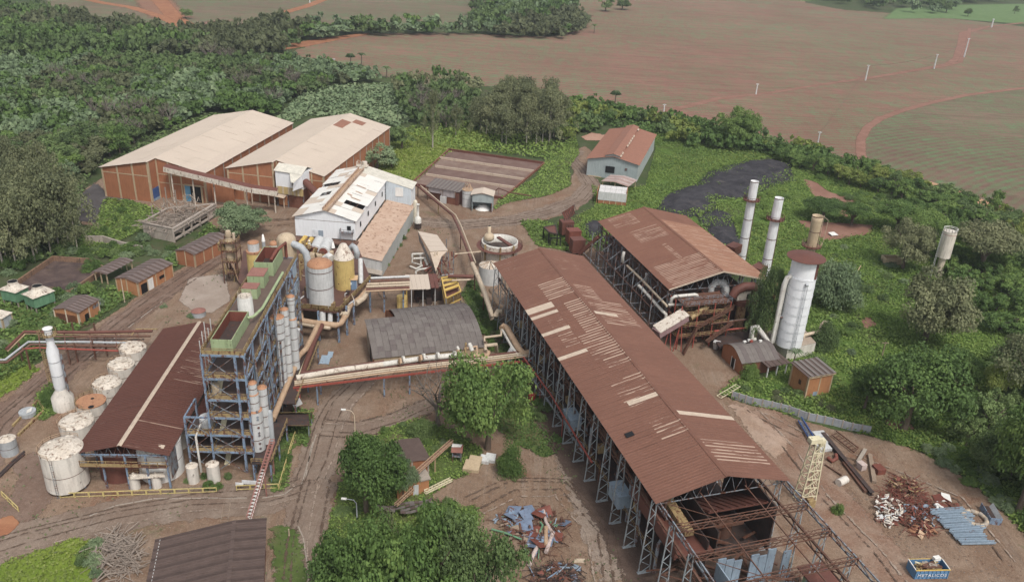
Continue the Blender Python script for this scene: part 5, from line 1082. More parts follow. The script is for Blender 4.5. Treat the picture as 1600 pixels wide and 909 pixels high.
# the slim white column far left
cx = at(101,637); co = T('white_column','slim bright white stepped column with yellow ladder cages beside the white tank row','column',cx)
zc = hz(101,637,514)
MB().lathe((0,0,0),[(2.1,0),(2.1,2.8),(.95,4.6),(.95,4.8)],24,True).build('base_drum',M_TANKW,co)
MB().lathe((0,0,0),[(.95,4.6),(1.12,5.4),(1.12,13.6),(.72,15),(.72,zc)],20,True).build('shaft',paint('clean_white_column',(.70,.71,.72),(.62,.62,.62),.06,.3,dirt=.25),co)
for z in (8,11.2): MB().cyl((0,0,z),1.2,0,.1,20,cap=False).build('band',M_STEEL,co)
m = MB(); m.lathe((0,0,zc),[(.74,0),(.95,.1),(.95,.25),(.4,.4),(.001,.4)],16); m.build('top_flange',M_WHITE,co)
for (z0,z1) in ((6.5,11),(zc - 1.6,zc - .3),(10.8,13.5)):
 m = MB();
 for k in range(int((z1 - z0) / .5) + 1):
  z = z0 + k * .5; m.beam((-1.1,-.5,z),(-2.0,-.4,z),.06); m.beam((-2.0,-.4,z),(-2.0,.4,z),.06); m.beam((-2,.4,z),(-1.1,.5,z),.06)
 for (x,y) in ((-2,-.4),(-2,.4),(-1.5,-.5)): m.beam((x,y,z0),(x,y,z1),.06)
 m.build('ladder_cage',M_YEL,co)
m = MB(); m.pipe([(1.3,.4,0),(1.3,.4,12.5)],.22,8); m.build('riser_pipe',M_STEEL,co)
m = MB(); m.rail([(1.5 * math.cos(t),1.5 * math.sin(t),zc - 1.2) for t in np.linspace(0,6.28,11)],1,.07,1); m.cyl((0,0,zc - 1.25),1.5,0,.08,14); m.build('top_platform',M_YEL,co)
# left pipe rack
pr_ = T('pipe_rack','long rack of rust, cream and red pipes behind the slim white column','pipe rack',at(60,560))
def rack_line(pts,r_,mt,nm='pipe'): MB().pipe([at(*p) for p in pts],r_,8).build(nm,mt,pr_,world=True)
rack_line([(10,545,5.5),(38,518,5.5),(140,519,5.5),(238,517,5.5)],.35,M_RCAP); rack_line([(12,548,5),(40,521,5),(140,522,5),(200,521,5)],.2,M_PIPEO)
rack_line([(-20,562,4.5),(8,562,4.5),(44,534,4.5),(130,534,4.5),(215,536,4.5)],.28,M_GREYT); rack_line([(-20,566,4.2),(10,566,4.2),(48,538,4.2),(130,540,4.2),(190,541,4.2)],.3,M_STEELR)
rack_line([(35,545,4.2),(60,543,4.2),(185,548,4.2)],.2,M_RED); rack_line([(60,526,5),(235,525,5)],.25,M_STEELR); rack_line([(60,530,4.6),(225,530,4.8)],.2,M_DARK)
rack_line([(205,524,5.2),(213,514,5.5),(246,514,5.5)],.15,M_YEL)
for (px,py) in ((48,578),(36,566),(110,570),(118,533),(152,534),(168,556),(122,566),(150,562)): p = at(px,py); MB().beam(p,(p[0],p[1],5),.3).build('post',M_STEELR,pr_,world=True)
for px in (60,100,140,180,215): MB().beam(at(px,516,5.2),at(px + 3,549,4.1),.25).build('crossbeam',M_STEELR,pr_,world=True)
# green cooling boxes far left
for (p,q,r2,lb_,o1) in (((0,452),(24,457),(40,447),'left green clad cooling box with open round fan collar',0),((36,459),(52,466),(78,452),'right green clad cooling box half hidden by bushes',0)):
 o,a,b = simple_shed('cooling_box',lb_,'cooling tower',p,q,r2,0,4.4,4.5,M_FLAKE,None,walls=False,posts=True,nu=1,ridge='v',colmat=M_CONC)
 for ((x0,y0),(x1,y1)) in (((0,0),(a,0)),((a,0),(a,b)),((0,b),(a,b)),((0,0),(0,b))): panelwall(o,(x0,y0),(x1,y1),1.6,lambda x,y: 4.4,M_GREEN2,1.3)
 MB().lathe((a / 2,b / 2,4.4),[(min(a,b) * .5,0),(1.2,1.3),(1.2,1.9)],16,False,False).build('fan_cowl',M_FLAKE,o); MB().cyl((a / 2,b / 2,6.2),1.1,0,.05,16).build('fan_opening',M_BLACK,o)
o,a,b = simple_shed('cooling_box','third cooling box with pale lid cut by the left frame edge','cooling tower',(-30,492),(2,497),(14,488),0,3.5,3.7,M_FLAKE,M_GREYT,nu=2)
tank('storage_tank','small grey tank at the far left edge beside the dirt road',at(16,708),1.5,3.4,M_GREYT,M_FLAKE,'cone',rings=1,th=.4)
# white sign boards, yellow fence along the road
yf = T('yellow_railing','low yellow tube railing along the road in front of the tank hall','railing',at(220,772))
def yrail(o,pts,mat=paint('railing_yellow',(.56,.46,.20),(.44,.35,.15),.25),h=1.1,step=2.4):
 pts = [V3(at(*p)) for p in pts]
 for p,q in zip(pts[:-1],pts[1:]):
  n = max(1,round((q - p).length / step))
  for i in range(n):
   a,b = p.lerp(q,i / n),p.lerp(q,(i + .94) / n); m = MB(); m.beam(a + Z * h,b + Z * h,.13); m.beam(a + Z * .25,b + Z * .25,.1); m.beam(a,a + Z * h,.14); m.beam(b,b + Z * h,.14); m.build('rail_section',mat,o,world=True)
yrail(yf,[(78,766),(95,778),(340,769)]); yrail(yf,[(370,766),(436,763)])
yf2 = T('yellow_railing','yellow railing running up from the lattice gantry foot to the pipe bridge','railing',at(440,762)); yrail(yf2,[(436,765),(455,700),(462,680)])
yf3 = T('yellow_railing','short yellow railing by the red earth at the left edge of the road','railing',at(20,780)); yrail(yf3,[(4,775),(30,800)])
sg = T('white_board','white rectangular board standing by the railing, right and larger of two','board',at(391,762)); MB().b(-1.4,1.4,-.05,.05,.9,1.7).build('panel',paint('board_white',(.78,.79,.8),None,0),sg); MB().b(-1.2,-1.1,-.05,.05,0,.9).build('post',M_YEL,sg)
sg = T('white_board','white rectangular board standing by the railing, left and smaller of two','board',at(375,764)); MB().b(-.7,.7,-.05,.05,.8,1.5).build('panel',paint('board_white',(.78,.79,.8),None,0),sg); MB().b(-.05,.05,-.05,.05,0,.9).build('post',M_YEL,sg)
# ================================================================ PROCESS EQUIPMENT
# ---- blue distillery tower
TX,TY,TD = -53.42,125.06,92.3; locT,rzT = place(TX,TY,TD)
def tp(v,u,z=0): return fpt(TX,TY,TD,v,u,z)
tw = T('blue_steel_tower','tall blue steel frame tower with walkways on each storey and brown top deck','steel tower',locT,rzT)
TL,TW_ = 43.0,7.4; LV = [4.5,8.2,12,15.8,20.2,25.0]
nT = 8
for i in range(nT + 1):
 y = i * TL / nT
 for x in (0,5.8,TW_) if i == 0 else (0,TW_): MB().beam((x,y,0),(x,y,25),.34 if x != 5.8 else .4).build('post',M_BLUE if i < 2 or i % 2 else M_STEEL,tw)
for z in LV:
 for (a,b) in (((0,0),(TW_,0)),((0,TL),(TW_,TL)),((0,0),(0,TL)),((TW_,0),(TW_,TL))): MB().beam((*a,z),(*b,z),.3,.35).build('beam',M_BLUE,tw)
 MB().b(.2,TW_ - .2,.2,TL - .2,z + .05,z + .15).build('deck',paint('brown_top_deck',(.15,.105,.088),None,.2),tw)
 for (pts) in (((0.1,.1),(TW_,.1)),((0.1,.1),(.1,TL)),((TW_ - .05,.1),(TW_ - .05,TL))):
  (x0,y0),(x1,y1) = pts; m = MB(); m.rail([(x0,y0,z + .15),(x1,y1,z + .15)],1.15,.09,2.0)
  if x0 == x1 and z > 24: m.b(x0 - .03,x0 + .03,y0,y1,z + .15,z + 1.0)
  elif x0 == x1: pass
  else: m.b(x0,x1,y0 - .03,y0 + .03,z + .15,z + .95)
  m.build('handrail',M_YEL,tw)
lv = [0] + LV
for k in range(6):
 z0,z1 = lv[k],lv[k + 1]; m = MB(); m.beam((0,-.05,z0),(5.8,-.05,z1),.12); m.beam((5.8,-.05,z0),(0,-.05,z1),.12); m.build('cross_brace',M_STEEL,tw)
 for i in range(0,nT,2): y = i * TL / nT; y1 = (i + 1) * TL / nT; m = MB(); m.beam((TW_,y,z0),(TW_,y1,z1),.12); m.beam((TW_,y1,z0),(TW_,y,z1),.12); m.build('cross_brace',M_BLUE,tw)
for k in range(5): m = MB(); z0,z1 = lv[k],lv[k + 1]; m.slab([(1.0,2 + (k % 2) * 5,z0 + .2),(2.0,2 + (k % 2) * 5,z0 + .2),(2.0,7 - (k % 2) * 5,z1),(1.0,7 - (k % 2) * 5,z1)],.15); m.build('stair',M_PYEL,tw)
r = random.Random(8)
for k in range(34):
 z = r.choice(lv[:-1]) + .2; v = r.uniform(1,6.4); u = r.uniform(.8,42); t_ = r.random(); m = MB()
 if t_ < .35: m.cyl((v,u,0),r.uniform(.5,1.1),z,z + r.uniform(1.2,3),12)
 elif t_ < .7: m.pipe([(v,u,z),(v,u,z + 3),(v + r.uniform(-1,1),u + r.uniform(-4,4),z + 3.2)],r.uniform(.12,.3),8)
 else: m.pipe([(max(.5,v - 1.5),u,z + 1),(v + .8,u,z + 1)],r.uniform(.35,.6),10)
 m.build('process_vessel',r.choice([M_STEEL,M_GREYL,M_TAN,M_STEELR,M_PIPEO]),tw)
m = MB()
for k in range(14):
 u = 2 + k * 2.9; m.pipe([(TW_ + .5,u,0),(TW_ + .5,u + r.uniform(-.4,.4),r.uniform(14,24))],r.uniform(.1,.24),7)
meta(m.build('riser_pipes',M_STEEL,tw),kind='stuff')
for k in range(5): u = 1.5 + k * 1.6; MB().beam((-.5,u,8),(-.5,u,27 + (k % 3)),.12).build('upright_pole',M_GREYL,tw)
# side annex on the tower's left
an = T('blue_steel_annex','lower blue steel frame left of the tall blue tower, pale drum inside','steel frame',tp(-4.4,0),rzT)
for (x,y) in ((0,0),(0,6),(4,6)): MB().beam((x,y,0),(x,y,12),.32).build('post',M_BLUE,an)
for z in (4.5,8.2,12): MB().beam((0,0,z),(4.1,0,z),.28).build('beam',M_BLUE,an); MB().beam((0,0,z),(0,6,z),.25).build('beam',M_BLUE,an)
for z in (4.5,8.2): MB().b(.1,4.1,.1,6,z + .05,z + .15).build('deck',M_DARK,an); m = MB(); m.rail([(0,.05,z + .1),(4.1,.05,z + .1)],1.1,.08,1.4); m.b(0,4.1,0,.05,z + .1,z + .85); m.build('handrail',M_YEL,an)
for z0,z1 in ((0,4.5),(4.5,8.2),(8.2,12)): m = MB(); m.beam((0,-.05,z0),(4.1,-.05,z1),.1); m.beam((4.1,-.05,z0),(0,-.05,z1),.1); m.build('cross_brace',M_STEEL,an)
MB().cyl((2.8,3,0),1.3,8.3,10.2,16).build('drum',M_GREYL,an); MB().pipe([(1.8,-.3,0),(1.7,-.3,8),(2.4,1,10)],.22,8).build('pipe',M_PIPEW,an)
# things on the top deck
def tray(name,label,v0,v1,u0,u1,h,lidded,z=25.2):
 o = T(name,label,'tank',tp(v0,u0,z),rzT); w,l = v1 - v0,u1 - u0
 for (a,b,c,d) in ((0,w,0,.12),(0,w,l - .12,l),(0,.12,.12,l - .12),(w - .12,w,.12,l - .12)): MB().b(a,b,c,d,0,h).build('side',M_GREEN,o)
 if lidded: MB().b(-.05,w + .05,-.05,l + .05,h,h + .1).build('lid',paint('reddish_lid',(.30,.14,.11),None,.2),o)
 else:
  MB().b(.14,w - .14,.14,l - .14,.3,.4).build('bottom',M_DARK,o)
  m = MB(); m.b(.13,.2,.15,l - .15,.4,h - .05); m.b(w - .2,w - .13,.15,l - .15,.4,h - .05); m.b(.2,w - .2,l - .22,l - .14,.4,h - .05); m.b(.2,w - .2,.14,.2,.4,h - .05); m.build('rust_lining',M_RINT,o)
 return o
o = tray('open_tank','open green tray tank with red rust lining, nearest on the blue tower top',1.6,5.3,1.0,12.0,2.4,False)
m = MB(); m.pipe([(3.7,10,1.6),(4.6,10.4,1.6),(5.4,14,1.6),(5.6,30,1.8)],.28,8); m.build('overflow_pipe',M_GREEN,o)
tray('closed_tank','low green box tank with reddish lid, just behind the white drum on the tower',1.2,4.2,22.0,24.6,2.2,True)
tray('closed_tank','taller green box tank with reddish lid in the middle of the tower top',1.0,4.3,27.0,31.0,2.6,True)
o = tray('open_tank','open green tray tank with dark red lining, farthest on the blue tower top',.8,4.8,33.0,41.5,3.0,False)
m = MB(); m.pipe([(2.8,3,2.2),(3.3,6,3.2),(4.6,9,3.8),(4.6,9,.5)],.35,10); m.build('inlet_pipe',M_RINT,o)
g = at(385,492,25.2); o = T('white_drum','white rusty topped drum standing on the blue tower between two green tanks','drum',g)
MB().lathe((0,0,0),[(1.55,0),(1.45,.2),(1.4,3.6),(1.3,4.0)],20).build('shell',paint('chalky_white',(.68,.66,.62),None,.1),o); MB().cyl((0,0,0),1.3,4.0,4.12,20).build('top',M_FLAKE,o)
m = MB(); m.rail([(1.3 * math.cos(t),1.3 * math.sin(t),4.0) for t in np.linspace(0,6.28,8)],.9,.05,1); m.build('handrail',M_PIPEC,o)
# ---- distillation columns beside the tower
def column(label,base,z0,ytop,wpx,prof=None,mat=M_GREYL,cap=M_ORANGE,bands=6,ports=0,group='distillation columns beside the blue tower',z_top=None):
 p = at(*base,z0); r_ = rad(wpx,p); zt = hz(*base,ytop,z0) if z_top is None else z_top; h = zt - z0
 o = T('distillation_column',label,'column',p,0,group); prof = prof or [(1,0,1)]
 for (k,t0,t1) in prof:
  MB().cyl((0,0,0),r_ * k,h * t0,h * t1 - .12,24).build('shell',mat,o)
  MB().lathe((0,0,h * t1 - .12),[(r_ * k + .05,0),(r_ * k * .9,.16),(r_ * k * .2,.42),(.001,.45)],24,True,False).build('cap',cap,o)
  n = max(1,int(bands * (t1 - t0)))
  for q in range(n): MB().cyl((0,0,h * t0 + h * (t1 - t0) * (q + .7) / (n + .4)),r_ * k + .06,0,.13,24,cap=False).build('band',M_STEELR,o)
 m = MB()
 for q in range(ports): z = .8 + q * 1.15 + (.6 if q % 3 == 2 else 0); m.pipe([(r_ * .55,-r_ * .75,z),(r_ * .62,-r_ * .9,z)],.22,8)
 if ports: meta(m.build('portholes',M_STEEL,o),kind='stuff')
 return o
column('tall grey banded column with orange cap and wider collar, left of the far trio',(441,599),5,494,17,[(1,0,.76),(1.25,.70,1.0)],bands=8)
column('slimmer grey column with orange cap behind the collared one',(452,590),5,482,13,bands=7)
column('grey column with stepped thin neck, rightmost and tallest of the far trio',(462,575),5,462,12,[(1.15,0,.70),(.85,.70,.90),(1.0,.90,1.0)],bands=7)
column('stout white column with round ports and stepped orange shoulders, nearest to the viewer',(404,700),4.5,597,22,[(1,0,.60),(.72,.6,.84),(.62,.84,1.0)],bands=4,ports=8)
column('plain white banded column just behind the ported one',(417,690),4.5,604,15,bands=5)
p = at(425,690,4.5); o = T('bypass_pipe','upright grey pipe with rounded top right of the near white columns','pipe',p); MB().lathe((0,0,0),[(.55,0),(.55,6.4),(.35,7.0),(.001,7.2)],14).build('pipe',M_GREYT,o)
o = meta(MB().pipe([at(464,548,4),at(464,520,9),at(465,514,10)],.6,12).build('bypass_pipe',M_GREYL,None,origin=at(464,548)),'pale upright pipe with orange tip right of the far column trio','pipe')
pf = T('column_platform','rusty platform carrying the columns along the right of the blue tower','platform',tp(7.7,0),rzT)
m = MB(); m.b(0,3.6,-3,10,4.2,4.4); m.b(0,4,16,40,4.7,4.9); m.build('deck',M_DARK,pf)
m = MB(); m.rail([(0,-3,4.4),(3.6,-3,4.4),(3.6,10,4.4)],1.1,.1,1.5); m.rail([(4,16,4.9),(4,40,4.9)],1.1,.1,1.5); m.build('handrail',M_YEL,pf)
for (x,y) in ((.3,-2.8),(3.4,-2.8),(3.4,3.5),(3.4,9.8),(3.8,16.2),(3.8,28),(3.8,39.8)): MB().beam((x,y,0),(x,y,4.3),.28).build('post',M_BLUE,pf)
lp2 = T('low_platform','low brown slatted platform with yellow edge between the near columns and the road','platform',at(440,690)); m = MB(); m.slab([at(432,664,3),at(484,664,3),at(482,645,3),at(436,644,3)],.25); m.build('deck',M_DARK,lp2,world=True)
m = MB();
for (p,q) in (((432,664),(484,664)),((436,644),(490,643))): m.slab([at(*p,3.1),at(*q,3.1),at(*q,3.8),at(*p,3.8)],.1)
m.build('edge_panel',M_YEL,lp2,world=True)
for q in ((434,664),(482,664),(486,644)): a = at(*q,3); MB().beam((a[0],a[1],0),a,.22).build('post',M_STEEL,lp2,world=True)
# ---- evaporator deck
DZ = 8.0
dk = T('evaporator_deck','raised dark deck on blue posts with ochre railings carrying the big vessels','deck',at(500,530))
DP = [(425,478),(462,480),(498,484),(530,487),(579,436),(562,392),(470,382),(380,392),(372,440)]
MB().slab([at(*p,DZ) for p in DP],.5).build('deck',paint('rusty_deck_plate',(.13,.065,.05),(.09,.05,.04),.3),dk,world=True)
m = MB();
for a,b in (((425,478),(462,480)),((462,480),(498,484)),((498,484),(530,487)),((530,487),(579,436))):
 pa_,pb_ = V3(at(*a,DZ)),V3(at(*b,DZ)); m.rail([pa_,pb_],1.2,.12,1.8); n = max(1,int((pb_ - pa_).length / 1.8))
 for k in range(n):
  q0,q1 = pa_.lerp(pb_,k / n),pa_.lerp(pb_,(k + .93) / n); MB().slab([tuple(q0 + Z * .05),tuple(q1 + Z * .05),tuple(q1 + Z * 1.15),tuple(q0 + Z * 1.15)],.05).build('rail_panel',M_YEL,dk,world=True)
m.build('handrail',M_YEL,dk,world=True)
for (px,py) in ((430,480),(462,482),(497,486),(528,489),(541,478),(552,463),(577,438),(500,455),(460,440),(540,440)):
 a = at(px,py,DZ); MB().beam((a[0],a[1],0),a,.45).build('post',M_BLUE,dk,world=True)
m = MB(); r = random.Random(4)
for k in range(26): a = V3(at(r.uniform(430,560),r.uniform(420,480),4)); m.beam(a + Z * r.uniform(-4,2),a + Vector((r.uniform(-5,5),r.uniform(-3,3),r.uniform(-3,3.4))),.2)
m.build('underdeck_framing',M_DARK,dk,world=True)
def vessel(name,label,base,z0,wpx,parts,cat='vessel',z_is=None):
 """parts: (mat, ytop, kind, k) stacked upward from the base, k = width factor"""
 p = at(*base,z0); r_ = rad(wpx,p); o = T(name,label,cat,p); z = 0
 for (mt,yt,kind,k,nm) in parts:
  h = hz(*base,yt,z0) - z0
  if kind == 'cyl': MB().cyl((0,0,0),r_ * k,z,h,28).build(nm,mt,o)
  elif kind == 'dome': hh_ = h - z; MB().lathe((0,0,z),[(r_ * k,0),(r_ * k * .97,hh_ * .3),(r_ * k * .8,hh_ * .65),(r_ * k * .4,hh_ * .92),(.001,hh_)],28,True,False).build(nm,mt,o)
  elif kind == 'cone': MB().lathe((0,0,z),[(r_ * k,0),(r_ * k * .3,h - z),(.001,h - z)],28,True,False).build(nm,mt,o)
  z = h
 return o,r_,z
o,r_,z_ = vessel('evaporator','tall round-topped vessel, tan above and blue-grey below, with a thick bent pipe',(454,464),DZ,29,[(M_BLUEG,399,'cyl',1,'lower_shell'),(M_TAN,376,'cyl',.995,'upper_shell'),(M_TAN,364,'dome',.995,'dome')])
m = MB();
for k in range(30): m.beam((-.3,-r_ - .12,2 + k * .45),(.3,-r_ - .12,2 + k * .45),.06)
m.beam((-.3,-r_ - .12,1),(-.3,-r_ - .12,15),.09); m.beam((.3,-r_ - .12,1),(.3,-r_ - .12,15),.09); m.build('ladder',M_ORANGE,o)
c_ = V3(at(454,464,DZ)); zt = DZ + z_
m = MB(); m.pipe([c_ + Vector((r_ * .7,-r_ * .4,zt - DZ - 2.2)),c_ + Vector((r_ + 1.5,-r_ * .6,zt - DZ - 2.9)),c_ + Vector((r_ + 2.6,-r_ * .7,zt - DZ - 4.2)),c_ + Vector((r_ + 3.0,-r_ * .8,zt - DZ - 6)),c_ + Vector((r_ + 3.1,-r_ * .8,1.2))],.85,16); m.build('bent_pipe',M_GREYT,o,world=True)
o,r_,z_ = vessel('grey_tank','big light grey banded tank with orange rusted top on the evaporator deck',(503,475),DZ,38,[(M_GREYL,413,'cyl',1,'shell'),(M_ORANGE,405,'dome',1.01,'top')])
for z in (z_ * .42,z_ * .78): MB().cyl((0,0,z),r_ + .07,0,.16,28,cap=False).build('band',M_STEELR,o)
o,r_,z_ = vessel('yellow_tank','yellow tank with dirty white cone roof streaked brown on the evaporator deck',(539,448),DZ,31,[(M_YTANK,402,'cyl',1,'shell'),(M_FLAKE,381,'cone',1.04,'cone_roof')])
o,r_,z_ = vessel('yellow_tank','pale yellow stepped tank with orange tops at the back left of the deck',(401,438),DZ,23,[(M_YTANK,394,'cyl',1,'shell'),(M_ORANGE,391,'cyl',1.03,'shoulder'),(M_GREYL,379,'cyl',.74,'neck'),(M_ORANGE,376,'dome',.76,'top')])
o,r_,z_ = vessel('evaporator','smaller grey vessel with orange shoulder half hidden behind the tall tan vessel',(431,425),DZ,13,[(M_GREYL,382,'cyl',1,'shell'),(M_ORANGE,376,'dome',1,'top')])
o,r_,z_ = vessel('separator','slim grey separator with white conical hood between the pale yellow tank and tall vessel',(414,405),DZ,5,[(M_GREYT,377,'cyl',1,'shell'),(M_WHITE,366,'cone',1.2,'hood')])
for k,(px,py,lb_) in enumerate(((484,392,'small white hooded riser at the left of the deck machinery'),(521,395,'small white hooded riser beside the yellow coned tank'))):
 vessel('separator',lb_,(px,py),DZ + 1,5,[(M_STEELR,py - 8,'cyl',.7,'shell'),(M_WHITE,py - 17,'cone',1.2,'hood')])
# pans and crystallisers at the back of the deck
for k,(px,py,lb_) in enumerate(((492,392,'horizontal grey drum with round brown end, left of the pair at the white building foot'),(505,394,'horizontal grey drum with round brown end, right of the pair at the white building foot'))):
 a = at(px,py,DZ + 2); o = T('crystalliser',lb_,'drum',(a[0],a[1],DZ),rzT); m = MB(); m.pipe([(0,0,2.0),(0,7,2.0)],1.6,18); m.build('shell',M_GREYL,o); MB().pipe([(0,-.1,2),(0,.02,2)],1.2,16).build('end_cover',M_RINT,o); MB().b(-1.2,1.2,.5,6.5,0,.6).build('saddle',M_CONC,o)
dm = T('deck_machinery','jumble of ochre yellow gear housings and rust frames between the vessels and white building','machinery',at(495,400,DZ))
for k in range(26):
 a = V3(at(r.uniform(470,522),r.uniform(392,408),DZ + .3)); t_ = r.random(); m = MB()
 if t_ < .4: m.box((a.x,a.y,DZ + r.uniform(.6,1.2)),(r.uniform(.8,2.4),r.uniform(.8,2),r.uniform(1,2.4)),r.uniform(0,1))
 elif t_ < .7: m.beam(a,a + Vector((r.uniform(-3,3),r.uniform(-3,3),r.uniform(.3,3.5))),r.uniform(.25,.8))
 else: m.cyl((a.x,a.y,0),r.uniform(.4,.9),DZ,DZ + r.uniform(1,2.5),12)
 m.build('housing',r.choice([M_YEL,M_YEL,M_YEL,M_PIPEO,M_TAN,M_STEELR]),dm,world=True)
for (p,q) in (((466,384),(478,369)),((480,383),(488,371))): MB().beam(at(*p,DZ + 1),at(*q,DZ + 2.4),1.1,.5).build('chute',M_YEL2,dm,world=True)
for k in range(5): a = at(474 + k * 10,436,DZ);
m = MB()
for k in range(5): a = V3(at(478 - k * 2,402 + k * 9,DZ)); m.beam(a,a + Z * 5,.35); m.beam(a + Z * 4.5,a + Z * 4.5 + Vector((2,0,0)),.3)
m.build('ochre_frame',M_YEL,dm,world=True)
dc = T('deck_fittings','small pumps, pipes and boxes scattered over the evaporator deck','fittings',at(510,470,DZ))
for k in range(46):
 a = V3(at(r.uniform(432,560),r.uniform(432,480),DZ)); t_ = r.random(); m = MB()
 if a.y > 0 and t_ < .35: m.box((a.x,a.y,DZ + .5),(r.uniform(.3,1),r.uniform(.3,1),r.uniform(.5,1.1)),r.uniform(0,1.5))
 elif t_ < .75: m.pipe([a,a + Z * r.uniform(.5,1.6),a + Vector((r.uniform(-2,2),r.uniform(-1.5,1.5),r.uniform(.4,1.6)))],r.uniform(.08,.22),6)
 else: m.beam(a,a + Vector((r.uniform(-1.5,1.5),r.uniform(-1.5,1.5),r.uniform(0,2))),.14)
 m.build('fitting',r.choice([M_YEL,M_STEEL,M_PIPEC,M_STEELR,M_GREYL,M_DARK,M_PIPEO]),dc,world=True)
bx = at(551,460,DZ); o = T('blue_cabin','small blue cabin with orange-cream flat roof at the deck corner','cabin',(at(543,453,DZ)),rzT + .1)
m = MB(); m.b(0,2.3,0,2.4,0,2.7); m.build('walls',paint('cabin_blue',(.20,.29,.42),None,.05),o); MB().b(-.2,2.6,-.2,2.7,2.7,2.85).build('roof',paint('peach_roof',(.58,.40,.24),None,.1),o); MB().b(.6,1.1,-.06,0,1.5,2.0).build('window',M_WHITE,o)
MB().b(2.28,2.36,.1,2.3,.1,2.6).build('pale_side',M_GREYL,o)
meta(MB().pipe([at(547,389,14.5),at(551,384,15.5),at(555,387,15.5),at(558,395,14.5),at(557,401,13)],.75,12).build('vapour_pipe',M_GREYT,None,origin=at(551,452,8)),'grey goose-neck vapour pipe beside the yellow coned tank','pipe')
meta(MB().pipe([at(563,404,13.5),at(564,443,8.2)],.62,12).build('vapour_pipe',M_GREYL,None,origin=at(564,444,8)),'upright pale grey pipe at the right edge of the evaporator deck','pipe')
meta(MB().pipe([at(508,404,14),at(514,400,15.2),at(518,404,15)],.9,12).build('vapour_pipe',M_WHITE,None,origin=at(513,440,8)),'white elbow on top of the orange-topped grey tank','pipe')
pp = T('deck_pipework','thick orange and white pipes looping round the deck corner and sagging beneath it','pipework',at(520,540))
def P_(pts,r_,mt,o=pp): MB().pipe([at(*p) for p in pts],r_,12).build('pipe',mt,o,world=True)
P_([(576,444,6.6),(572,455,6.5),(560,468,6.2),(549,474,6),(545,480,5.8),(541,492,5.4),(532,505,5),(525,508,5),(490,504,5),(472,501,5),(470,496,5.2),(468,482,7)],.72,M_PIPEO)
P_([(577,450,6.6),(567,467,6.2),(556,474,6)],.7,M_PIPEC); P_([(504,486,7.4),(504,502,5)],.75,M_GREYL); P_([(516,486,7.4),(516,503,5)],.6,M_GREYL)
P_([(531,488,7),(533,491,6),(540,490,6),(544,485,6),(541,474,7)],.65,M_PIPEC); P_([(449,488,5),(462,504,4.4),(490,509,4.4),(515,512,4.4),(519,508,4.5)],.5,M_PIPEC)
dg = T('diagonal_pipe','thick cream pipe slanting down from the deck to the near columns','pipe',at(440,650)); P_([(497,506,5.8),(491,520,5.8),(478,545,5.8),(466,557,5.6),(460,575,5.5),(445,610,5),(426,655,4.6)],.62,M_PIPEO,dg)
dg = T('diagonal_pipe','rusty ribbed conduit running beside the cream slanting pipe','pipe',at(470,585)); P_([(503,508,5.2),(492,530,5.2),(478,568,5.2),(472,586,5.2)],.6,M_RCAP,dg); P_([(500,512,5.4),(486,540,5.4),(462,598,5.2)],.2,M_PYEL,dg)
# ---- central pipe bridge
pbz = 5.4
br = T('pipe_bridge','long pipe bridge with red steel edge crossing the yard below the vaulted store','pipe bridge',at(640,610))
def B_(pts,r_,mt,nm='pipe'): MB().pipe([at(*p) for p in pts],r_,10).build(nm,mt,br,world=True)
B_([(463,590,pbz + .7),(530,578,pbz + .7),(598,569,pbz + .7)],.62,M_FLAKE); B_([(598,569,pbz + .7),(660,560,pbz + .7),(720,554,pbz + .7)],.62,M_PIPEW); B_([(470,583,pbz + .5),(540,574,pbz + .5),(600,565,pbz + .5)],.45,M_RCAP)
for k,(dy,r_,mt) in enumerate(((596,.22,M_PIPEC),(599,.2,M_PIPEC),(602,.18,M_PIPEO),(593,.22,M_RCAP))): B_([(460,dy,pbz),(600,dy - 19,pbz),(740,dy - 35,pbz),(828,dy - 46,pbz)],r_,mt)
for (a,b) in (((458,606),(740,573)),((740,573),(830,563))): MB().beam(at(*a,pbz - .3),at(*b,pbz - .3),.2,.45).build('edge_beam',M_RED,br,world=True)
MB().beam(at(475,585,pbz - .4),at(825,548,pbz - .4),.25,.4).build('edge_beam',M_STEELR,br,world=True)
for t in np.linspace(0,1,16):
 a,b = V3(at(458,605,pbz - .45)).lerp(V3(at(828,562,pbz - .45)),float(t)),V3(at(475,586,pbz - .45)).lerp(V3(at(825,549,pbz - .45)),float(t)); MB().beam(a,b,.22).build('cross_beam',M_STEELR,br,world=True)
for (px,py) in ((462,604),(495,601),(600,589),(640,585),(700,578),(760,571),(815,564),(500,585),(640,569)): a = at(px,py,pbz - .4); MB().beam((a[0],a[1],0),a,.3).build('post',M_BLUE,br,world=True)
for (px,py) in ((624,558),(629,555),(656,553),(661,551),(683,549),(709,547),(714,545)): a = V3(at(px,py + 8,pbz + 1.2)); MB().pipe([a + Z * -.5,a + Z * .9,a + Vector((.3,-.5,1.2)),a + Vector((.5,-1.0,.4))],.32,8).build('goose_neck',M_PIPEW if px % 2 else M_PIPEO,br,world=True)
B_([(714,541,pbz + 2.2),(722,556,pbz + .4)],.3,M_PIPEW); B_([(733,536,pbz + 2),(738,548,pbz + .6)],.5,M_PIPEW); B_([(725,545,pbz + 1),(745,541,pbz + 1),(746,558,pbz)],.3,M_PIPEO); B_([(728,535,pbz + 2.4),(727,552,pbz)],.25,M_YEL)
B_([(740,556,pbz),(762,555,pbz),(763,550,pbz)],.55,M_PIPEO); B_([(759,548,pbz),(758,540,pbz + .6),(775,538,pbz + .6),(776,550,2)],.45,M_PIPEC); B_([(757,534,pbz),(757,527,pbz + .6),(783,524,pbz + .6),(783,517,pbz + .8)],.3,M_PIPEC)
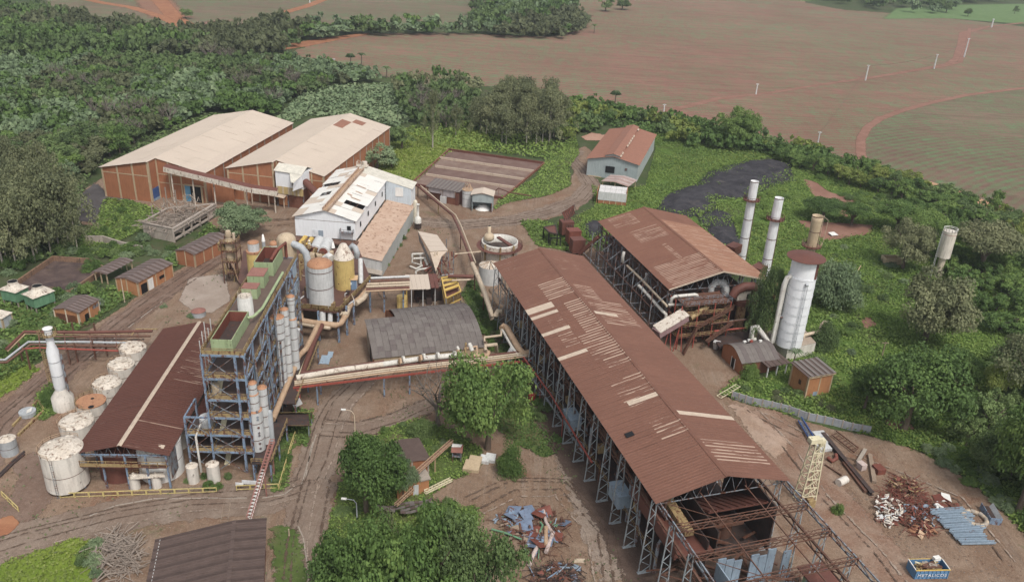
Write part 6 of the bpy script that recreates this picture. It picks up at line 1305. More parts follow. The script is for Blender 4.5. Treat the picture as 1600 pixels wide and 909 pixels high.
# rust duct dropping at the left end of bridge with grey box
o = T('drop_chute','tilted pale grey box on red legs under the left end of the pipe bridge','chute',at(463,640)); MB().beam(at(457,632,2.6),at(470,625,3.2),1.3,1.1).build('box',M_GREYL,o,world=True); MB().pipe([at(466,608,5),at(466,622,3.4)],.45,8).build('leg',M_RED,o,world=True)
# ---- upper pipe rack from deck to bagasse house
ur = T('pipe_rack','short rack of stacked rusty pipes between evaporator deck and cream canopy roof','pipe rack',at(600,480))
for k,(dy,r_,mt) in enumerate(((432,.35,M_GREYL),(437,.5,M_STEELR),(441,.35,M_PIPEC),(445,.35,M_PIPEC),(449,.3,M_RCAP),(452,.25,M_PIPEO))): MB().pipe([at(572,dy + 3,7.5),at(640,dy,7.5)],r_,8).build('pipe',mt,ur,world=True)
for px in (578,600,630): a = at(px,450,7); MB().beam((a[0],a[1],0),a,.35).build('post',M_BLUE,ur,world=True)
ur = T('pipe_rack','short pair of rust pipes between the yellow lattice box and the long slanting pipe','pipe rack',at(722,460)); MB().pipe([at(700,431,7),at(740,432,7)],.5,8).build('pipe',M_RCAP,ur,world=True); MB().pipe([at(706,438,7),at(735,437,7)],.25,8).build('pipe',M_PIPEC,ur,world=True); MB().beam(at(715,470,0),at(715,436,7),.3).build('post',M_STEELR,ur,world=True)
# ---- long slanting pipeline
sl_ = T('overhead_pipeline','long paired rust and white pipeline running from the ponds down to the long hall','pipeline',at(715,345))
for dx,r_,mt in ((0,.38,M_RCAP),(5,.22,M_PIPEC)): MB().pipe([at(652 + dx,290,4),at(680 + dx,314,4),at(707 + dx,336,4),at(715 + dx,352,5),at(728 + dx,385,6),at(738 + dx,410,6.5)],r_,8).build('pipe',mt,sl_,world=True)
MB().pipe([at(738,412,6.5),at(745,428,6.5),at(758,460,6),at(766,485,5.5),at(769,497,5.2),at(774,494,5.2),at(778,486,5.6),at(785,487,5.6)],.65,12).build('thick_pipe',M_PIPEC,sl_,world=True)
for (px,py,z) in ((653,291,4),(685,318,4),(720,365,5.3),(742,425,6.4),(756,458,6)): a = at(px,py,z); MB().beam((a[0],a[1],0),a,.3).build('post',M_YEL if px == 685 else M_STEELR,sl_,world=True)
hp = T('hall_side_pipe','thick brown pipe climbing beside the long hall and bending into it','pipe',at(795,540));
def Hp(pts,r_,mt): MB().pipe([at(*p) for p in pts],r_,12).build('pipe',mt,hp,world=True)
Hp([(767,453,5.5),(771,458,6),(778,472,6),(788,482,6)],.65,M_PIPEO); Hp([(784,513,6),(787,509,6.2),(792,512,6.2),(805,535,6),(812,546,5.6),(818,552,5.4),(826,551,5.4)],.75,M_PIPEO); Hp([(784,514,5.6),(800,542,5.4),(811,557,5),(824,557,5)],.32,M_PIPEW); Hp([(801,544,5.6),(797,550,4.6),(797,563,2.5)],.65,M_GREYL)
rp = T('red_side_rail','thin red pipe running along the foot of the long hall','pipe',at(830,600)); MB().pipe([at(818,558,6),at(860,615,6),at(905,690,6),at(925,722,6)],.2,8).build('pipe',M_RED,rp,world=True); MB().pipe([at(819,572,4),at(870,645,3.5),at(910,705,3.5)],.25,8).build('green_pipe',M_STEEL,rp,world=True)
for (px,py) in ((828,573),(845,598),(880,650)): a = at(px,py,5.5); MB().beam((a[0],a[1],0),a,.2).build('post',M_RED,rp,world=True)
meta(MB().cyl(at(831,625),.8,0,1.5,14).build('red_drum',paint('bright_red',(.32,.02,.03),None,.1),None,origin=at(831,625)),'bright red drum on the ground under the pipe bridge by the hall','drum')
# ---- bagasse conveyor house
bh = T('bagasse_house','narrow tilted cream roof over rusty framing and white pipe loops behind the canopy','conveyor house',at(665,440))
for k in range(4):
 a,b,c,d = V3(at(653,361,8.5)),V3(at(683,367,8.5)),V3(at(700,391,8.5)),V3(at(672,393,8.5)); t0,t1 = k / 4,(k + .96) / 4
 MB().slab([tuple(a.lerp(d,t0)),tuple(b.lerp(c,t0)),tuple(b.lerp(c,t1)),tuple(a.lerp(d,t1))][::-1],.12).build('roof_sheet',M_CREAM,bh,world=True)
a,b,c,d = V3(at(672,394,8.4)),V3(at(699,392,8.4)),V3(at(690,400,7.5)),V3(at(681,424,6.5)); MB().slab([tuple(a),tuple(d),tuple(c),tuple(b)],.15).build('rusted_sheet',M_STRIP,bh,world=True)
MB().slab([at(653,362,8.3),at(681,426,6.4),at(682,434,4.4),at(655,376,5)],.1).build('side_wall',M_STEEL,bh,world=True)
m = MB()
for k in range(34):
 a = V3(at(r.uniform(655,708),r.uniform(400,442),r.uniform(1,6))); m.beam(a,a + Vector((r.uniform(-2,2),r.uniform(-2,2),r.uniform(-2,3))),r.uniform(.12,.4))
m.build('framing',M_RINT,bh,world=True)
for (px,py) in ((679,440),(683,438),(690,432),(700,432),(708,430),(697,410)): a = at(px,py,0); MB().beam(a,(a[0],a[1],9 if px < 690 else 7.5),.25).build('upright',M_PIPEC if px < 690 else M_STEEL,bh,world=True)
for z in (3,5): MB().beam(at(690,430,z),at(708,428,z),.18).build('rung_beam',M_GREYL,bh,world=True)
for pts in ([(644,397,5),(663,396,5)],[(646,404,4.4),(665,403,4.4)],[(644,397,5),(644,410,2.5),(658,414,2.5),(657,398,4)],[(663,403,4),(669,416,4),(670,419,3.6),(655,421,3.4),(650,424,2.6),(650,428,2)],[(641,416,3),(650,420,3),(660,415,3)]): MB().pipe([at(*p) for p in pts],.3,8).build('white_pipe',M_PIPEW,bh,world=True)
MB().pipe([at(710,397,7),at(752,393,6)],.22,8).build('white_pipe',M_PIPEC,bh,world=True)
cn = T('canopy','cream and rust canopy roof on thin posts above a dark bay, beside a yellow tank','canopy',at(640,490))
for k in range(5): MB().slab([at(633 + k * 7.2,429,6),at(633 + (k + .96) * 7.2,429 - k * .3,6),at(639 + (k + .96) * 6.8,452 - k * .3,6),at(639 + k * 6.8,452,6)][::-1],.1).build('roof_sheet',M_CREAM,cn,world=True)
for k in range(2): MB().slab([at(669 + k * 7,427,6),at(675.5 + k * 7,428,6),at(681 + k * 5,449,6),at(674 + k * 6,450,6)][::-1],.1).build('roof_sheet',M_RCAP,cn,world=True)
for (px,py) in ((643,452),(661,450),(680,448),(636,432)): a = at(px,py,5.9); MB().beam((a[0],a[1],0),a,.2).build('post',M_GREYL,cn,world=True)
a = V3(at(644,478)); m = MB(); m.b(a.x,a.x + 7.5,a.y + 4,a.y + 4.4,0,4); m.build('back_wall',M_DARK,cn,world=True)
for k in range(8): q = V3(at(r.uniform(645,680),r.uniform(462,476))); MB().box((q.x,q.y,1),(r.uniform(.6,1.6),r.uniform(.6,1.6),r.uniform(1,2.4)),r.uniform(0,1)).build('machine',M_DARK,cn,world=True)
yb = T('yellow_lattice_box','ochre yellow open box girder on stilts right of the canopy','gantry',at(705,475))
A_,B__,C_,D_ = V3(at(690,434,6)),V3(at(711,431,6)),V3(at(720,455,6)),V3(at(697,466,6))
for z in (0,-2.2):
 for p,q in ((A_,B__),(B__,C_),(C_,D_),(D_,A_)): MB().beam(p + Z * z,q + Z * z,.3,.35).build('beam',M_YEL2,yb,world=True)
for p,q in ((C_,D_),): MB().slab([tuple(p),tuple(q),tuple(q - Z * 2),tuple(p - Z * 2)],.1).build('side_plate',M_YEL,yb,world=True)
for t in (.15,.4,.62): MB().beam(A_.lerp(D_,t),B__.lerp(C_,t),1.0,.25).build('roof_board',M_YEL2,yb,world=True)
for p in (A_,B__,C_,D_,C_.lerp(D_,.5)): MB().beam((p.x,p.y,0),p,.22).build('post',M_STEEL,yb,world=True)
MB().slab([tuple(x - Z * 1.6) for x in (A_,B__,C_,D_)][::-1],.1).build('floor',M_RCAP,yb,world=True)
g = at(628,482); o = T('yellow_tank','upright yellow tank with pipe at the left of the cream canopy','tank',g); r_ = rad(16,g); MB().lathe((0,0,0),[(r_,0),(r_,3.6),(r_ * .9,3.8),(.001,3.9)],20).build('shell',M_YTANK,o); MB().cyl((0,0,0),r_ + .04,2.6,2.7,20,cap=False).build('band',M_YEL,o); MB().pipe([(1.2,.5,0),(1.2,.5,7)],.2,8).build('pipe',M_YEL2,o); m = MB(); m.b(-1.5,2.6,-2.8,-1.2,0,.5); m.build('base_block',M_CONC,o)
# ---- clarifier and scrubbers behind the hall
g = at(781,436); zt = 8.0; rr_ = 5.3; c_ = at(781,376,zt); o = T('clarifier','round open clarifier with flaking white wall, brown walkway ring and yellow motor vessel on top','clarifier',(c_[0],c_[1],0))
MB().lathe((0,0,0),[(rr_,0),(rr_,zt)],40,True,False).build('wall',M_FLAKE,o); MB().lathe((0,0,0),[(rr_ - .3,zt - 2.5),(rr_ - .3,zt),(rr_ + .05,zt),(rr_ + .05,zt - .4)],40,True,False).build('rim',M_PIPEW,o); MB().cyl((0,0,0),rr_ - .3,zt - 2.6,zt - 2.5,30).build('floor',M_DARK,o)
MB().lathe((0,0,0),[(rr_ + .1,zt - 1.6),(rr_ + 1.5,zt - 1.6),(rr_ + 1.5,zt - 1.5),(rr_ + .1,zt - 1.5)],40,False,False).build('walkway',M_RCAP,o)
m = MB(); m.rail([((rr_ + 1.4) * math.cos(t),(rr_ + 1.4) * math.sin(t),zt - 1.5) for t in np.linspace(-1.4,2.6,22)],1.1,.07,1); m.build('handrail',M_RCAP,o)
MB().slab([(-1,1.5,zt + .5),(-.2,2.2,zt + .5),(3.8,-3.2,zt + .3),(2.8,-3.8,zt + .3)],.4).build('bridge',M_RCAP,o)
q = (-3.2,.8); MB().lathe((q[0],q[1],zt - .5),[(.9,0),(1.5,.6),(1.5,1.6),(1.0,2.2),(.55,2.3),(.5,2.35),(.5,4.6),(.35,4.6)],18).build('motor_vessel',M_TAN,o); MB().cyl((q[0],q[1],zt + 4.1),.45,0,.05,12).build('vent_opening',M_BLACK,o)
for t in (-2.4,-1.5,-.7): MB().beam(((rr_ + .2) * math.cos(t),(rr_ + .2) * math.sin(t),0),((rr_ + .2) * math.cos(t),(rr_ + .2) * math.sin(t),zt),.5).build('rib',M_YEL,o)
m = MB()
g = at(768,452,2); o = T('wrecked_tank','squat grey tank with collapsed radial lid at the near side of the clarifier','tank',at(765,440)); MB().lathe((0,0,0),[(3.2,0),(3.2,5.2)],24,True,False).build('shell',M_GREYL,o)
for k in range(16): t = k * .393; MB().slab([(3.2 * math.cos(t),3.2 * math.sin(t),5.2),(3.2 * math.cos(t + .33),3.2 * math.sin(t + .33),5.2),(.3 * math.cos(t + .2),.3 * math.sin(t + .2),5.9 + .3 * (k % 3)),(.2 * math.cos(t),.2 * math.sin(t),5.8)],.06).build('lid_plate',M_FLAKE if k % 2 else M_STRIP,o)
g = at(653,358); o = T('white_scrubber','slim white scrubber stack on a short drum with dark legs beside the white building','scrubber',g); MB().lathe((0,0,0),[(1.1,2.2),(1.1,3.6),(.9,4.0),(.5,4.4),(.42,4.5),(.42,8.2),(.55,8.3),(.55,8.6),(.3,8.6)],18).build('shell',paint('scrubber_white',(.72,.7,.64),None,.1),o)
m = MB()
for k in range(4): t = k * 1.57 + .4; m.beam((1 * math.cos(t),1 * math.sin(t),0),(1 * math.cos(t),1 * math.sin(t),2.3),.25)
m.build('legs',M_DARK,o); m = MB(); m.cyl((0,0,0),.8,.4,2.2,10); m.build('hopper',M_DARK,o)
g = at(649,346); o = T('round_topped_vessel','cream round-topped vertical vessel with rust streak just behind the slim white scrubber','vessel',g); MB().lathe((0,0,0),[(.75,0),(.75,6.6),(.6,7.2),(.3,7.5),(.001,7.55)],16).build('shell',paint('cream_rusted',(.66,.6,.48),None,.3,rustc=(.4,.22,.1)),o)
# ---- stacks on the right
def stack(label,base,ytop,wtop,wbot,mat,ringz,gap=None):
 g = at(*base); h = hz(*base,ytop); r0,r1 = rad(wbot,g),rad(wtop,(g[0],g[1],h)); o = T('chimney_stack',label,'chimney',g)
 n = 5
 for k in range(n):
  a,b = k / n,(k + 1) / n; MB().cyl((0,0,0),r0 + (r1 - r0) * a,h * a,h * b - .06,26,r1=r0 + (r1 - r0) * b,cap=(k == n - 1 and False)).build('shell_section',mat,o)
  MB().cyl((0,0,0),r0 + (r1 - r0) * b + .05,h * b - .2,h * b,26,cap=False).build('flange',M_STEELR,o)
 MB().cyl((0,0,h - 1.5),r1 - .12,0,.1,20).build('mouth',M_BLACK,o); MB().lathe((0,0,0),[(r1,h - 1.5),(r1,h),(r1 - .12,h),(r1 - .12,h - 1.5)],26,True,False).build('rim',mat,o)
 for rz_ in ringz:
  z = h * rz_; rr2 = r1 + 1.2; MB().lathe((0,0,z),[(r1 * 1.02,0),(rr2,0),(rr2,.2),(r1 * 1.02,.2)],24,False,False).build('gallery',M_RCAP,o)
  m = MB(); m.rail([(rr2 * math.cos(t),rr2 * math.sin(t),z + .1) for t in np.linspace(0,6.283,15)],1.0,.08,1.0); m.build('gallery_rail',M_RCAP if mat is not M_CONCY else M_PIPEO,o)
 m = MB(); x = r0 + .12
 for k in range(int(h * .75)): m.beam((x - .1,-.25,k),(x - .1,.25,k),.08)
 m.beam((x + .1,-.25,0),(x - (r0 - r1) * .8,-.25,h * .8),.08); m.beam((x + .1,.25,0),(x - (r0 - r1) * .8,.25,h * .8),.08); m.build('ladder',M_STEELR,o)
 return o,h,r0
M_STK = paint('dirty_white_stack',(.70,.70,.70),(.58,.58,.58),.12,.5,rustc=(.10,.08,.07))
stack('tall white steel stack with brown ring gallery, left and farther of the pair',(1154,425),283,13,14,M_STK,[.80])
stack('tall white steel stack with brown ring gallery, right and nearer of the pair',(1188,462),309,14,15,M_STK,[.79])
o,h_,r0 = stack('shorter stained concrete-grey stack with yellow railed gallery behind the fat white tower',(1253,452),337,17,12,M_CONCY,[.60])
m = MB(); m.beam((1.8,0,h_ * .6),(1.8,0,h_ + .2),.1); m.beam((1.8,0,h_ - .2),(3.4,.6,h_ - 1.5),.1); m.beam((3.4,.6,h_ - 1.5),(3.2,.6,h_ * .6),.1); m.build('davit',M_PIPEC,o)
o = T('flue_elbow','rust box flue joining the left stack to the boiler house roof edge','flue',at(1140,415)); m = MB(); m.beam(at(1140,392,9),at(1152,386,9),3,2.6); m.build('duct',M_RCAP,o,world=True)
o = T('flue_elbow','rust box flue joining the right stack to the boiler house corner','flue',at(1182,445)); m = MB(); m.beam(at(1180,426,8.5),at(1193,418,8.5),3.2,2.8); m.build('duct',M_RCAP,o,world=True)
# fat white scrubber tower
g = at(1231,536,3.4); base_z = 3.4; zt = hz(1231,536,402,base_z); r_ = rad(41,g)
sc = T('scrubber_tower','fat ribbed white scrubber tower with wide rust disc cap on a low concrete block','scrubber tower',g)
hh2 = zt - base_z
for k in range(8):
 a,b = hh2 * .8 * k / 8,hh2 * .8 * (k + 1) / 8; MB().cyl((0,0,0),r_,a,b - .1,32).build('shell_ring',paint('fresh_white',(.80,.81,.82),(.70,.71,.72),.02,.3,dirt=.15),sc); MB().cyl((0,0,0),r_ + .12,b - .22,b,32,cap=False).build('stiffener',paint('fresh_white',(.80,.81,.82),None),sc)
MB().cyl((0,0,0),r_ * .94,hh2 * .8,hh2,32).build('neck',paint('fresh_white',(.80,.81,.82),None),sc)
MB().lathe((0,0,hh2),[(r_ * 1.36,0),(r_ * 1.38,.1),(.9,.7),(.001,.75)],36,False,True).build('cap_disc',M_RCAP,sc)
m = MB(); m.b(r_ * .62,r_ * .78,-r_ * .72,-r_ * .60,hh2 * .80,hh2 * .97); m.build('rust_slot',M_RCAP,sc)
m = MB()
for k in range(30): m.beam((-.1,-r_ - .3,k * .5),(.5,-r_ - .3,k * .5),.05)
for x in (-.1,.5): m.beam((x,-r_ - .3,0),(x,-r_ - .3,hh2 * .75),.09)
m.beam((.2,-r_ - .1,hh2 * .75),(.2,-r_ - .5,hh2 * .77),.6); m.build('ladder',M_GREYT,sc)
m = MB(); m.pipe([(-r_ + .4,-.8,hh2 * .80),(-r_ - .5,-.9,hh2 * .78),(-r_ - .9,-.9,hh2 * .70),(-r_ - .9,-.9,.6),(-r_ - 1.6,-.9,0.2),(-r_ - 5.0,0.5,4.0),(-r_ - 5.8,.6,3.6),(-r_ - 5.8,.6,.6),(-r_ - 4.6,.4,.3)],.62,12); m.build('downpipe',M_PIPEW,sc)
m = MB(); m.slab([(-r_ - 1.3,-1.3,hh2 * .33),(-r_ + .3,-1.3,hh2 * .33),(-r_ + .3,-.6,hh2 * .35),(-r_ - 1.4,-.6,hh2 * .35)],.15); m.build('bracket',M_STEEL,sc)
for k in range(5):
 z = 2 + k * 3.2; m = MB(); m.rail([(-r_ - 1.5,2.5,z),(-r_ - 2.6,1.2,z),(-r_ - 2.2,0,z)],1,.08,.7); m.build('stair_rail',M_YEL,sc)
sb = T('concrete_block','stained white concrete block with sandy flat top under the fat white tower','plinth',at(1222,575))
A1,A2,A3,A4 = [V3(at(*p,3.4)) for p in ((1195,518),(1231,545),(1275,535),(1252,508))]
m = MB()
for p,q in ((A1,A2),(A2,A3),(A3,A4),(A4,A1)): m.slab([tuple(p),tuple(q),(q.x,q.y,0),(p.x,p.y,0)],.0) if False else m.add([(p.x,p.y,0),(q.x,q.y,0),(q.x,q.y,3.38),(p.x,p.y,3.38)],[(0,1,2,3)])
m.build('block_wall',M_TANKW,sb,world=True); m = MB(); m.slab([tuple(p) for p in (A1,A2,A3,A4)],.12); m.build('top_slab',paint('sandy_slab',(.40,.32,.25),None,.1),sb,world=True)
meta(MB().pipe([at(1254,529,3.6),at(1257,523,4.4),at(1266,521,4.4),at(1281,518,4.4),at(1284,507,5.6),at(1288,503,6),at(1296,504,6)],.45,10).build('discharge_pipe',M_PIPEC,None,origin=at(1254,532)),'cream bent pipe rising from the sandy block into bushes','pipe')
# arched brick house and brick hut
o = T('vaulted_brick_house','brick house with curved grey tile roof and small holes beside the fat white tower','house',at(1154,582,0))
c1,c2,c3,c4 = V3(at(1160,568,3.2)),V3(at(1197,562,3.2)) ,V3(at(1205,535,3.2)),V3(at(1129,538,3.2))
fl,fr_,bl = V3(at(1160,567,3.4)),V3(at(1228,570,3.4)),V3(at(1130,538,3.4)); fl.z = fr_.z = bl.z = 0
dv = (V3(at(1202,562,3.4)) - V3(at(1160,567,3.4))); dv.z = 0; dv = dv.normalized(); du = Vector((-dv.y,dv.x,0)); Ld = (bl - fl).dot(du); o.location = fl; o.rotation_euler = (0,0,math.atan2(dv.y,dv.x))
def hz2(u): return 3.4 + 2.0 * math.sin(math.pi * min(1,max(0,u / Ld)))
n = 9
for j in range(n):
 ua,ub = Ld * j / n - (.3 if j == 0 else 0),Ld * (j + 1) / n
 for i in range(8):
  if (i,j) in ((3,5),): continue
  w_ = 1.3; MB().slab([(i * w_ - .3,ua,hz2(ua)),((i + 1) * w_ - .34,ua,hz2(ua)),((i + 1) * w_ - .34,ub + .05,hz2(ub) + .03),(i * w_ - .3,ub + .05,hz2(ub) + .03)],.06).build('roof_tile',[M_GTILE,M_GTILEC,M_GTILE][(i * 7 + j * 3) % 3],o)
m = MB(); pts = [(0,0,0)] + [(0,Ld * k / 10,hz2(Ld * k / 10) - .1) for k in range(11)] + [(0,Ld,0)]; m.add(pts + [(.2,p[1],p[2]) for p in pts],[tuple(range(13)),tuple(range(13,26))[::-1]]); m.build('gable_wall',M_BRICK,o)
m = MB(); m.b(0,9.6,0,.2,0,3.2); m.b(9.5,9.7,0,Ld,0,3.4); m.b(0,9.6,Ld - .2,Ld,0,3.2); m.build('walls',M_BRICKD,o); MB().b(-.06,.05,Ld * .33,Ld * .48,0.2,2.6).build('doorway',M_BLACK,o)
for (a,b) in ((.31,.33),(.48,.5)): MB().b(-.1,.1,Ld * a,Ld * b,0,2.8).build('door_frame',M_WHITE,o)
for (x,y) in ((3.3,.62),(5,.6),(5.3,.75),(7.2,.55)): MB().b(x,x + .7,Ld * y,Ld * y + .5,hz2(Ld * y) + .05,hz2(Ld * y) + .45).build('roof_debris',M_WHITE if x != 5 else M_RED,o)
o,a,b = simple_shed('brown_open_shed','dark brown low roof on a thin white post between vaulted house and white block','shed',(1201,572),(1232,566),(1208,545),0,3.2,3.6,M_BROOF,None,walls=False,nu=8,ridge='mono',colmat=M_GREYL)
g = at(1245,607); o,a,b = simple_shed('brick_hut','square orange brick hut with cream corners and brown ribbed roof on the green slope','hut',(1265,588),(1302,581),(1281,561),0,5.6,5.9,M_BROOF,M_BRICKO,nu=10,ridge='mono',alt=M_GTILEB,colmat=M_CONCY,oh=.5)
MB().b(a * .3,a * .5,-.12,-.05,0,1.2).build('leaning_sheet',M_BLUE2,o); MB().b(-.1,.05,b * .35,b * .5,2.2,3.4).build('window',M_DARK,o); MB().b(-.4,a + .5,-.45,-.35,5.2,5.6).build('fascia',M_CONCY,o)
# grey block wall
gw = T('block_wall','low grey panel wall curving along the edge of the scrap yard','wall',at(1250,660)); wp = [at(*p) for p in ((1143,622),(1175,632),(1205,638),(1232,645),(1262,656),(1300,664),(1330,672),(1360,677))]
for p,q in zip(wp[:-1],wp[1:]):
 p,q = V3(p),V3(q); n = max(1,round((q - p).length / 1.8))
 for k in range(n):
  a,b = p.lerp(q,(k + .05) / n),p.lerp(q,(k + .95) / n); MB().beam(a + Z * .9,b + Z * .9,.18,1.8).build('wall_panel',paint('blue_grey_block',(.33,.34,.36),(.26,.27,.29),.1),gw,world=True); c = p.lerp(q,k / n); MB().beam(c,c + Z * 1.95,.28).build('pier',M_CONC,gw,world=True)
yr = T('yellow_ladder_frame','yellow ladder frame lying on the grass behind the grey wall','ladder',at(1140,610)); a,b = V3(at(1120,618,.5)),V3(at(1150,600,1.2)); m = MB(); off = Vector((.8,-.9,0)); m.beam(a,b,.12); m.beam(a + off,b + off,.12)
for k in range(9): c = a.lerp(b,k / 8); m.beam(c,c + off,.08)
m.build('frame',M_PYEL,yr,world=True); meta(yr)
# ---- water tower
g = at(1464,434); zt = hz(1464,434,361); zm = hz(1464,434,401); wt = T('water_tower','cream cylindrical water tower on a thinner round stem among trees at right','water tower',g)
MB().cyl((0,0,0),rad(10,g),0,zm,20).build('stem',paint('cream_plaster',(.62,.54,.42),(.54,.46,.36),.05),wt); rt = rad(20,(g[0],g[1],zm)); MB().cyl((0,0,0),rt,zm,zt,26).build('tank',paint('pale_cream_plaster',(.66,.60,.52),(.58,.52,.44),.1,dirt=.8),wt)
MB().cyl((0,0,0),rt + .06,zt - .9,zt - .8,24,cap=False).build('red_band',M_RED,wt); m = MB(); m.rail([(rt * math.cos(t),rt * math.sin(t),zt) for t in np.linspace(0,6.283,15)],.9,.1,.8); m.build('top_rail',M_WHITE,wt)
m = MB()
for k in range(int(zt / .6)): m.beam((-rt - .5,-.2,k * .6),(-rt - .1,-.2,k * .6),.06)
m.beam((-rt - .5,-.2,0),(-rt - .5,-.2,zt),.08); m.beam((-rt - .1,-.2,0),(-rt - .1,-.2,zt),.08); m.build('ladder',M_GREYL,wt)
# small ruins among the trees
for (p,d,lb_,mt) in (((1382,414),(5.5,3,2.2),'pale roofless wall ruin among bushes left of the water tower',M_CONCY),((1505,508),(2.4,2.4,2.4),'tiny square brick hut alone on the green slope',M_BRICK),((1492,610),(2.4,2.2,2.0),'tiny dark red shed hidden under trees at right',M_BRICKD)):
 g = at(*p); o = T('small_hut',lb_,'hut',g,.1)
 for (a,b,c,e) in ((0,d[0],0,.2),(0,.2,.2,d[1]),(d[0] - .2,d[0],.2,d[1]),(.2,d[0] - .2,d[1] - .2,d[1])): MB().b(a,b,c,e,0,d[2]).build('wall',mt,o)
 if mt is not M_CONCY: MB().b(-.2,d[0] + .2,-.2,d[1] + .2,d[2],d[2] + .1).build('roof',M_BROOF,o)
meta(MB().slab([at(1294,363,.8),at(1303,362,.8),at(1310,367,.6),at(1300,368,.6)],.1).build('white_sheet',M_WHITE,None,origin=at(1300,365)),'white sheet lying on red earth beyond the stacks','sheet')
# ---- rust hoppers behind
ho = T('cane_hopper','row of dark rust hoppers with ribbed chute behind the long hall','hopper',at(895,400))
MB().slab([at(878,332,7),at(897,320,8),at(898,333,4),at(885,345,4)],.3).build('chute',M_RINT,ho,world=True);
for k,(px,py) in enumerate(((885,352),(896,366),(902,380))): a = at(px,py,4); o_ = MB(); o_.box((a[0],a[1],3.5),(4,3.4,4.2),.3); o_.build('bin',M_RCAP if k % 2 == 0 else M_RINT,ho,world=True)
m = MB()
for k in range(8): a,b = V3(at(878,332,7.1)),V3(at(897,320,8.1)); q = a.lerp(b,k / 7); m.beam(q,q + Vector((2,-7,-3)),.15)
m.build('ribs',M_DARK,ho,world=True)
hs2 = T('dark_trestle','blackened open trestle table with hopper top left of the rust hoppers','trestle',at(862,385)); a,b,c,d = [V3(at(*p,4)) for p in ((850,355),(858,363),(871,366),(868,352))]
for p in (a,b,c,d): MB().beam((p.x,p.y,0),p,.4).build('leg',M_BLACK,hs2,world=True)
for p,q in ((a,b),(b,c),(c,d),(d,a)): MB().beam(p,q,.4).build('top_beam',M_DARK,hs2,world=True)
MB().slab([tuple(p) for p in (a,b,c,d)],.3).build('top',M_RCAP,hs2,world=True)
hs3 = T('dark_trestle','low blackened goal-shaped frame in front of the trestle with hopper top','trestle',at(868,388)); a,b = V3(at(860,372,3)),V3(at(876,372,3)); m = MB(); m.beam(a,b,.35); m.beam((a.x,a.y,0),a,.35); m.beam((b.x,b.y,0),b,.35); m.build('frame',M_BLACK,hs3,world=True)
# feed conveyor at boiler back-left corner
o = T('elevator_chute','dark slanting elevator at the far corner of the boiler house','conveyor',at(918,400)); MB().beam(at(906,396,3),at(935,370,10),1.6,1.0).build('chute',M_RCAP,o,world=True); MB().beam(at(922,392),at(922,382,6),.3).build('leg',M_STEELR,o,world=True)
# small rusty tower group far left of deck
o = T('settler_tower','narrow rusty tower of yellow platforms and cream vessels left of the evaporator deck','process tower',at(368,440))
g = at(366,440);
for z in (3.2,6.4,9.5,12):
 MB().box((g[0],g[1],z),(4.2,3.6,.15)).build('platform',M_STEELR,o,world=True); m = MB(); m.rail([(g[0] - 2.1,g[1] - 1.8,z),(g[0] + 2.1,g[1] - 1.8,z),(g[0] + 2.1,g[1] + 1.8,z)],1.1,.09,1.1); m.build('handrail',M_YEL,o,world=True)
for (x,y) in ((-2,-1.7),(2,-1.7),(2,1.7),(-2,1.7)): MB().beam((g[0] + x,g[1] + y,0),(g[0] + x,g[1] + y,13),.25).build('post',M_STEELR,o,world=True)
MB().lathe((g[0] - .3,g[1],0),[(.9,6.5),(1.1,7.5),(1.1,12.5),(.6,13.2),(1.0,13.6),(.6,15)],14).build('vessel',M_TAN,o,world=True); MB().lathe((g[0] + 1,g[1] + .4,0),[(.4,3),(.4,14.2)],10).build('pipe',M_PIPEC,o,world=True); MB().box((g[0] - 2.4,g[1],10.4),(1.6,1.6,2.2)).build('yellow_box',M_YEL,o,world=True)
for k in range(10): x,y = r.uniform(-2,3),r.uniform(-2,2); MB().beam((g[0] + x,g[1] + y,r.uniform(0,4)),(g[0] + x + r.uniform(-1,1),g[1] + y,r.uniform(4,10)),.25).build('brace',r.choice([M_PIPEO,M_YEL,M_STEELR]),o,world=True)
g = at(311,493); o = T('small_drum_hut','small round grey-green tank with reddish conical lid beside the concrete pad','tank',g); MB().cyl((0,0,0),1.7,0,1.4,16).build('shell',M_GREYT,o); MB().lathe((0,0,1.4),[(1.8,0),(.2,.6),(.001,.6)],16,True,False).build('lid',paint('reddish_lid',(.30,.14,.11),None,.2),o)
for (p,rot,s_,lb_) in (((508,565),.2,1,'larger pale blue square panel lying in the yard under the deck'),((516,557),.9,.55,'smaller blue panel propped beside the larger one')):
 g = at(*p); o = meta(MB().slab([(-1.1 * s_,-1.2 * s_,.2),(1.1 * s_,-1.2 * s_,.2),(1.2 * s_,1.3 * s_,1.0),(-1.0 * s_,1.3 * s_,1.0)],.08).build('blue_sheet',M_BLUE2,None),lb_,'panel'); o.location = g
# ================================================================ YARD OBJECTS
def beamset(o,pts,w,mat,name='beam'):
 for p,q in pts: MB().beam(p,q,w).build(name,mat,o,world=True)
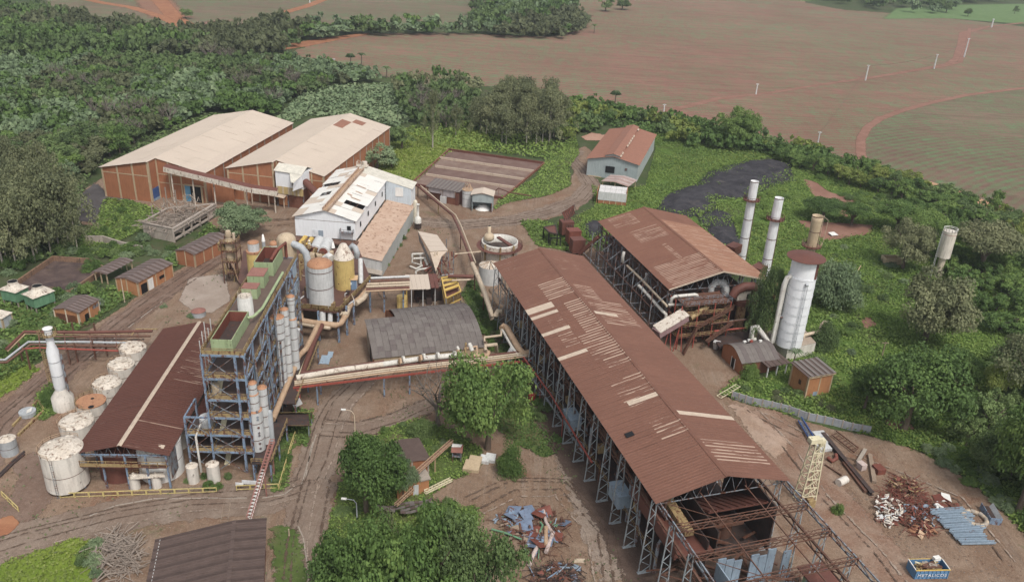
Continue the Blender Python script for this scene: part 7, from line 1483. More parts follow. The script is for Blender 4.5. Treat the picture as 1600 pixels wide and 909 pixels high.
# yellow lattice crane tower
g = at(1256,782); zt = hz(1256,782,690); ct = T('lattice_crane_tower','pale yellow lattice crane tower with blocky head at the near right corner of the hall','crane tower',g,.25)
m = MB();
cs = [(-1.6,-1.2),(1.6,-1.2),(1.6,1.2),(-1.6,1.2)]; tp_ = [(-.9,-.7),(.9,-.7),(.9,.7),(-.9,.7)]
def cpt(i,t): return Vector((cs[i % 4][0] * (1 - t) + tp_[i % 4][0] * t,cs[i % 4][1] * (1 - t) + tp_[i % 4][1] * t,zt * t))
for i in range(4): MB().beam(cpt(i,0),cpt(i,1),.2).build('leg',M_PYEL,ct)
for k in range(7):
 m = MB()
 for i in range(4): m.beam(cpt(i,k / 7),cpt(i + 1,(k + 1) / 7),.11); m.beam(cpt(i,k / 7),cpt(i + 1,k / 7),.12)
 m.build('lattice',M_PYEL,ct)
m = MB(); m.box((-.8,0,zt + .5),(2.2,1.3,.9)); m.box((.9,.2,zt - .3),(1.0,1.0,1.3)); m.beam((-1.6,0,zt + 1),(1.4,0,zt - .2),.3); m.build('head',M_PYEL,ct)
m = MB(); m.box((.2,-1.5,.8),(1.4,1.4,1.6)); m.build('base_box',M_YEL,ct)
# container
A1,B1 = V3(at(1428,903)),V3(at(1484,902)); bx_ = (B1 - A1); ang = math.atan2(bx_.y,bx_.x); Lc = 5.9; g = at(1427,905)
sk = T('skip_container','blue ribbed open skip with white METALICOS lettering and yellow rim, full of scrap','skip',g,ang)
M_SKB = paint('skip_blue',(0.13,0.27,0.45),(0.10,0.21,0.36),.15); Wc = 2.6; Hc = 2.0
for (a,b,c,d) in ((0,Lc,0,.08),(0,Lc,Wc - .08,Wc),(0,.08,0,Wc),(Lc - .08,Lc,0,Wc)): MB().b(a,b,c + .001,d - .001,.15,Hc).build('side',M_SKB,sk)
MB().b(.1,Lc - .1,.1,Wc - .1,.15,.25).build('floor',M_STEELR,sk)
for k in range(9): MB().b(.1 + k * (Lc - .3) / 8,.22 + k * (Lc - .3) / 8,-.1,0,.15,Hc - .15).build('rib',M_SKB,sk)
m = MB(); m.beam((-.05,0,Hc),(Lc + .05,0,Hc),.16); m.beam((0,Wc,Hc),(Lc,Wc,Hc),.14); m.build('rim',M_YEL2,sk); m = MB(); m.beam((0,0,Hc),(0,Wc,Hc),.14); m.beam((Lc,0,Hc),(Lc,Wc,Hc),.14); m.build('end_rim',M_WHITE,sk)
tc = bpy.data.curves.new('lettering','FONT'); tc.body = 'METALICOS'; tc.size = .85; tc.align_x = 'CENTER'; tc.extrude = .015; tc.space_character = 1.18
to = bpy.data.objects.new('lettering',tc); COL.objects.link(to); dg_ = bpy.context.evaluated_depsgraph_get(); tme = bpy.data.meshes.new_from_object(to.evaluated_get(dg_)); bpy.data.objects.remove(to); tme.materials.clear(); tme.materials.append(paint('letter_white',(.78,.8,.82),None,0)); link_mesh('lettering',tme,sk,(Lc / 2,-.13,.72),(math.pi / 2,0,0))
r = random.Random(9)
def scrap(name,label,px,n,mats,seed,h=1.0,big=1.0,cat='scrap heap',kinds=(0,1,2),lift=0.0):
 r = random.Random(seed); P_ = np.array(gpoly(px)); c = P_.mean(0); R_ = max(np.linalg.norm(P_ - c,axis=1)); o = T(name,label,cat,(c[0],c[1],0))
 nm = ['bent_plate','bar','pipe_piece']
 for (x,y) in inpoly(px,n,np.random.default_rng(seed)):
  d = 1 - min(1,math.hypot(x - c[0],y - c[1]) / R_); z = lift + r.uniform(.15,.3 + h * d); a = r.uniform(0,6.28); s_ = big * r.uniform(.5,1.5); k = r.choice(kinds); m = MB(); u = Vector((math.cos(a),math.sin(a),r.uniform(-.2,.3))); v = Vector((-math.sin(a),math.cos(a),r.uniform(-.2,.4))); p = Vector((x,y,z))
  if k == 0: m.slab([tuple(p - u * s_ * .6 - v * s_ * .4),tuple(p + u * s_ * .6 - v * s_ * .4),tuple(p + u * s_ * .5 + v * s_ * .5 + Z * .2),tuple(p - u * s_ * .6 + v * s_ * .4)],.06)
  elif k == 1: m.beam(p - u * s_ * 1.1,p + u * s_ * 1.1,.14 * big,.2 * big)
  else: m.pipe([p - u * s_ * .8,p + u * s_ * .5,p + u * s_ * .9 + v * s_ * .4],.2 * big,7)
  m.build(nm[k],r.choice(mats),o,world=True)
 return o
for k in range(26):
 p,q = Vector((r.uniform(.5,5.2),r.uniform(.4,2.1),r.uniform(1.4,2.1))),Vector((r.uniform(.5,5.2),r.uniform(.4,2.1),r.uniform(1.6,2.4))); MB().beam(p,q,r.uniform(.1,.5),.12).build('scrap_piece',r.choice([M_YEL,M_PYEL,M_STEELR,M_CONC]),sk)
MB().box((4.6,2.2,2.5),(1.2,.7,.6),.2).build('pale_lump',M_WHITE,sk)
M_PINK = paint('pinkish_white_pipe',(.55,.44,.40),None,.35)
scrap('scrap_pile','scattered pile of blue panels, rust sheets and green tubes on the bare central yard',[(775,810),(800,798),(850,793),(885,812),(880,850),(850,868),(825,872),(795,850)],110,[M_BLUE,M_BLUE2,M_STEELR,M_STEELR,M_RCAP,M_GREEN2,M_WOOD,M_DARK,M_STEELR],21,.8,1.0)
for (pts,mt,lb_,r_) in ((((849,797),(853,815),(863,832)),M_PINK,'pinkish lagged pipe, upper one of the central scrap pile',.32),(((864,832),(858,848),(853,862)),M_PINK,'pinkish lagged pipe, lower right one of the central scrap pile',.36),(((840,852),(833,866),(827,882)),M_PINK,'pinkish lagged pipe lying at the bottom left of the central scrap pile',.36),(((853,823),(853,852)),M_PIPEO,'straight orange-brown pipe in the middle of the central scrap pile',.38),(((768,826),(790,832),(815,842)),M_GREEN2,'long green tube at the left of the central scrap pile',.18)):
 P3 = [at(*p,.7) for p in pts]; meta(MB().pipe(P3,r_,10).build('loose_pipe',mt,None,origin=(P3[0][0],P3[0][1],0)),lb_,'pipe')
M_SLATE = paint('slate_blue_sheet',(.17,.22,.31),(.13,.16,.22),.3,1.2)
scrap('panel_heap','larger slate-blue and rust panels topping the central scrap pile',[(800,800),(850,795),(884,815),(878,845),(830,860),(805,835)],20,[M_SLATE,M_SLATE,M_BLUE,M_RINT],29,1.0,1.9,'scrap panels',kinds=(0,),lift=.3)
scrap('scrap_pile','second rust and blue scrap pile cut by the bottom edge of the view',[(828,895),(860,882),(905,888),(915,930),(835,935)],60,[M_STEELR,M_BLUE,M_BLUE2,M_STEELR,M_RINT],22,.8,1.0)
scrap('scrap_pile','dense heap of whitish crushed pipe scrap in the right yard',[(1362,785),(1385,775),(1408,785),(1410,805),(1392,825),(1372,818)],120,[M_GREYL,M_FLAKE,M_FLAKE,M_STEELR,M_TANKW,M_RINT],23,1.7,.7,kinds=(0,2,2))
scrap('scrap_pile','rusty wire and casting heap above the whitish scrap',[(1385,755),(1410,745),(1438,757),(1442,775),(1420,785),(1395,775)],100,[M_RINT,M_STEELR,M_YEL,M_STEELR,M_PIPEO],24,1.2,.6)
scrap('scrap_pile','low dark rust grating scrap between white heap and blue beams',[(1405,790),(1450,790),(1462,815),(1455,835),(1430,830),(1400,815)],110,[M_STEELR,M_RINT,M_DARK,M_STEELR,M_BLUE2],25,.6,.7)
scrap('scrap_pile','orange rusted castings at the lower edge of the right heaps',[(1422,820),(1450,812),(1458,832),(1440,840),(1425,834)],26,[M_ORANGE,M_RINT,M_PIPEO],26,.7,.9)
scrap('scrap_pile','brown plates and beams above the pale blue beam stack',[(1455,780),(1480,778),(1500,795),(1480,802),(1460,795)],18,[M_RINT,M_STEELR,M_WHITE],27,.6,1.3)
# stack of pale blue beams
for k in range(15):
 y = 799 + k * 3.6; x0 = 1455 + k * 3.3 + r.uniform(-4,4); a,b = V3(at(x0,y,.3 + .25 * (k % 2))),V3(at(x0 + 46 + r.uniform(-4,8),y - 3.5 + (k > 9) * 2.5,.3 + .25 * (k % 2))); a.z += .1; d = (b - a); L_ = d.length; o_ = T('pale_blue_beam',f"pale blue channel beam, {['topmost', 'second', 'third', 'fourth', 'fifth', 'sixth', 'seventh', 'middle', 'ninth', 'tenth', 'eleventh', 'twelfth', 'third lowest', 'second lowest', 'lowest'][k]} of the stepped beam stack counted downward",'beam',(a.x,a.y,0),math.atan2(d.y,d.x),'pale blue beams stacked in the scrap yard')
 m = MB(); z = a.z; m.b(0,L_,-.28,.28,z,z + .06); m.b(0,L_,-.28,-.2,z + .06,z + .4); m.b(0,L_,.2,.28,z + .06,z + .4); m.build('channel',M_BLUE2,o_)
# long brown beams and others
def lb(name,label,a,b,w,h,mat,cat='beam',z=.4): p,q = V3(at(*a,z)),V3(at(*b,z)); return meta(MB().beam(p,q,w,h).build(name,mat,None,origin=(p.x,p.y,0)),label,cat)
o = T('steel_girder','longest dark brown girder lying across the scrap yard','girder',at(1286,676)); a,b = V3(at(1286,675,.9)),V3(at(1363,769,.9)); m = MB(); m.beam(a,b,.9,.12); m.beam(a - Z * .7,b - Z * .7,.9,.12); m.beam(a - Z * .35,b - Z * .35,.12,.7); m.build('profile',M_DARK,o,world=True)
lb('steel_beam','weathered wooden-looking brown box beam right of the long girder',(1359,710),(1366,753),.8,.6,M_WOOD); lb('steel_beam','short pale box beam above the red scrap box',(1340,722),(1352,702),.7,.5,M_CONC); lb('steel_beam','thin beam lying left of the long girder',(1289,725),(1315,742),.25,.25,M_STEELR); lb('steel_beam','second dark beam lying below the long girder',(1318,722),(1353,768),.7,.5,M_STEELR)
o = T('lattice_boom','rusty flat lattice boom lying behind the long girder','lattice boom',at(1300,680)); a,b = V3(at(1300,679,.6)),V3(at(1335,706,.6)); off = Vector((1.4,1.6,0)); m = MB(); m.beam(a,b,.2); m.beam(a + off,b + off,.2)
for k in range(8): m.beam(a.lerp(b,k / 7),a.lerp(b,min(1,(k + .7) / 7)) + off,.12)
m.build('frame',M_STEELR,o,world=True)
o = T('blue_lattice_boom','strong blue lattice boom lying behind the crane tower','lattice boom',at(1250,660)); a,b = V3(at(1248,658,.8)),V3(at(1270,694,.8))
for dx,dz in ((0,0),(1.1,0),(.5,.9)): MB().beam(a + Vector((dx,.3,dz)),b + Vector((dx,.3,dz)),.26).build('chord',M_DBLUE,o,world=True)
m = MB()
for k in range(12): p,q = a.lerp(b,k / 12),a.lerp(b,(k + 1) / 12); m.beam(p,q + Vector((1.1,.3,0)),.12); m.beam(p + Vector((1.1,.3,0)),q + Vector((.5,.3,.9)),.12); m.beam(p + Vector((.5,.3,.9)),q,.12)
m.build('lattice',M_BLUE,o,world=True)
for k,(a,b,z) in enumerate((((1272,680),(1290,678),.9),((1275,690),(1292,688),.9),((1277,700),(1296,698),.9))): lb('zinc_sheet_stack',['upper of three whitish crumpled zinc sheet bundles by the blue boom','middle of three whitish crumpled zinc sheet bundles by the blue boom','lower of three whitish crumpled zinc sheet bundles by the blue boom'][k],a,b,2.0,.7,M_GREYL,'sheet bundle')
o = meta(MB().pipe([at(1310,754,.8),at(1322,748,.8)],.75,14).build('pipe_stub',M_TANKW,None,origin=at(1310,754)),'short white pipe stub with rusty mouth left of the girders','pipe');
lb('red_scrap_box','small pinkish box among the girders',(1342,728),(1350,726),1.6,1.3,M_PINK,'box',.8); lb('red_machine_part','rust-orange machine part with grey tray right of the box beam',(1368,728),(1378,738),1.8,1.2,M_RINT,'machine part',.6)
meta(MB().pipe([at(1294,715,.5),at(1300,720,.6),at(1307,716,.6),at(1306,710,.5)],.4,8).build('curved_guard',M_RINT,None,origin=at(1294,715)),'curved orange-edged guard lying left of the girders','machine part'); lb('yellow_plate','flat ochre plate lying beneath the zinc bundles',(1273,710),(1282,711),1.6,.1,M_TAN,'plate',.1)
g = at(1522,812); o = T('lagging_ring','ring-shaped pile of beige pipe lagging beside the blue beams','scrap ring',g)
for k in range(16): t = k * .393; q = Vector((2.0 * math.cos(t),2.0 * math.sin(t),.4)); MB().pipe([q,Vector((2.0 * math.cos(t + .36),2.0 * math.sin(t + .36),.4 + .15 * (k % 2)))],.42,8).build('segment',M_CONC if k % 2 else M_PIPEC,o)
o = T('blue_trough','blue-ended open trough with grey lining at the far right of the yard','trough',at(1553,820)); a,b = V3(at(1541,790,.7)),V3(at(1556,815,.7)); d = (b - a).normalized(); nn = Vector((-d.y,d.x,0)) * 1.0
m = MB(); m.slab([tuple(a - nn),tuple(b - nn),tuple(b + nn),tuple(a + nn)],.1); m.build('bed',M_DARK,o,world=True); m = MB(); m.slab([tuple(a + nn + Z * .9),tuple(b + nn + Z * .9),tuple(b + nn * .5),tuple(a + nn * .5)],.1); m.build('lining',M_GREYL,o,world=True); m = MB(); m.beam(a - nn,b - nn,.1,1.4); m.beam(b - nn,b + nn,.1,1.6); m.build('side',M_BLUE,o,world=True)
# bottom-centre hut, gantries, fallen roof, booth, slabs
o,a,b = simple_shed('ribbed_roof_hut','small brick hut with brown ribbed roof under the broad tree, crossed by a red boom','hut',(618,727),(669,716),(664,683),0,4.2,4.6,M_BROOF,M_BRICK,nu=12,ridge='v',colmat=M_CONC)
m = MB(); m.b(-1,5,-4.4,-4.2,0,3.0); m.b(4.8,5.0,-4.2,-.1,0,3.0); m.build('lower_wall',M_BRICKO,o); MB().b(2.0,3.0,-4.5,-4.41,.1,2.4).build('doorway',M_GREYL,o); MB().b(3.2,5.3,-4.6,-1.2,3.0,3.25).build('lower_slab',M_CONC,o)
def gantry(name,label,p,q,w,mat,n=14,mat2=None,posts=()):
 o = T(name,label,'gantry',(p[0],p[1],0)); p,q = V3(p),V3(q); d = (q - p); s_ = Vector((-d.y,d.x,0)).normalized() * w / 2
 for e in (-1,1):
  MB().beam(p + s_ * e,q + s_ * e,.14).build('chord',mat,o,world=True); MB().beam(p + s_ * e + Z * w * .8,q + s_ * e + Z * w * .8,.14).build('chord',mat,o,world=True)
 m = MB()
 for k in range(n):
  a,b = p + d * k / n,p + d * (k + 1) / n; m.beam(a - s_,b + s_,.08); m.beam(a - s_,a + s_,.1); m.beam(a - s_,b - s_ + Z * w * .8,.08); m.beam(a + s_ + Z * w * .8,b + s_,.08); m.beam(a - s_ + Z * w * .8,a + s_ + Z * w * .8,.08)
 m.build('lattice',mat2 or mat,o,world=True)
 for c in posts: c = p.lerp(q,c); MB().beam((c.x,c.y,0),c,.2).build('post',mat,o,world=True)
 return o
M_WRED = paint('pinkish_red_steel',(.34,.17,.14),(.26,.12,.10),.3)
gantry('lattice_gantry','red and white lattice gantry slanting down from the foot of the blue tower',at(426,690,6.5),at(411,738,6),.75,M_WRED,10,M_WRED,(.1,.9)); gantry('lattice_gantry','white ended lattice gantry span hanging above the road edge near the ribbed shed',at(411,738,6),at(389,812,5.4),.75,M_WRED,14,M_WHITE,(.98,))
gantry('lattice_gantry','red and yellow lattice boom leaning across the ribbed roof hut',at(706,690,3.2),at(652,738,4.4),.6,M_PIPEO,12,M_WRED,(.5,)); gantry('lattice_gantry','thin rusty lattice boom dropping onto the collapsed tile roof',at(645,765,2.4),at(618,790,2.6),.5,M_PIPEO,8,M_STEELR)
gantry('timber_frame','yellowish timber frame lying on grass beside the ribbed roof hut',at(664,770,.5),at(705,750,.5),.6,M_PYEL,8); o = T('lying_ladder','pale ladder lying on the road above the foreground shed','ladder',at(350,800)); a,b,c,d = [V3(at(*p,.15)) for p in ((345,815),(349,785),(356,814),(360,785))]; m = MB(); m.beam(a,b,.1); m.beam(c,d,.1)
for k in range(7): m.beam(a.lerp(b,k / 6),c.lerp(d,k / 6),.08)
m.build('frame',M_WOOD,o,world=True)
fr3 = T('collapsed_roof','collapsed dark grey tile roof sunk among trees below the red gantry','collapsed roof',at(635,800)); r = random.Random(31)
c0,c1,c2,c3 = [V3(at(*p,2.6)) for p in ((584,798),(683,793),(675,775),(590,788))]
for i in range(12):
 for j in range(4):
  if r.random() < .12: continue
  s0,s1,t0,t1 = i / 12,(i + .96) / 12,j / 4,(j + .97) / 4; f = lambda s_,t: c0.lerp(c1,s_).lerp(c3.lerp(c2,s_),t) + Z * (-.6 * math.sin(s_ * 3.1) + .3 * math.sin(s_ * 9 + j)); MB().slab([tuple(f(s0,t0)),tuple(f(s1,t0)),tuple(f(s1,t1)),tuple(f(s0,t1))],.07).build('roof_tile',[M_GTILEC,M_GTILE,M_BROOF][(i + j) % 3],fr3,world=True)
g = at(707,722); o = T('guard_booth','tiny open booth on thin legs with rust roof and a white scrap sheet on top','booth',g)
for (x,y) in ((0,0),(1.6,0),(1.6,1.4),(0,1.4)): MB().beam((x,y,0),(x,y,2.6),.15).build('leg',M_STEEL,o)
MB().b(-.1,1.7,0,1.4,1.2,1.35).build('shelf',M_STEEL,o); MB().slab([(-.3,-.3,2.6),(1.9,-.3,2.6),(1.9,1.8,3.0),(-.3,1.8,3.0)],.1).build('roof',paint('reddish_lid',(.30,.14,.11),None,.2),o); MB().slab([(-.3,.9,3.0),(1.5,1.0,3.0),(1.7,1.7,3.1),(-.2,1.8,3.15)],.05).build('white_sheet_on_roof',M_WHITE,o)
for k,(px,py,s_,lb_) in enumerate(((737,733,1.7,'beige broken block tipped on end, left of the pale rubble group'),(742,725,1.4,'flat cream slab topping the pale rubble group'),(757,722,1.0,'small grey block at the middle right of the rubble group'),(766,720,1.1,'small grey block nearest the round bush tree'))): g = at(px,py); meta(MB().slab([(-s_,-s_ * .6,.9),(s_ * .8,-s_ * .7,.7),(s_,s_ * .7,1.2),(-s_ * .7,s_ * .8,1.4)],.8).build('broken_block',M_CONCY if k < 2 else M_GREYL,None),lb_,'rubble').location = g
meta(MB().slab([at(897,878,.15),at(913,878,.15),at(914,872,.15),at(898,872,.15)],.08).build('lying_board',M_PIPEC,None,origin=at(905,875)),'cream board lying flat on the yard right of the scrap pile','board')
# lamps and poles
def lamp(label,base,ytop,mat,flip=-1):
 g = at(*base); h = hz(*base,ytop); o = T('street_lamp',label,'street lamp',g); MB().pipe([(0,0,0),(0,0,h * .8),(flip * .5,0,h * .95),(flip * 1.8,-.1,h)],[.13,.1,.08,.06],8).build('pole',mat,o); MB().box((flip * 2.1,-.1,h),(.9,.4,.2)).build('lamp_head',M_WHITE,o)
lamp('cream curved street lamp at the road junction beside the pipe bridge',(555,682),640,M_PIPEC); lamp('grey curved street lamp rising from the foreground clump of trees',(558,812),779,M_GREYT)
def pole(label,base,ytop,arms=1,mat=M_GREYL,lean=0):
 g = at(*base); h = hz(*base,ytop); o = T('utility_pole',label,'pole',g); far = max(1,g[1] / 180); MB().pipe([(0,0,0),(lean,0,h)],[.16 * far,.11 * far],6).build('pole',mat,o)
 if arms: MB().beam((lean - .9,0,h - .3),(lean + .9,0,h - .3),.14 * far).build('crossarm',mat,o)
for (b,yt,lb_) in (((1352,126),102,'white utility pole standing on the cane field left of the brown track'),((1459,108),85,'white utility pole with crossarm further right on the cane field'),((1549,43),30,'tiny white pole near the top right corner of the cane field'),((1506,90),60,'thin pole beside the pinkish track bend'),((1276,232),206,'bare pole at the edge of the cane field above the belt'),((522,104),92,'thin white pole at the near corner of the far cane field'),((1181,148),131,'thin brown pole beside the track on the left part of the field'),((1037,175),163,'thin brown pole at the lower left corner of the field'),((484,5),-3,'tiny white post beside the red road at the top')): pole(lb_,b,yt)
pole('grey pole standing beside the roadside shed',(195,472),436,0,M_PIPEC); pole('tall grey pole at the edge of dark asphalt under the eucalyptus',(124,352),322,0); pole('leaning black pole on the slope at far right',(1578,525),497,1,M_DARK,.6); pole('brown pole in the weeds left of the widest slope tree',(1378,556),534,1,M_WOOD)
pole('thin pole rising from grass beside the ribbed foreground shed',(452,838),826,0,M_PIPEC)
# posts of the wire fence along the orange track
fpts = [V3(at(*p)) for p in ((1362,275),(1400,284),(1450,300),(1500,318),(1530,330))]; fo = T('wire_fence','thin post fence along the pale orange track below the cane','fence',fpts[0])
for p,q in zip(fpts[:-1],fpts[1:]):
 n = max(1,round((q - p).length / 4))
 for k in range(n): c = p.lerp(q,k / n); MB().beam(c,c + Z * 1.8,.2).build('post',M_PIPEC,fo,world=True)
 MB().beam(p + Z * 1.5,q + Z * 1.5,.06).build('wire',M_STEELR,fo,world=True)
# small things: kerb lines, hose on slope, thin red pipe line
meta(MB().pipe([at(1262,461,.8),at(1300,455,.8),at(1322,450,.8),at(1330,440,.8),at(1345,415,.8)],.14,6).build('red_pipeline',M_PIPEO,None,origin=at(1262,461)),'thin orange pipeline running over the grass behind the fat white tower','pipe')
for (pl,lb_) in (([(140,806),(180,790),(240,779),(320,778),(410,778),(445,772),(478,745),(486,700),(492,680)],'broken concrete kerb along the road in front of tower and tanks'),([(497,668),(470,762)],'short kerb line beside the low slatted platform'),([(466,822),(474,840),(480,880),(484,930)],'kerb of the dull grass plot beside the foreground shed'),([(255,470),(190,520),(140,560)],'kerb along the left dirt road')):
 ps = [V3(at(*p,.1)) for p in pl]; o = T('kerb',lb_,'kerb',(ps[0].x,ps[0].y,0))
 for p,q in zip(ps[:-1],ps[1:]):
  n = max(1,round((q - p).length / 2.5))
  for k in range(n):
   if RND.random() < .85: MB().beam(p.lerp(q,k / n),p.lerp(q,(k + .93) / n),.2,.22).build('kerb_stone',M_CONC,o,world=True)
o = T('low_kerb_pit','low concrete edged pit with a small white slab beside the dirt road at left','pit',at(30,650));
for (p,q) in (((20,665),(60,625)),((60,625),(68,640)),((28,680),(68,642))): MB().beam(at(*p,.3),at(*q,.3),.4,.6).build('edge',M_YEL,o,world=True)
MB().cyl(at(44,648),1.6,0,1.0,16).build('drum',M_GREYT,o,world=True); MB().slab([at(41,645,1.3),at(49,642,1.3),at(50,636,1.9),at(42,640,1.9)],.08).build('white_slab',M_WHITE,o,world=True)
o = T('pipe_bundle','dark pipes lying along the ground at the left edge below the small grey tank','pipes',at(20,725));
for d in (0,4): MB().pipe([at(0,740 + d,.3),at(20,720 + d,.3),at(38,705 + d,.3)],.22,8).build('pipe',M_DARK,o,world=True)
# ================================================================ VEGETATION
def leafmat(name,dark,mid,light,rough=0.7):
 t = NT(name); a = t.n('ShaderNodeAttribute',attribute_name='tint').outputs['Fac']; oi = t.n('ShaderNodeObjectInfo').outputs['Random']
 big = t.noise(t.pos,0.09,3); f = t.math('ADD',t.math('MULTIPLY_ADD',a,0.58,t.math('MULTIPLY',oi,0.36)),t.math('MULTIPLY',t.math('SUBTRACT',big,.5),.55))
 col = t.ramp(f,[(0.08,dark),(0.45,mid),(0.92,light)]); t.link(col,t.p.inputs['Base Color']); t.p.inputs['Roughness'].default_value = rough; t.p.inputs['Specular IOR Level'].default_value = 0.2
 tr = t.n('ShaderNodeBsdfTranslucent'); t.link(col,tr.inputs['Color']); mx = t.n('ShaderNodeMixShader'); mx.inputs[0].default_value = 0.25; t.link(t.p.outputs[0],mx.inputs[1]); t.link(tr.outputs[0],mx.inputs[2]); t.link(mx.outputs[0],t.out.inputs['Surface'])
 return t.m
L_MID = leafmat('leaf_mid_green',(0.056,0.095,0.030),(0.113,0.185,0.053),(0.224,0.307,0.085))
L_DRK = leafmat('leaf_dark_green',(0.063,0.097,0.041),(0.127,0.185,0.067),(0.220,0.291,0.108))
L_SAG = leafmat('leaf_sage_green',(0.096,0.140,0.075),(0.187,0.253,0.133),(0.321,0.377,0.208))
L_EUC = leafmat('leaf_eucalyptus',(0.084,0.099,0.054),(0.165,0.181,0.091),(0.277,0.281,0.150))
L_LIM = leafmat('leaf_lime',(0.097,0.136,0.034),(0.188,0.237,0.058),(0.309,0.339,0.105))
L_GRS = leafmat('grass_leaf',(0.086,0.139,0.034),(0.167,0.248,0.060),(0.297,0.373,0.102))
L_DRY = leafmat('dry_twig',(0.100,0.080,0.065),(0.170,0.140,0.115),(0.270,0.235,0.200))
L_BRG = leafmat('brown_green',(0.074,0.090,0.044),(0.132,0.148,0.074),(0.202,0.213,0.113))
def leaves(ctr,nrm,size,rg,asp=1.0):
 """one folded rhombic leaf patch per point"""
 n = len(ctr); t = rg.normal(size=(n,3)); t -= nrm * (t * nrm).sum(1)[:,None]; t /= np.linalg.norm(t,axis=1)[:,None] + 1e-9; b = np.cross(nrm,t); s = size[:,None]
 v = np.stack([ctr - t * s * .5,ctr + b * s * .42 * asp - nrm * s * .08,ctr + t * s * .5,ctr - b * s * .42 * asp - nrm * s * .08],1)
 return v.reshape(-1,3)
def crown_arr(seed,ncl,nlf,leaf,shape='dome'):
 rg = np.random.default_rng(seed); LB = [(lambda u: u / np.linalg.norm(u))(rg.normal(size=3)) * rg.uniform(.38,.6) for _ in range(7)]; C = []; N = []; Tn = []; Sz = []
 for k in range(ncl):
  u = rg.normal(size=3); u /= np.linalg.norm(u)
  if shape == 'dome':
   b_ = LB[k % 7]; q = np.array([b_[0] * 1.15,b_[1] * 1.15,abs(b_[2]) - .12]) + u * rg.uniform(.22,.46) * (1 + .25 * (k % 7 < 3)); q[2] = max(-.12,q[2]) * .82 + .34; rc = rg.uniform(.17,.30)
  elif shape == 'flat': u[2] *= .25; q = u * rg.uniform(.3,.85); q[2] = q[2] + .62 - .22 * (q[0] ** 2 + q[1] ** 2); rc = rg.uniform(.2,.3)
  elif shape == 'bush': u[2] = abs(u[2]); q = u * rg.uniform(.3,.75); q[2] *= .8; rc = rg.uniform(.26,.4)
  elif shape == 'euc': q = np.array([rg.normal() * .42,rg.normal() * .42,rg.uniform(.05,.95) ** .8]); q[:2] *= (1.2 - .7 * q[2]); rc = rg.uniform(.16,.28)
  elif shape == 'weep': u[2] = abs(u[2]); q = u * rg.uniform(.4,.8); q[2] = q[2] * .7 + .2; rc = rg.uniform(.25,.35)
  ct = rg.uniform(0,1); d = rg.normal(size=(nlf,3)); d /= np.linalg.norm(d,axis=1)[:,None]; d[:,2] = np.where(d[:,2] < -.3,-d[:,2],d[:,2]); rr = rc * rg.uniform(.55,1.08,nlf)[:,None]
  p = q + d * rr * np.array([1,1,.72 if shape != 'euc' else 1.0]); nn = d + rg.normal(size=(nlf,3)) * .55 + np.array([0,0,.35]); nn /= np.linalg.norm(nn,axis=1)[:,None]
  C.append(p); N.append(nn); Tn.append(np.clip(ct * .5 + rg.uniform(0,.5,nlf) + d[:,2] * .0,0,1)); Sz.append(leaf * rg.uniform(.6,1.35,nlf))
 C = np.concatenate(C); V = leaves(C,np.concatenate(N),np.concatenate(Sz),rg); return V,np.repeat(np.concatenate(Tn),4)
def leaf_mesh(name,V,tint,mat,link=False):
 F = np.arange(len(V)).reshape(-1,4); r_ = np_mesh(name,V,F,mat,False,None,link); me = r_ if not link else r_.data
 a = me.attributes.new('tint','FLOAT','POINT'); a.data.foreach_set('value',tint.astype(np.float32)); return r_
CR = {}
def crown(kind,mat,lod,var):
 key = (kind,mat.name,lod,var)
 if key not in CR:
  ncl,nlf,lf = {0: (80,210,.05),1: (38,85,.088),2: (18,34,.2)}[lod]
  if kind == 'bush': ncl = int(ncl * .6)
  if kind == 'euc': ncl = int(ncl * 1.3); nlf = int(nlf * .7); lf *= .72
  V,t_ = crown_arr(hash((kind,lod,var)) % 1000 if False else var * 31 + lod * 7 + len(kind),ncl,nlf,lf,kind); CR[key] = leaf_mesh('crown',V,t_,mat)
 return CR[key]
TR = {}
M_GBARK = paint('grey_dry_bark',(0.20,0.165,0.14),(0.14,0.115,0.10),0.0)
def trunk_mesh(kind,var):
 if (kind,var) in TR: return TR[(kind,var)]
 r = random.Random(var * 7 + len(kind)); m = MB(); n = 6
 if kind == 'euc': m.pipe([(0,0,0),(r.uniform(-.02,.02),0,.5),(r.uniform(-.03,.03),0,1.0)],[.016,.011,.004],6);
 elif kind == 'bare':
  m.pipe([(0,0,0),(.02,0,.35)],[.045,.03],6)
  for k in range(9):
   a = k * .7 + r.random(); p = Vector((.02,0,r.uniform(.15,.38))); q = p + Vector((math.cos(a) * .25,math.sin(a) * .25,.28)); m.pipe([p,q],[.02,.012],4,False)
   for j in range(4): w = q + Vector((math.cos(a + j - 1.5) * .24,math.sin(a + j - 1.5) * .24,r.uniform(.05,.4))); m.pipe([q,w],[.011,.004],3,False); x = q.lerp(w,.5); m.pipe([x,x + Vector((r.uniform(-.2,.2),r.uniform(-.2,.2),r.uniform(.05,.25)))],[.006,.002],3,False)
 else:
  m.pipe([(0,0,0),(.01,.01,.28),(.03,0,.45)],[.075,.055,.04],7)
  for k in range(5): a = k * 1.3 + r.random(); m.pipe([(.01,.01,.24 + k * .04),(math.cos(a) * .3,math.sin(a) * .3,.58),(math.cos(a) * .55,math.sin(a) * .55,.75)],[.035,.022,.008],5,False)
 me = bpy.data.meshes.new('trunk'); me.from_pydata(m.v,[],m.f); me.polygons.foreach_set('use_smooth',m.sm); me.materials.append(M_PBARK if kind == 'euc' else M_GBARK if kind == 'bare' else M_YBRN); TR[(kind,var)] = me; return me
NTREE = [0]
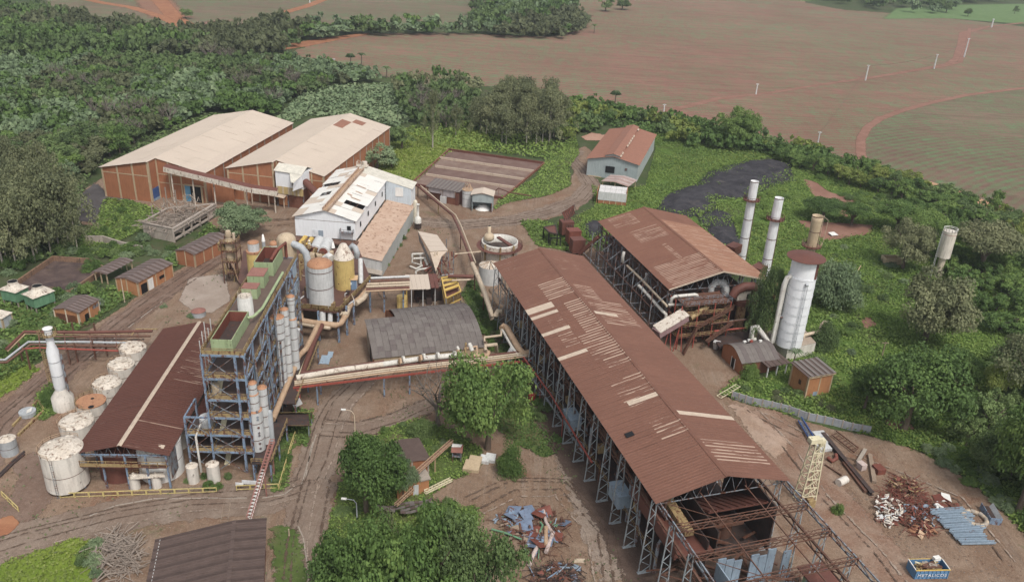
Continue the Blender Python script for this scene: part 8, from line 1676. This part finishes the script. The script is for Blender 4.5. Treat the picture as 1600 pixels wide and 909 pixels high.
LMK = [(x,y,t) for (x,y,t) in [(60,340,'left frame edge'),(60,200,'left frame edge, further back'),(190,230,'left warehouse rear wall'),(300,170,'left warehouse back corner'),(400,150,'gap behind both warehouses'),(470,160,'creeper mound'),(540,118,'near cane field corner'),(690,160,'left side of the eucalyptus grove'),(800,200,'eucalyptus grove'),(900,190,'right side of the eucalyptus grove'),(970,195,'back of the grey shed'),(1050,215,'right of the grey shed'),(1150,215,'round tree in the belt'),(1240,250,'far end of the black ash'),(1345,280,'curved brown track'),(1450,310,'wire fence'),(1560,350,'right frame edge by the cane'),(1600,450,'right frame edge, middle height'),(1480,400,'water tower'),(1590,700,'right frame edge above the trough'),(1540,640,'yellow-green tree'),(30,470,'cooling boxes'),(100,430,'retention pool'),(100,480,'nearest roadside shed'),(220,425,'second roadside shed'),(270,360,'concrete ruin'),(160,380,'broken wall'),(1400,440,'olive tree'),(1360,560,'widest slope tree'),(1330,470,'sage thicket'),(1520,745,'scrap yard bend'),(1180,360,'tall stacks'),(820,600,'middle of the long hall'),(870,680,'blue cabins of the long hall'),(560,860,'road lamp in the trees'),(620,700,'ribbed roof hut'),(700,660,'leafless tree'),(1450,690,'end of the panel wall')]]
LMW = [(at(a,b)[0],at(a,b)[1],t) for a,b,t in LMK]
def near(x,y): return min(LMW,key=lambda w: (w[0] - x) ** 2 + (w[1] - y) ** 2)[2]
def sized(h,lo,hi): return 'low' if h < lo + (hi - lo) * .34 else ('tall' if h > lo + (hi - lo) * .67 else 'mid-height')
def tree(kind,p,h,rd,mat,lod,label,group=None,cat=None,name=None,rng=RND):
 NTREE[0] += 1; var = NTREE[0] % (4 if lod else 3); names = {'dome': 'broadleaf_tree','flat': 'spreading_tree','euc': 'eucalyptus_tree','bush': 'bush','bare': 'bare_tree','weep': 'leafy_shrub'}
 o = T(name or names[kind],label,cat or ('bush' if kind in ('bush','weep') else 'tree'),(p[0],p[1],0),rng.uniform(0,6.28),group)
 if kind == 'bare': link_mesh('branches',trunk_mesh('bare',var),o,(0,0,0),(0,0,0),(h * .9,h * .9,h)); return o
 if kind == 'bush' or kind == 'weep': link_mesh('foliage',crown(kind,mat,lod,var),o,(0,0,-.1),(0,0,0),(rd,rd,h)); return o
 sx = rd * 1.1 if kind != 'euc' else h
 link_mesh('trunk',trunk_mesh('euc' if kind == 'euc' else 'b',var),o,(0,0,0),(0,0,0),(sx,sx,h))
 if kind == 'euc': link_mesh('crown',crown(kind,mat,lod,var),o,(0,0,h * .2),(0,0,0),(rd * 1.7,rd * 1.7,h * .8))
 else: k_ = 1.17 if kind == 'dome' else 1.0; link_mesh('crown',crown(kind,mat,lod,var),o,(0,0,h * (.16 if kind == 'dome' else .25)),(0,0,0),(rd * k_,rd * k_,h * (.80 if kind == 'dome' else .66)))
 return o
def tr(kind,base,ytop,wpx,mat,label,lod=0,**k):
 p = at(*base); h = hz(*base,ytop); return tree(kind,p,h,rad(wpx,(p[0],p[1],h / 2)),mat,lod,label,**k)
# near and middle trees one can point to
tr('dome',(762,702),556,128,L_MID,'big rounded bright green tree standing between pipe bridge and long hall')
tr('dome',(572,800),682,112,L_MID,'broad dark green tree by the road, just below the street lamp')
tr('dome',(630,778),706,40,L_SAG,'small grey-green tree leaning over the brown ribbed roof hut')
tr('bush',(797,738),672,54,L_MID,'light green round bush tree near the pale concrete slabs')
for (b,yt,w,mt,lb_) in (((575,985),822,150,L_MID,'left tree of the big foreground clump, yellowish green'),((655,1010),790,165,L_MID,'middle and tallest tree of the big foreground clump'),((742,1005),815,130,L_DRK,'right dark tree of the big foreground clump, beside the bare yard'),((690,905),788,110,L_MID,'back tree of the foreground clump, touching the collapsed tile roof'),((600,930),800,90,L_EUC,'thin greyish tree in the foreground clump behind the second street lamp')): tr('dome',b,yt,w,mt,lb_)
tr('bare',(684,665),572,40,None,'leafless grey branching tree beneath the pipe bridge beside the big green tree')
tr('dome',(368,372),318,78,L_SAG,'dark blue-green rounded tree between the concrete ruin and white building')
tr('bush',(78,632),598,36,L_MID,'green bush at the foot of the slim white column')
tr('dome',(1412,672),552,150,L_MID,'widest dense green tree on the slope right of the brick hut'); tr('dome',(1350,640),570,60,L_MID,'smaller green tree close to the left of the widest slope tree')
tr('dome',(1445,530),418,120,L_EUC,'grey-green spreading tree on the slope below the water tower'); tr('dome',(1410,420),345,70,L_EUC,'olive tree left of the water tower'); tr('flat',(1530,430),335,110,L_EUC,'wide dark olive umbrella tree right of the water tower'); tr('flat',(1400,362),308,80,L_MID,'dark leafy tree left above the water tower'); tr('flat',(1440,380),322,76,L_MID,'flat bright-topped tree touching the dark leafy tree')
tr('flat',(1550,640),560,60,L_LIM,'thin tree with yellow-green flat top at right'); tr('dome',(1490,600),545,60,L_MID,'airy tree between widest slope tree and yellow-green one'); tr('dome',(1595,640),530,110,L_EUC,'tall dark tree at the right frame edge, middle height'); tr('dome',(1590,800),625,130,L_MID,'large dark green tree at right edge above the blue trough'); tr('dome',(1545,735),660,70,L_DRK,'shadowy tree left beside the large right edge tree')
tr('dome',(1150,228),168,62,L_MID,'round yellow-green tree standing out of the belt beside the cane field'); tr('weep',(1300,478),398,90,L_SAG,'sage green drooping thicket right behind the fat white tower'); tr('bush',(1285,545),488,60,L_DRK,'dark bush below the sage thicket beside the white tower'); tr('bush',(1270,590),545,70,L_DRK,'dark bush behind the brick hut at the cream pipe')
tr('euc',(1187,545),428,34,L_DRK,'creeper-covered dark green column between rust fan and white tower',name='creeper_column'); tr('euc',(1182,540),440,30,L_DRK,'second creeper mass just left in front of the dark green column',name='creeper_column')
tr('bush',(1170,590),560,36,L_MID,'bush growing before the vaulted brick house'); tr('flat',(1285,345),305,75,L_MID,'flat spreading bright shrub above the red earth beyond the stacks'); tr('flat',(1330,352),312,60,L_MID,'second flat spreading shrub right of the first beyond the stacks')
tr('bush',(660,680),648,60,L_DRK,'low dark bush at the yard curve left of the bare tree'); tr('bush',(1308,800),780,24,L_MID,'tiny bush beside the near end of the long hall')
for k,(b,yt,w) in enumerate(((596,255),218,60),) if False else enumerate((((590,262),222,56),((628,232),196,50),((572,240),218,34),((612,262),240,30))): tr('dome' if k != 1 else 'dome',b,yt,w,[L_SAG,L_DRK,L_MID,L_MID][k],['grey-green rounded tree behind the white clad building','dark round tree at the far corner of the right warehouse','bright tree against the right warehouse eave','small light tree between warehouse and settling ponds'][k],lod=1)
for k,(px,py,yt) in enumerate(((960,168,142),(928,52,38),(548,108,84),(565,104,83),(604,122,104))):
 p = at(px,py); h = hz(px,py,yt); o = T('palm_tree',['dark palm rising from the belt behind the grey shed','tiny lone palm on the cane field edge at the wooded tip','left of two small palms at the near cane field corner','right of two small palms at the near cane field corner','small palm beside the dark bush at the field corner'][k],'palm',p); MB().pipe([(0,0,0),(.2,0,h * .75)],[.35,.25],6).build('trunk',M_YBRN,o)
 m = MB()
 for j in range(13): a = j * .49; m.slab([(0.1 * math.cos(a),.1 * math.sin(a),h * .76),(1.6 * math.cos(a + .2),1.6 * math.sin(a + .2),h),(3.2 * math.cos(a),3.2 * math.sin(a),h * .8),(1.6 * math.cos(a - .2),1.6 * math.sin(a - .2),h * .97)],.03)
 m.build('fronds',L_DRK,o)
p = at(1237,578); o = T('palm_tree','young palm in front of the white block beside the brick hut','palm',p); MB().pipe([(0,0,0),(.1,0,4.4)],[.2,.14],6).build('trunk',M_YBRN,o); m = MB()
for j in range(13): a = j * .49; m.slab([(0.1 * math.cos(a),.1 * math.sin(a),4.3),(1 * math.cos(a + .2),1 * math.sin(a + .2),5.6),(2.3 * math.cos(a),2.3 * math.sin(a),4.9),(1 * math.cos(a - .2),1 * math.sin(a - .2),5.5)],.03)
m.build('fronds',L_SAG,o)
for k,(px,py,yt,w) in enumerate(((290,30,12,20),(946,18,-4,24),(972,16,-3,26),(1512,26,12,14),(1478,20,0,22),(1585,22,10,10))): tr('dome',(px,py),yt,w,L_DRK,['lone round tree beside the red road fork at top left','left tree of the isolated group on the brown cane field','right tree of the isolated group on the brown cane field','lone dark tree on the pale meadow at top right','tall tree at the end of the far wood by the meadow','small lone tree near the top right corner'][k],lod=1)
# eucalyptus stands
rg = np.random.default_rng(12)
for (pl,n,g_,hh_,lb_) in (([(-60,420),(-60,330),(30,300),(108,330),(112,385),(80,410),(20,425)],50,'eucalyptus stand at the far left edge',(15,21),'thin grey-green eucalyptus in the left edge stand'),([(740,200),(800,182),(868,188),(872,222),(820,232),(772,226)],40,'eucalyptus grove behind the settling ponds',(13,22),'pale-trunked eucalyptus in the grove behind the ponds')):
 for (x,y) in inpoly(pl,n,rg,3.2): h = rg.uniform(*hh_); tree('euc',(x,y),h,rg.uniform(3.6,5.6),L_EUC,1,lb_ + ', ' + {'low': 'shorter','tall': 'tallest','mid-height': 'middling'}[sized(h,*hh_)] + (' front' if pix((x,y,0))[1] > (360 if x < -60 else 208) else ' back') + ' one',g_)
for (px,py,yt) in ((122,395,330),(676,232,150),(712,215,168)): p = at(px,py); tree('euc',p,hz(px,py,yt),2.6,L_EUC,1,{122: 'lone leaning eucalyptus at the edge of the dark asphalt',676: 'slender eucalyptus standing apart left of the grove',712: 'shorter slender eucalyptus just left of the grove'}[px])
# woods: every crown is placed once; the nearest become single trees, the remainder one joined wood
TONE = {'leaf_mid_green': 'mid green','leaf_dark_green': 'dark green','leaf_sage_green': 'grey-green','leaf_lime': 'yellow-green','leaf_eucalyptus': 'olive','brown_green': 'brownish'}
WOOD = []   # (x, y, kind, height, radius, material)
def wood(px,n,mind,hr_,rr2,mats,kinds=('dome',)):
 for (x,y) in inpoly(px,n,rg,mind):
  q = float(vnoise(x,y,45,3)); k = int(min(len(mats) - .01,max(0,(q * 1.5 - .25 + rg.uniform(-.2,.2)) * len(mats)))); WOOD.append((x,y,kinds[int(rg.integers(len(kinds)))],rg.uniform(*hr_),rg.uniform(*rr2),mats[k]))
wood([(-120,70),(0,28),(60,25),(110,42),(230,58),(330,66),(380,58),(440,40),(470,60),(440,90),(330,100),(230,92),(100,90),(-120,125)],330,7,(11,18),(5,9),(L_DRK,L_MID,L_DRK,L_BRG))
wood([(465,62),(480,46),(640,50),(740,52),(745,8),(800,-8),(890,5),(910,42),(905,58),(860,62),(740,56),(600,56),(540,56),(500,66)],210,8,(10,17),(6,10),(L_DRK,L_SAG,L_MID,L_BRG))
wood([(1270,-5),(1320,10),(1440,22),(1480,24),(1500,5),(1640,2),(1640,-20),(1270,-20)],150,11,(12,18),(8,12),(L_DRK,L_DRK,L_SAG))
wood([(-120,130),(60,100),(200,98),(330,104),(450,100),(560,118),(590,128),(520,134),(450,160),(420,185),(330,175),(250,205),(165,252),(110,290),(40,290),(-120,330)],900,5.0,(6,11),(4.0,6.5),(L_MID,L_SAG,L_SAG,L_MID,L_BRG,L_DRK))
wood([(600,128),(640,138),(700,130),(748,140),(735,190),(700,205),(655,200),(615,165)],45,6,(8,13),(4,6),(L_DRK,L_EUC,L_MID))
wood([(880,175),(900,160),(1000,182),(1130,205),(1240,234),(1345,268),(1430,292),(1530,326),(1640,372),(1640,400),(1500,350),(1370,305),(1220,256),(1180,240),(1120,236),(1035,225),(1020,195),(960,195),(905,210),(880,225),(868,200)],190,4.2,(5,9),(3.2,5.2),(L_MID,L_DRK,L_LIM,L_MID))
wood([(1400,320),(1500,355),(1640,405),(1660,560),(1600,560),(1500,470),(1440,400)],45,5,(5,9),(3.5,5),(L_MID,L_DRK,L_EUC))
wood([(1500,700),(1540,640),(1560,560),(1680,560),(1720,880),(1640,830),(1590,780)],36,5,(5,9),(3.0,5),(L_DRK,L_MID))
WOOD.sort(key=lambda w: w[1] ** 2 + w[0] ** 2)
NS = 225
for (x,y,k,h,rd_,mt) in WOOD[:NS]:
 px,py = pix((x,y,0)); reg = 'left' if px < 560 else ('back' if px < 1330 else 'right')
 tone = TONE[mt.name]
 tree(k,(x,y),h,rd_,mt,1,f"{sized(h, 5, 11)} {tone} tree standing by the {near(x, y)}",f"{tone} trees by the {near(x, y)}")
LO = {}
for mt in (L_MID,L_DRK,L_SAG,L_LIM,L_BRG,L_EUC):
 rest = [w for w in WOOD[NS:] if w[5] is mt]
 if not rest: continue
 VV = []; TT = []
 for i,(x,y,k,h,rd_,_) in enumerate(rest):
  key = (k,i % 5)
  if key not in LO: LO[key] = crown_arr(100 + i % 5,15,15,.33,k)
  V,t_ = LO[key]; a = i * 1.7; co,si = math.cos(a),math.sin(a); R_ = np.array([[co,-si,0],[si,co,0],[0,0,1]])
  VV.append((V * np.array([rd_,rd_,h * .8])) @ R_.T + np.array([x,y,h * .1])); TT.append(np.clip(t_ * .8 + rg.uniform(0,.3),0,1))
 nm = {'leaf_mid_green': 'mid_green_wood','leaf_dark_green': 'dark_green_wood','leaf_sage_green': 'grey_green_wood','leaf_lime': 'lime_wood','brown_green': 'brown_wood','leaf_eucalyptus': 'olive_wood'}[mt.name]
 ob = leaf_mesh(nm,np.concatenate(VV),np.concatenate(TT),mt,True); meta(ob,nm.replace('_wood','').replace('_',' ') + ' tree crowns massed in the far woods','wood',None,'stuff')
for (pl,n,lb_,g_) in (([(90,130),(260,175),(300,205),(200,235),(150,200)],10,'leafless greyish tree in the wood','leafless trees left of the warehouses'),([(300,85),(440,110),(480,160),(430,178),(330,120)],10,'leafless greyish tree behind the roofs','leafless trees behind the warehouse roofs'),([(640,150),(730,160),(720,205),(650,195)],10,'leafless brown tree','leafless trees beside the eucalyptus grove')):
 for (x,y) in inpoly(pl,n,rg,5): tree('bare',(x,y),rg.uniform(9,14),4,None,1,lb_ + ', nearest the ' + near(x,y),g_)
# bushes
def bushes(px,n,mind,hr_,rr2,mats,label,group,lod=1,kinds=('bush','weep')):
 for (x,y) in inpoly(px,n,rg,mind): h = rg.uniform(*hr_); mt = mats[int(rg.integers(len(mats)))]; tn = TONE.get(mt.name,'green'); tree(kinds[int(rg.integers(len(kinds)))],(x,y),h,rg.uniform(*rr2),mt,lod,f"{sized(h, *hr_)} {tn} {label}, by the {near(x, y)}",group)
bushes([(-60,560),(-60,500),(10,500),(60,520),(80,500),(60,470),(100,460),(165,440),(185,455),(150,490),(110,508),(60,545),(20,560)],34,2.2,(2,3.6),(1.6,3),(L_MID,L_SAG,L_DRK),'bush in the overgrown strip','bushes by the cooling boxes')
bushes([(130,425),(165,430),(220,400),(262,405),(280,380),(245,385),(225,372),(180,385),(130,395),(60,412),(20,430),(-60,450),(-60,400),(60,395),(130,380)],46,2.4,(2.2,4),(1.8,3.2),(L_MID,L_MID,L_SAG,L_DRK),'bush in the pool thicket','bushes round the retention pool')
bushes([(165,310),(222,318),(228,330),(180,345),(150,360),(130,370),(190,375),(215,350)],12,3,(1.2,2.8),(1.3,2.4),(L_MID,L_LIM),'bush before the left warehouse','bushes before the left warehouse')
bushes([(560,700),(620,662),(690,655),(700,700),(670,740),(690,790),(745,795),(735,850),(700,830),(600,800),(520,850),(505,880),(520,800),(600,720)],22,2.2,(1.0,2.6),(1.0,2.2),(L_MID,L_SAG,L_DRK),'bush in the central island','bushes in the central island',1)
bushes([(730,445),(750,450),(768,500),(795,530),(800,560),(770,565),(752,530),(738,490)],24,1.5,(1.5,3),(1.3,2.2),(L_MID,L_DRK),'bush behind the vaulted store','bushes behind the vaulted store')
bushes([(775,540),(800,575),(830,610),(870,660),(885,695),(850,690),(815,640),(790,590)],14,2,(1.5,3),(1.3,2.4),(L_MID,L_DRK),'bush at the hall foot','bushes along the long hall')
bushes([(1150,610),(1210,630),(1250,645),(1300,650),(1380,665),(1340,640),(1200,605)],16,2,(.9,2),(1,1.8),(L_MID,L_DRK,L_BRG),'bush above the grey panel wall','bushes above the panel wall')
bushes([(1430,700),(1480,700),(1540,740),(1600,800),(1640,850),(1600,830),(1540,775),(1480,730)],26,1.8,(1.2,2.6),(1.3,2.4),(L_SAG,L_MID),'bush edging the scrap yard','bushes along the scrap yard edge')
bushes([(1150,330),(1175,312),(1215,296),(1250,300),(1255,320),(1230,360),(1210,400),(1175,395)],20,3,(1.2,2.8),(1.8,3.4),(L_MID,L_GRS,L_GRS),'bush around the black ash','bushes around the ash')
bushes([(1240,260),(1345,280),(1420,305),(1560,345),(1520,365),(1400,345),(1300,300)],34,3,(1.5,3.2),(2,3.8),(L_MID,L_DRK,L_MID),'bush below the cane field','bushes below the cane field')
bushes([(1290,380),(1400,400),(1460,460),(1400,520),(1330,560),(1290,470)],22,3.5,(1.2,2.6),(1.5,3),(L_MID,L_SAG,L_DRK),'bush on the mid slope','bushes on the mid slope')
bushes([(600,400),(622,372),(640,345),(645,352),(630,385),(606,425)],9,2,(1.3,2.6),(1,1.8),(L_DRK,L_MID),'bush against the lean-to wall','bushes along the lean-to')
bushes([(285,755),(300,745),(330,735),(360,745),(365,760),(310,765)],7,1.2,(1.2,2.2),(.9,1.5),(L_DRK,L_MID),'bush among the drums','bushes below the blue tower')
bushes([(120,880),(150,850),(162,865),(150,905)],5,1.5,(1.2,2.4),(1.2,2.2),(L_SAG,L_DRK),'shrub beside the brushwood','shrubs at lower left')
bushes([(425,700),(450,690),(445,750),(430,760)],6,1.4,(1,2.2),(.8,1.5),(L_DRK,L_MID),'bush behind the yellow railing','bushes right of the columns')
for (px,py,w,lb_) in ((257,480,16,'small sapling on the gravel left of the concrete pad'),(300,495,20,'small green sapling between road and tower'),(182,366,1,'')):
 if lb_: p = at(px,py); tree('bush',p,1.6,rad(w,p),L_SAG,1,lb_)
# low cover: grass, weeds, creepers (uncountable)
def cover(name,label,px,dens,h,size,mat,seed=0,cat='grass',upright=.5,thr=0.0,ns=6.0,exc=()):
 P_ = np.array(gpoly(px)); r_ = np.random.default_rng(seed); x0,y0 = P_.min(0); x1,y1 = P_.max(0); n = int(abs(x1 - x0) * abs(y1 - y0) * dens); X = r_.uniform(x0,x1,n); Y = r_.uniform(y0,y1,n)
 s_ = sdist(P_,X,Y) if n < 400000 else np.concatenate([sdist(P_,a,b) for a,b in zip(np.array_split(X,8),np.array_split(Y,8))])
 f = fbm(X,Y,ns,seed); g_ = fbm(X,Y,ns * 4,seed + 9); k = (s_ > -0.3) & (f + r_.uniform(-.1,.1,n) > thr)
 for e in exc: k &= sdist(gpoly(e),X,Y) < r_.uniform(-1,1,n)
 X,Y,f,g_ = X[k],Y[k],f[k],g_[k]; n = len(X)
 hh_ = h * (.25 + 1.5 * f) * r_.uniform(.3,1.1,n); C = np.stack([X,Y,hh_ * .7 + .12],1); nn = r_.normal(size=(n,3)); nn[:,2] = np.abs(nn[:,2]) + upright; nn /= np.linalg.norm(nn,axis=1)[:,None]
 V = leaves(C,nn,size * r_.uniform(.6,1.4,n),r_); ob = leaf_mesh(name,V,np.repeat(np.clip(g_ * .8 + r_.uniform(-.25,.35,n) + (f - .5) * .5,0,1),4),mat,True); return meta(ob,label,cat,None,'stuff')
cover('slope_grass','thick green grass and weeds covering the slope right of the works',SLOPE,5.5,.75,.52,L_GRS,1,thr=.30,ns=11,upright=.7,exc=[ASH1,ASH2] + REDS)
cover('slope_weeds','darker weed clumps dotted over the right slope',SLOPE,2.0,1.2,.6,L_MID,2,thr=.58,ns=9,cat='weeds',exc=[ASH1,ASH2] + REDS)
cover('slope_grass','paler yellow-green grass swathes on the open middle of the right slope',SLOPE,2.2,.6,.5,L_LIM,31,thr=.56,ns=22,exc=[ASH1,ASH2] + REDS)
cover('creeper_field','pale blue-green creeper blanket on the mound behind the warehouses',[(430,190),(470,150),(530,134),(620,132),(650,150),(640,190),(620,200),(560,182),(480,182),(455,195)],1.1,1.5,1.5,L_SAG,3,'creeper',.8,ns=12)
cover('creeper_field','green creeper regrowth filling the clearing in the left wood',[(40,120),(200,100),(330,108),(440,120),(430,150),(300,150),(200,160),(120,175),(20,160)],.55,3.0,2.0,L_SAG,4,'creeper',.8,ns=14)
cover('undergrowth','dark undergrowth beneath the left wood and eucalyptus',[(-80,430),(-80,300),(110,290),(160,255),(250,205),(330,178),(430,188),(150,262),(130,300),(120,345),(130,400),(60,412)],.8,1.6,1.2,L_DRK,5,'undergrowth',.7)
cover('thicket','tangled green thicket round the pool, ruin and roadside sheds',GREEN['strip'],2.6,1.2,.8,L_MID,6,'weeds',.6); cover('thicket','green weeds before the left warehouse and ruin',GREEN['ware'],2.6,.9,.7,L_GRS,7,'weeds',.6)
for k,nm,mt,lb_ in ((8,'front_left',L_LIM,'lime green grass at the lower left corner'),(9,'front_mid',L_BRG,'dull grass plot beside the foreground ribbed shed'),(10,'centre',L_GRS,'grass and weeds of the central green island'),(11,'hall_left',L_MID,'weeds along the left foot of the long hall'),(12,'left_edge',L_LIM,'bright grass at the left edge by the road'),(14,'behind_white',L_LIM,'bright grass beside the settling ponds'),(15,'clar',L_GRS,'grass around the dark trestles'),(16,'ponds_right',L_GRS,'weeds between ponds and dirt road'),(17,'tank_row',L_GRS,'grass beside the slim white column'),(18,'deck',L_MID,'weeds behind the yellow railing by the tower')):
 far = nm in ('behind_white','ponds_right','clar'); cover('grass',lb_,GREEN[nm],3 if far else (2.2 if nm == 'front_mid' else 7),.25 if nm in ('front_mid',) else .6,.7 if far else .42,mt,k)
cover('undergrowth','bright weeds under the trees left of the eucalyptus grove',[(640,200),(740,190),(880,225),(900,215),(880,240),(850,250),(770,238),(700,232),(650,215)],1.4,1.3,1.1,L_GRS,20,'weeds')
cover('yard_weeds','sparse weeds creeping over the bare yard',[(0,760),(60,700),(350,400),(480,340),(700,340),(800,420),(780,600),(950,760),(1000,909),(300,909),(0,909)],.9,.25,.4,L_BRG,21,'weeds',thr=.66,ns=7)
cover('field_edge','scrubby edge growth where belt trees meet the cane field',[(880,160),(1010,176),(1240,226),(1380,268),(1600,345),(1600,375),(1380,300),(1240,252),(1000,205),(900,190)],1.6,1.8,1.2,L_MID,22,'weeds')
for k,A5 in enumerate((ASH1,ASH2)): cover('ash_weeds','weeds breaking through the ' + ['large','smaller'][k] + ' black ash heap',A5,3.0,1.6,.6,L_GRS,61 + k,'weeds',thr=.50,ns=9)
# dry brush heap at lower left
def twigs(name,label,px,n,mat,seed,h=1.2,w=.09,l=(1,3),cat='brushwood',kind='stuff'):
 r = random.Random(seed); pts = inpoly(px,n,np.random.default_rng(seed)); P_ = np.array(gpoly(px)); c = P_.mean(0); R_ = max(np.linalg.norm(P_ - c,axis=1)); m = MB()
 for (x,y) in pts: d = 1 - min(1,math.hypot(x - c[0],y - c[1]) / R_); z = r.uniform(.1,.2 + h * (.3 + d)); a = r.uniform(0,6.28); L_ = r.uniform(*l); m.beam((x,y,z),(x + L_ * math.cos(a),y + L_ * math.sin(a),max(.05,z + r.uniform(-.5,.6))),w * r.uniform(.6,1.6))
 return meta(m.build(name,mat,None),label,cat,None,kind)
twigs('brushwood','heap of dry grey brushwood beside the lime grass at lower left',[(150,850),(185,828),(215,850),(222,890),(180,909),(150,890)],420,M_TIMB,3,1.1,.09)
cover('yard_litter','pale chips and small debris strewn over the bare yard',[(0,760),(60,700),(350,400),(480,340),(700,340),(800,420),(820,620),(1000,800),(1150,640),(1400,700),(1590,850),(1600,960),(-40,960)],1.2,.02,.22,L_DRY,41,'litter',3,thr=.5,ns=9)
cover('yard_litter','dark crumbs of rust and soil on the scrap yard',[(1150,640),(1400,700),(1590,850),(1600,960),(1300,960),(900,960),(760,780),(850,700),(1000,820)],2.0,.02,.2,M_STEELR,42,'litter',3,thr=.45,ns=5)
# tangled wire and rods under the scrap piles, wires of the power lines
for nm,lb_,pl,n,mt,sd_ in (('wire_tangle','tangle of rusty rods under the central scrap pile',[(772,812),(800,796),(852,791),(890,812),(884,852),(850,872),(790,855)],260,M_STEELR,51),('wire_tangle','tangle of rusty rods in the right yard heaps',[(1365,780),(1400,745),(1440,755),(1465,800),(1460,838),(1425,840),(1400,815)],420,M_RINT,52),('wire_tangle','tangle of dark rods in the pile at the bottom edge',[(828,893),(862,880),(908,886),(915,930),(835,935)],220,M_DARK,53)): twigs(nm,lb_,pl,n,mt,sd_,.7,.07,(.8,2.4),'scrap')
for a,b in (((1352,126,102),(1459,108,85)),((1459,108,85),(1506,90,60)),((1276,232,206),(1352,126,102)),((1506,90,60),(1549,43,30))):
 p,q = at(a[0],a[1]),at(b[0],b[1]); hp_,hq = hz(*a) - .4,hz(*b) - .4; m = MB()
 m.pipe([Vector((p[0],p[1],hp_)).lerp(Vector((q[0],q[1],hq)),t) - Z * 6 * t * (1 - t) for t in [k / 8 for k in range(9)]],.05,4); meta(m.build('power_line',M_DARK,None,origin=(p[0],p[1],0)),f"sagging wire strung between field poles, span starting {['left of the track', 'at the crossarm pole', 'at the belt edge', 'at the track bend'][[1352, 1459, 1276, 1506].index(a[0])]}",'wire')
# ================================================================ AIR
hzm = bpy.data.materials.new('haze_air'); hzm.use_nodes = True; hn = hzm.node_tree; hn.nodes.remove(hn.nodes['Principled BSDF']); pv = hn.nodes.new('ShaderNodeVolumePrincipled')
pv.inputs['Color'].default_value = (0.80,0.86,0.93,1); pv.inputs['Density'].default_value = 0.00013; pv.inputs['Anisotropy'].default_value = 0.2; hn.links.new(pv.outputs[0],hn.nodes['Material Output'].inputs['Volume'])
meta(MB().b(-2300,2300,-700,3900,-1.0,108).build('haze',hzm),'thin pale air haze over the whole valley','haze',None,'stuff')
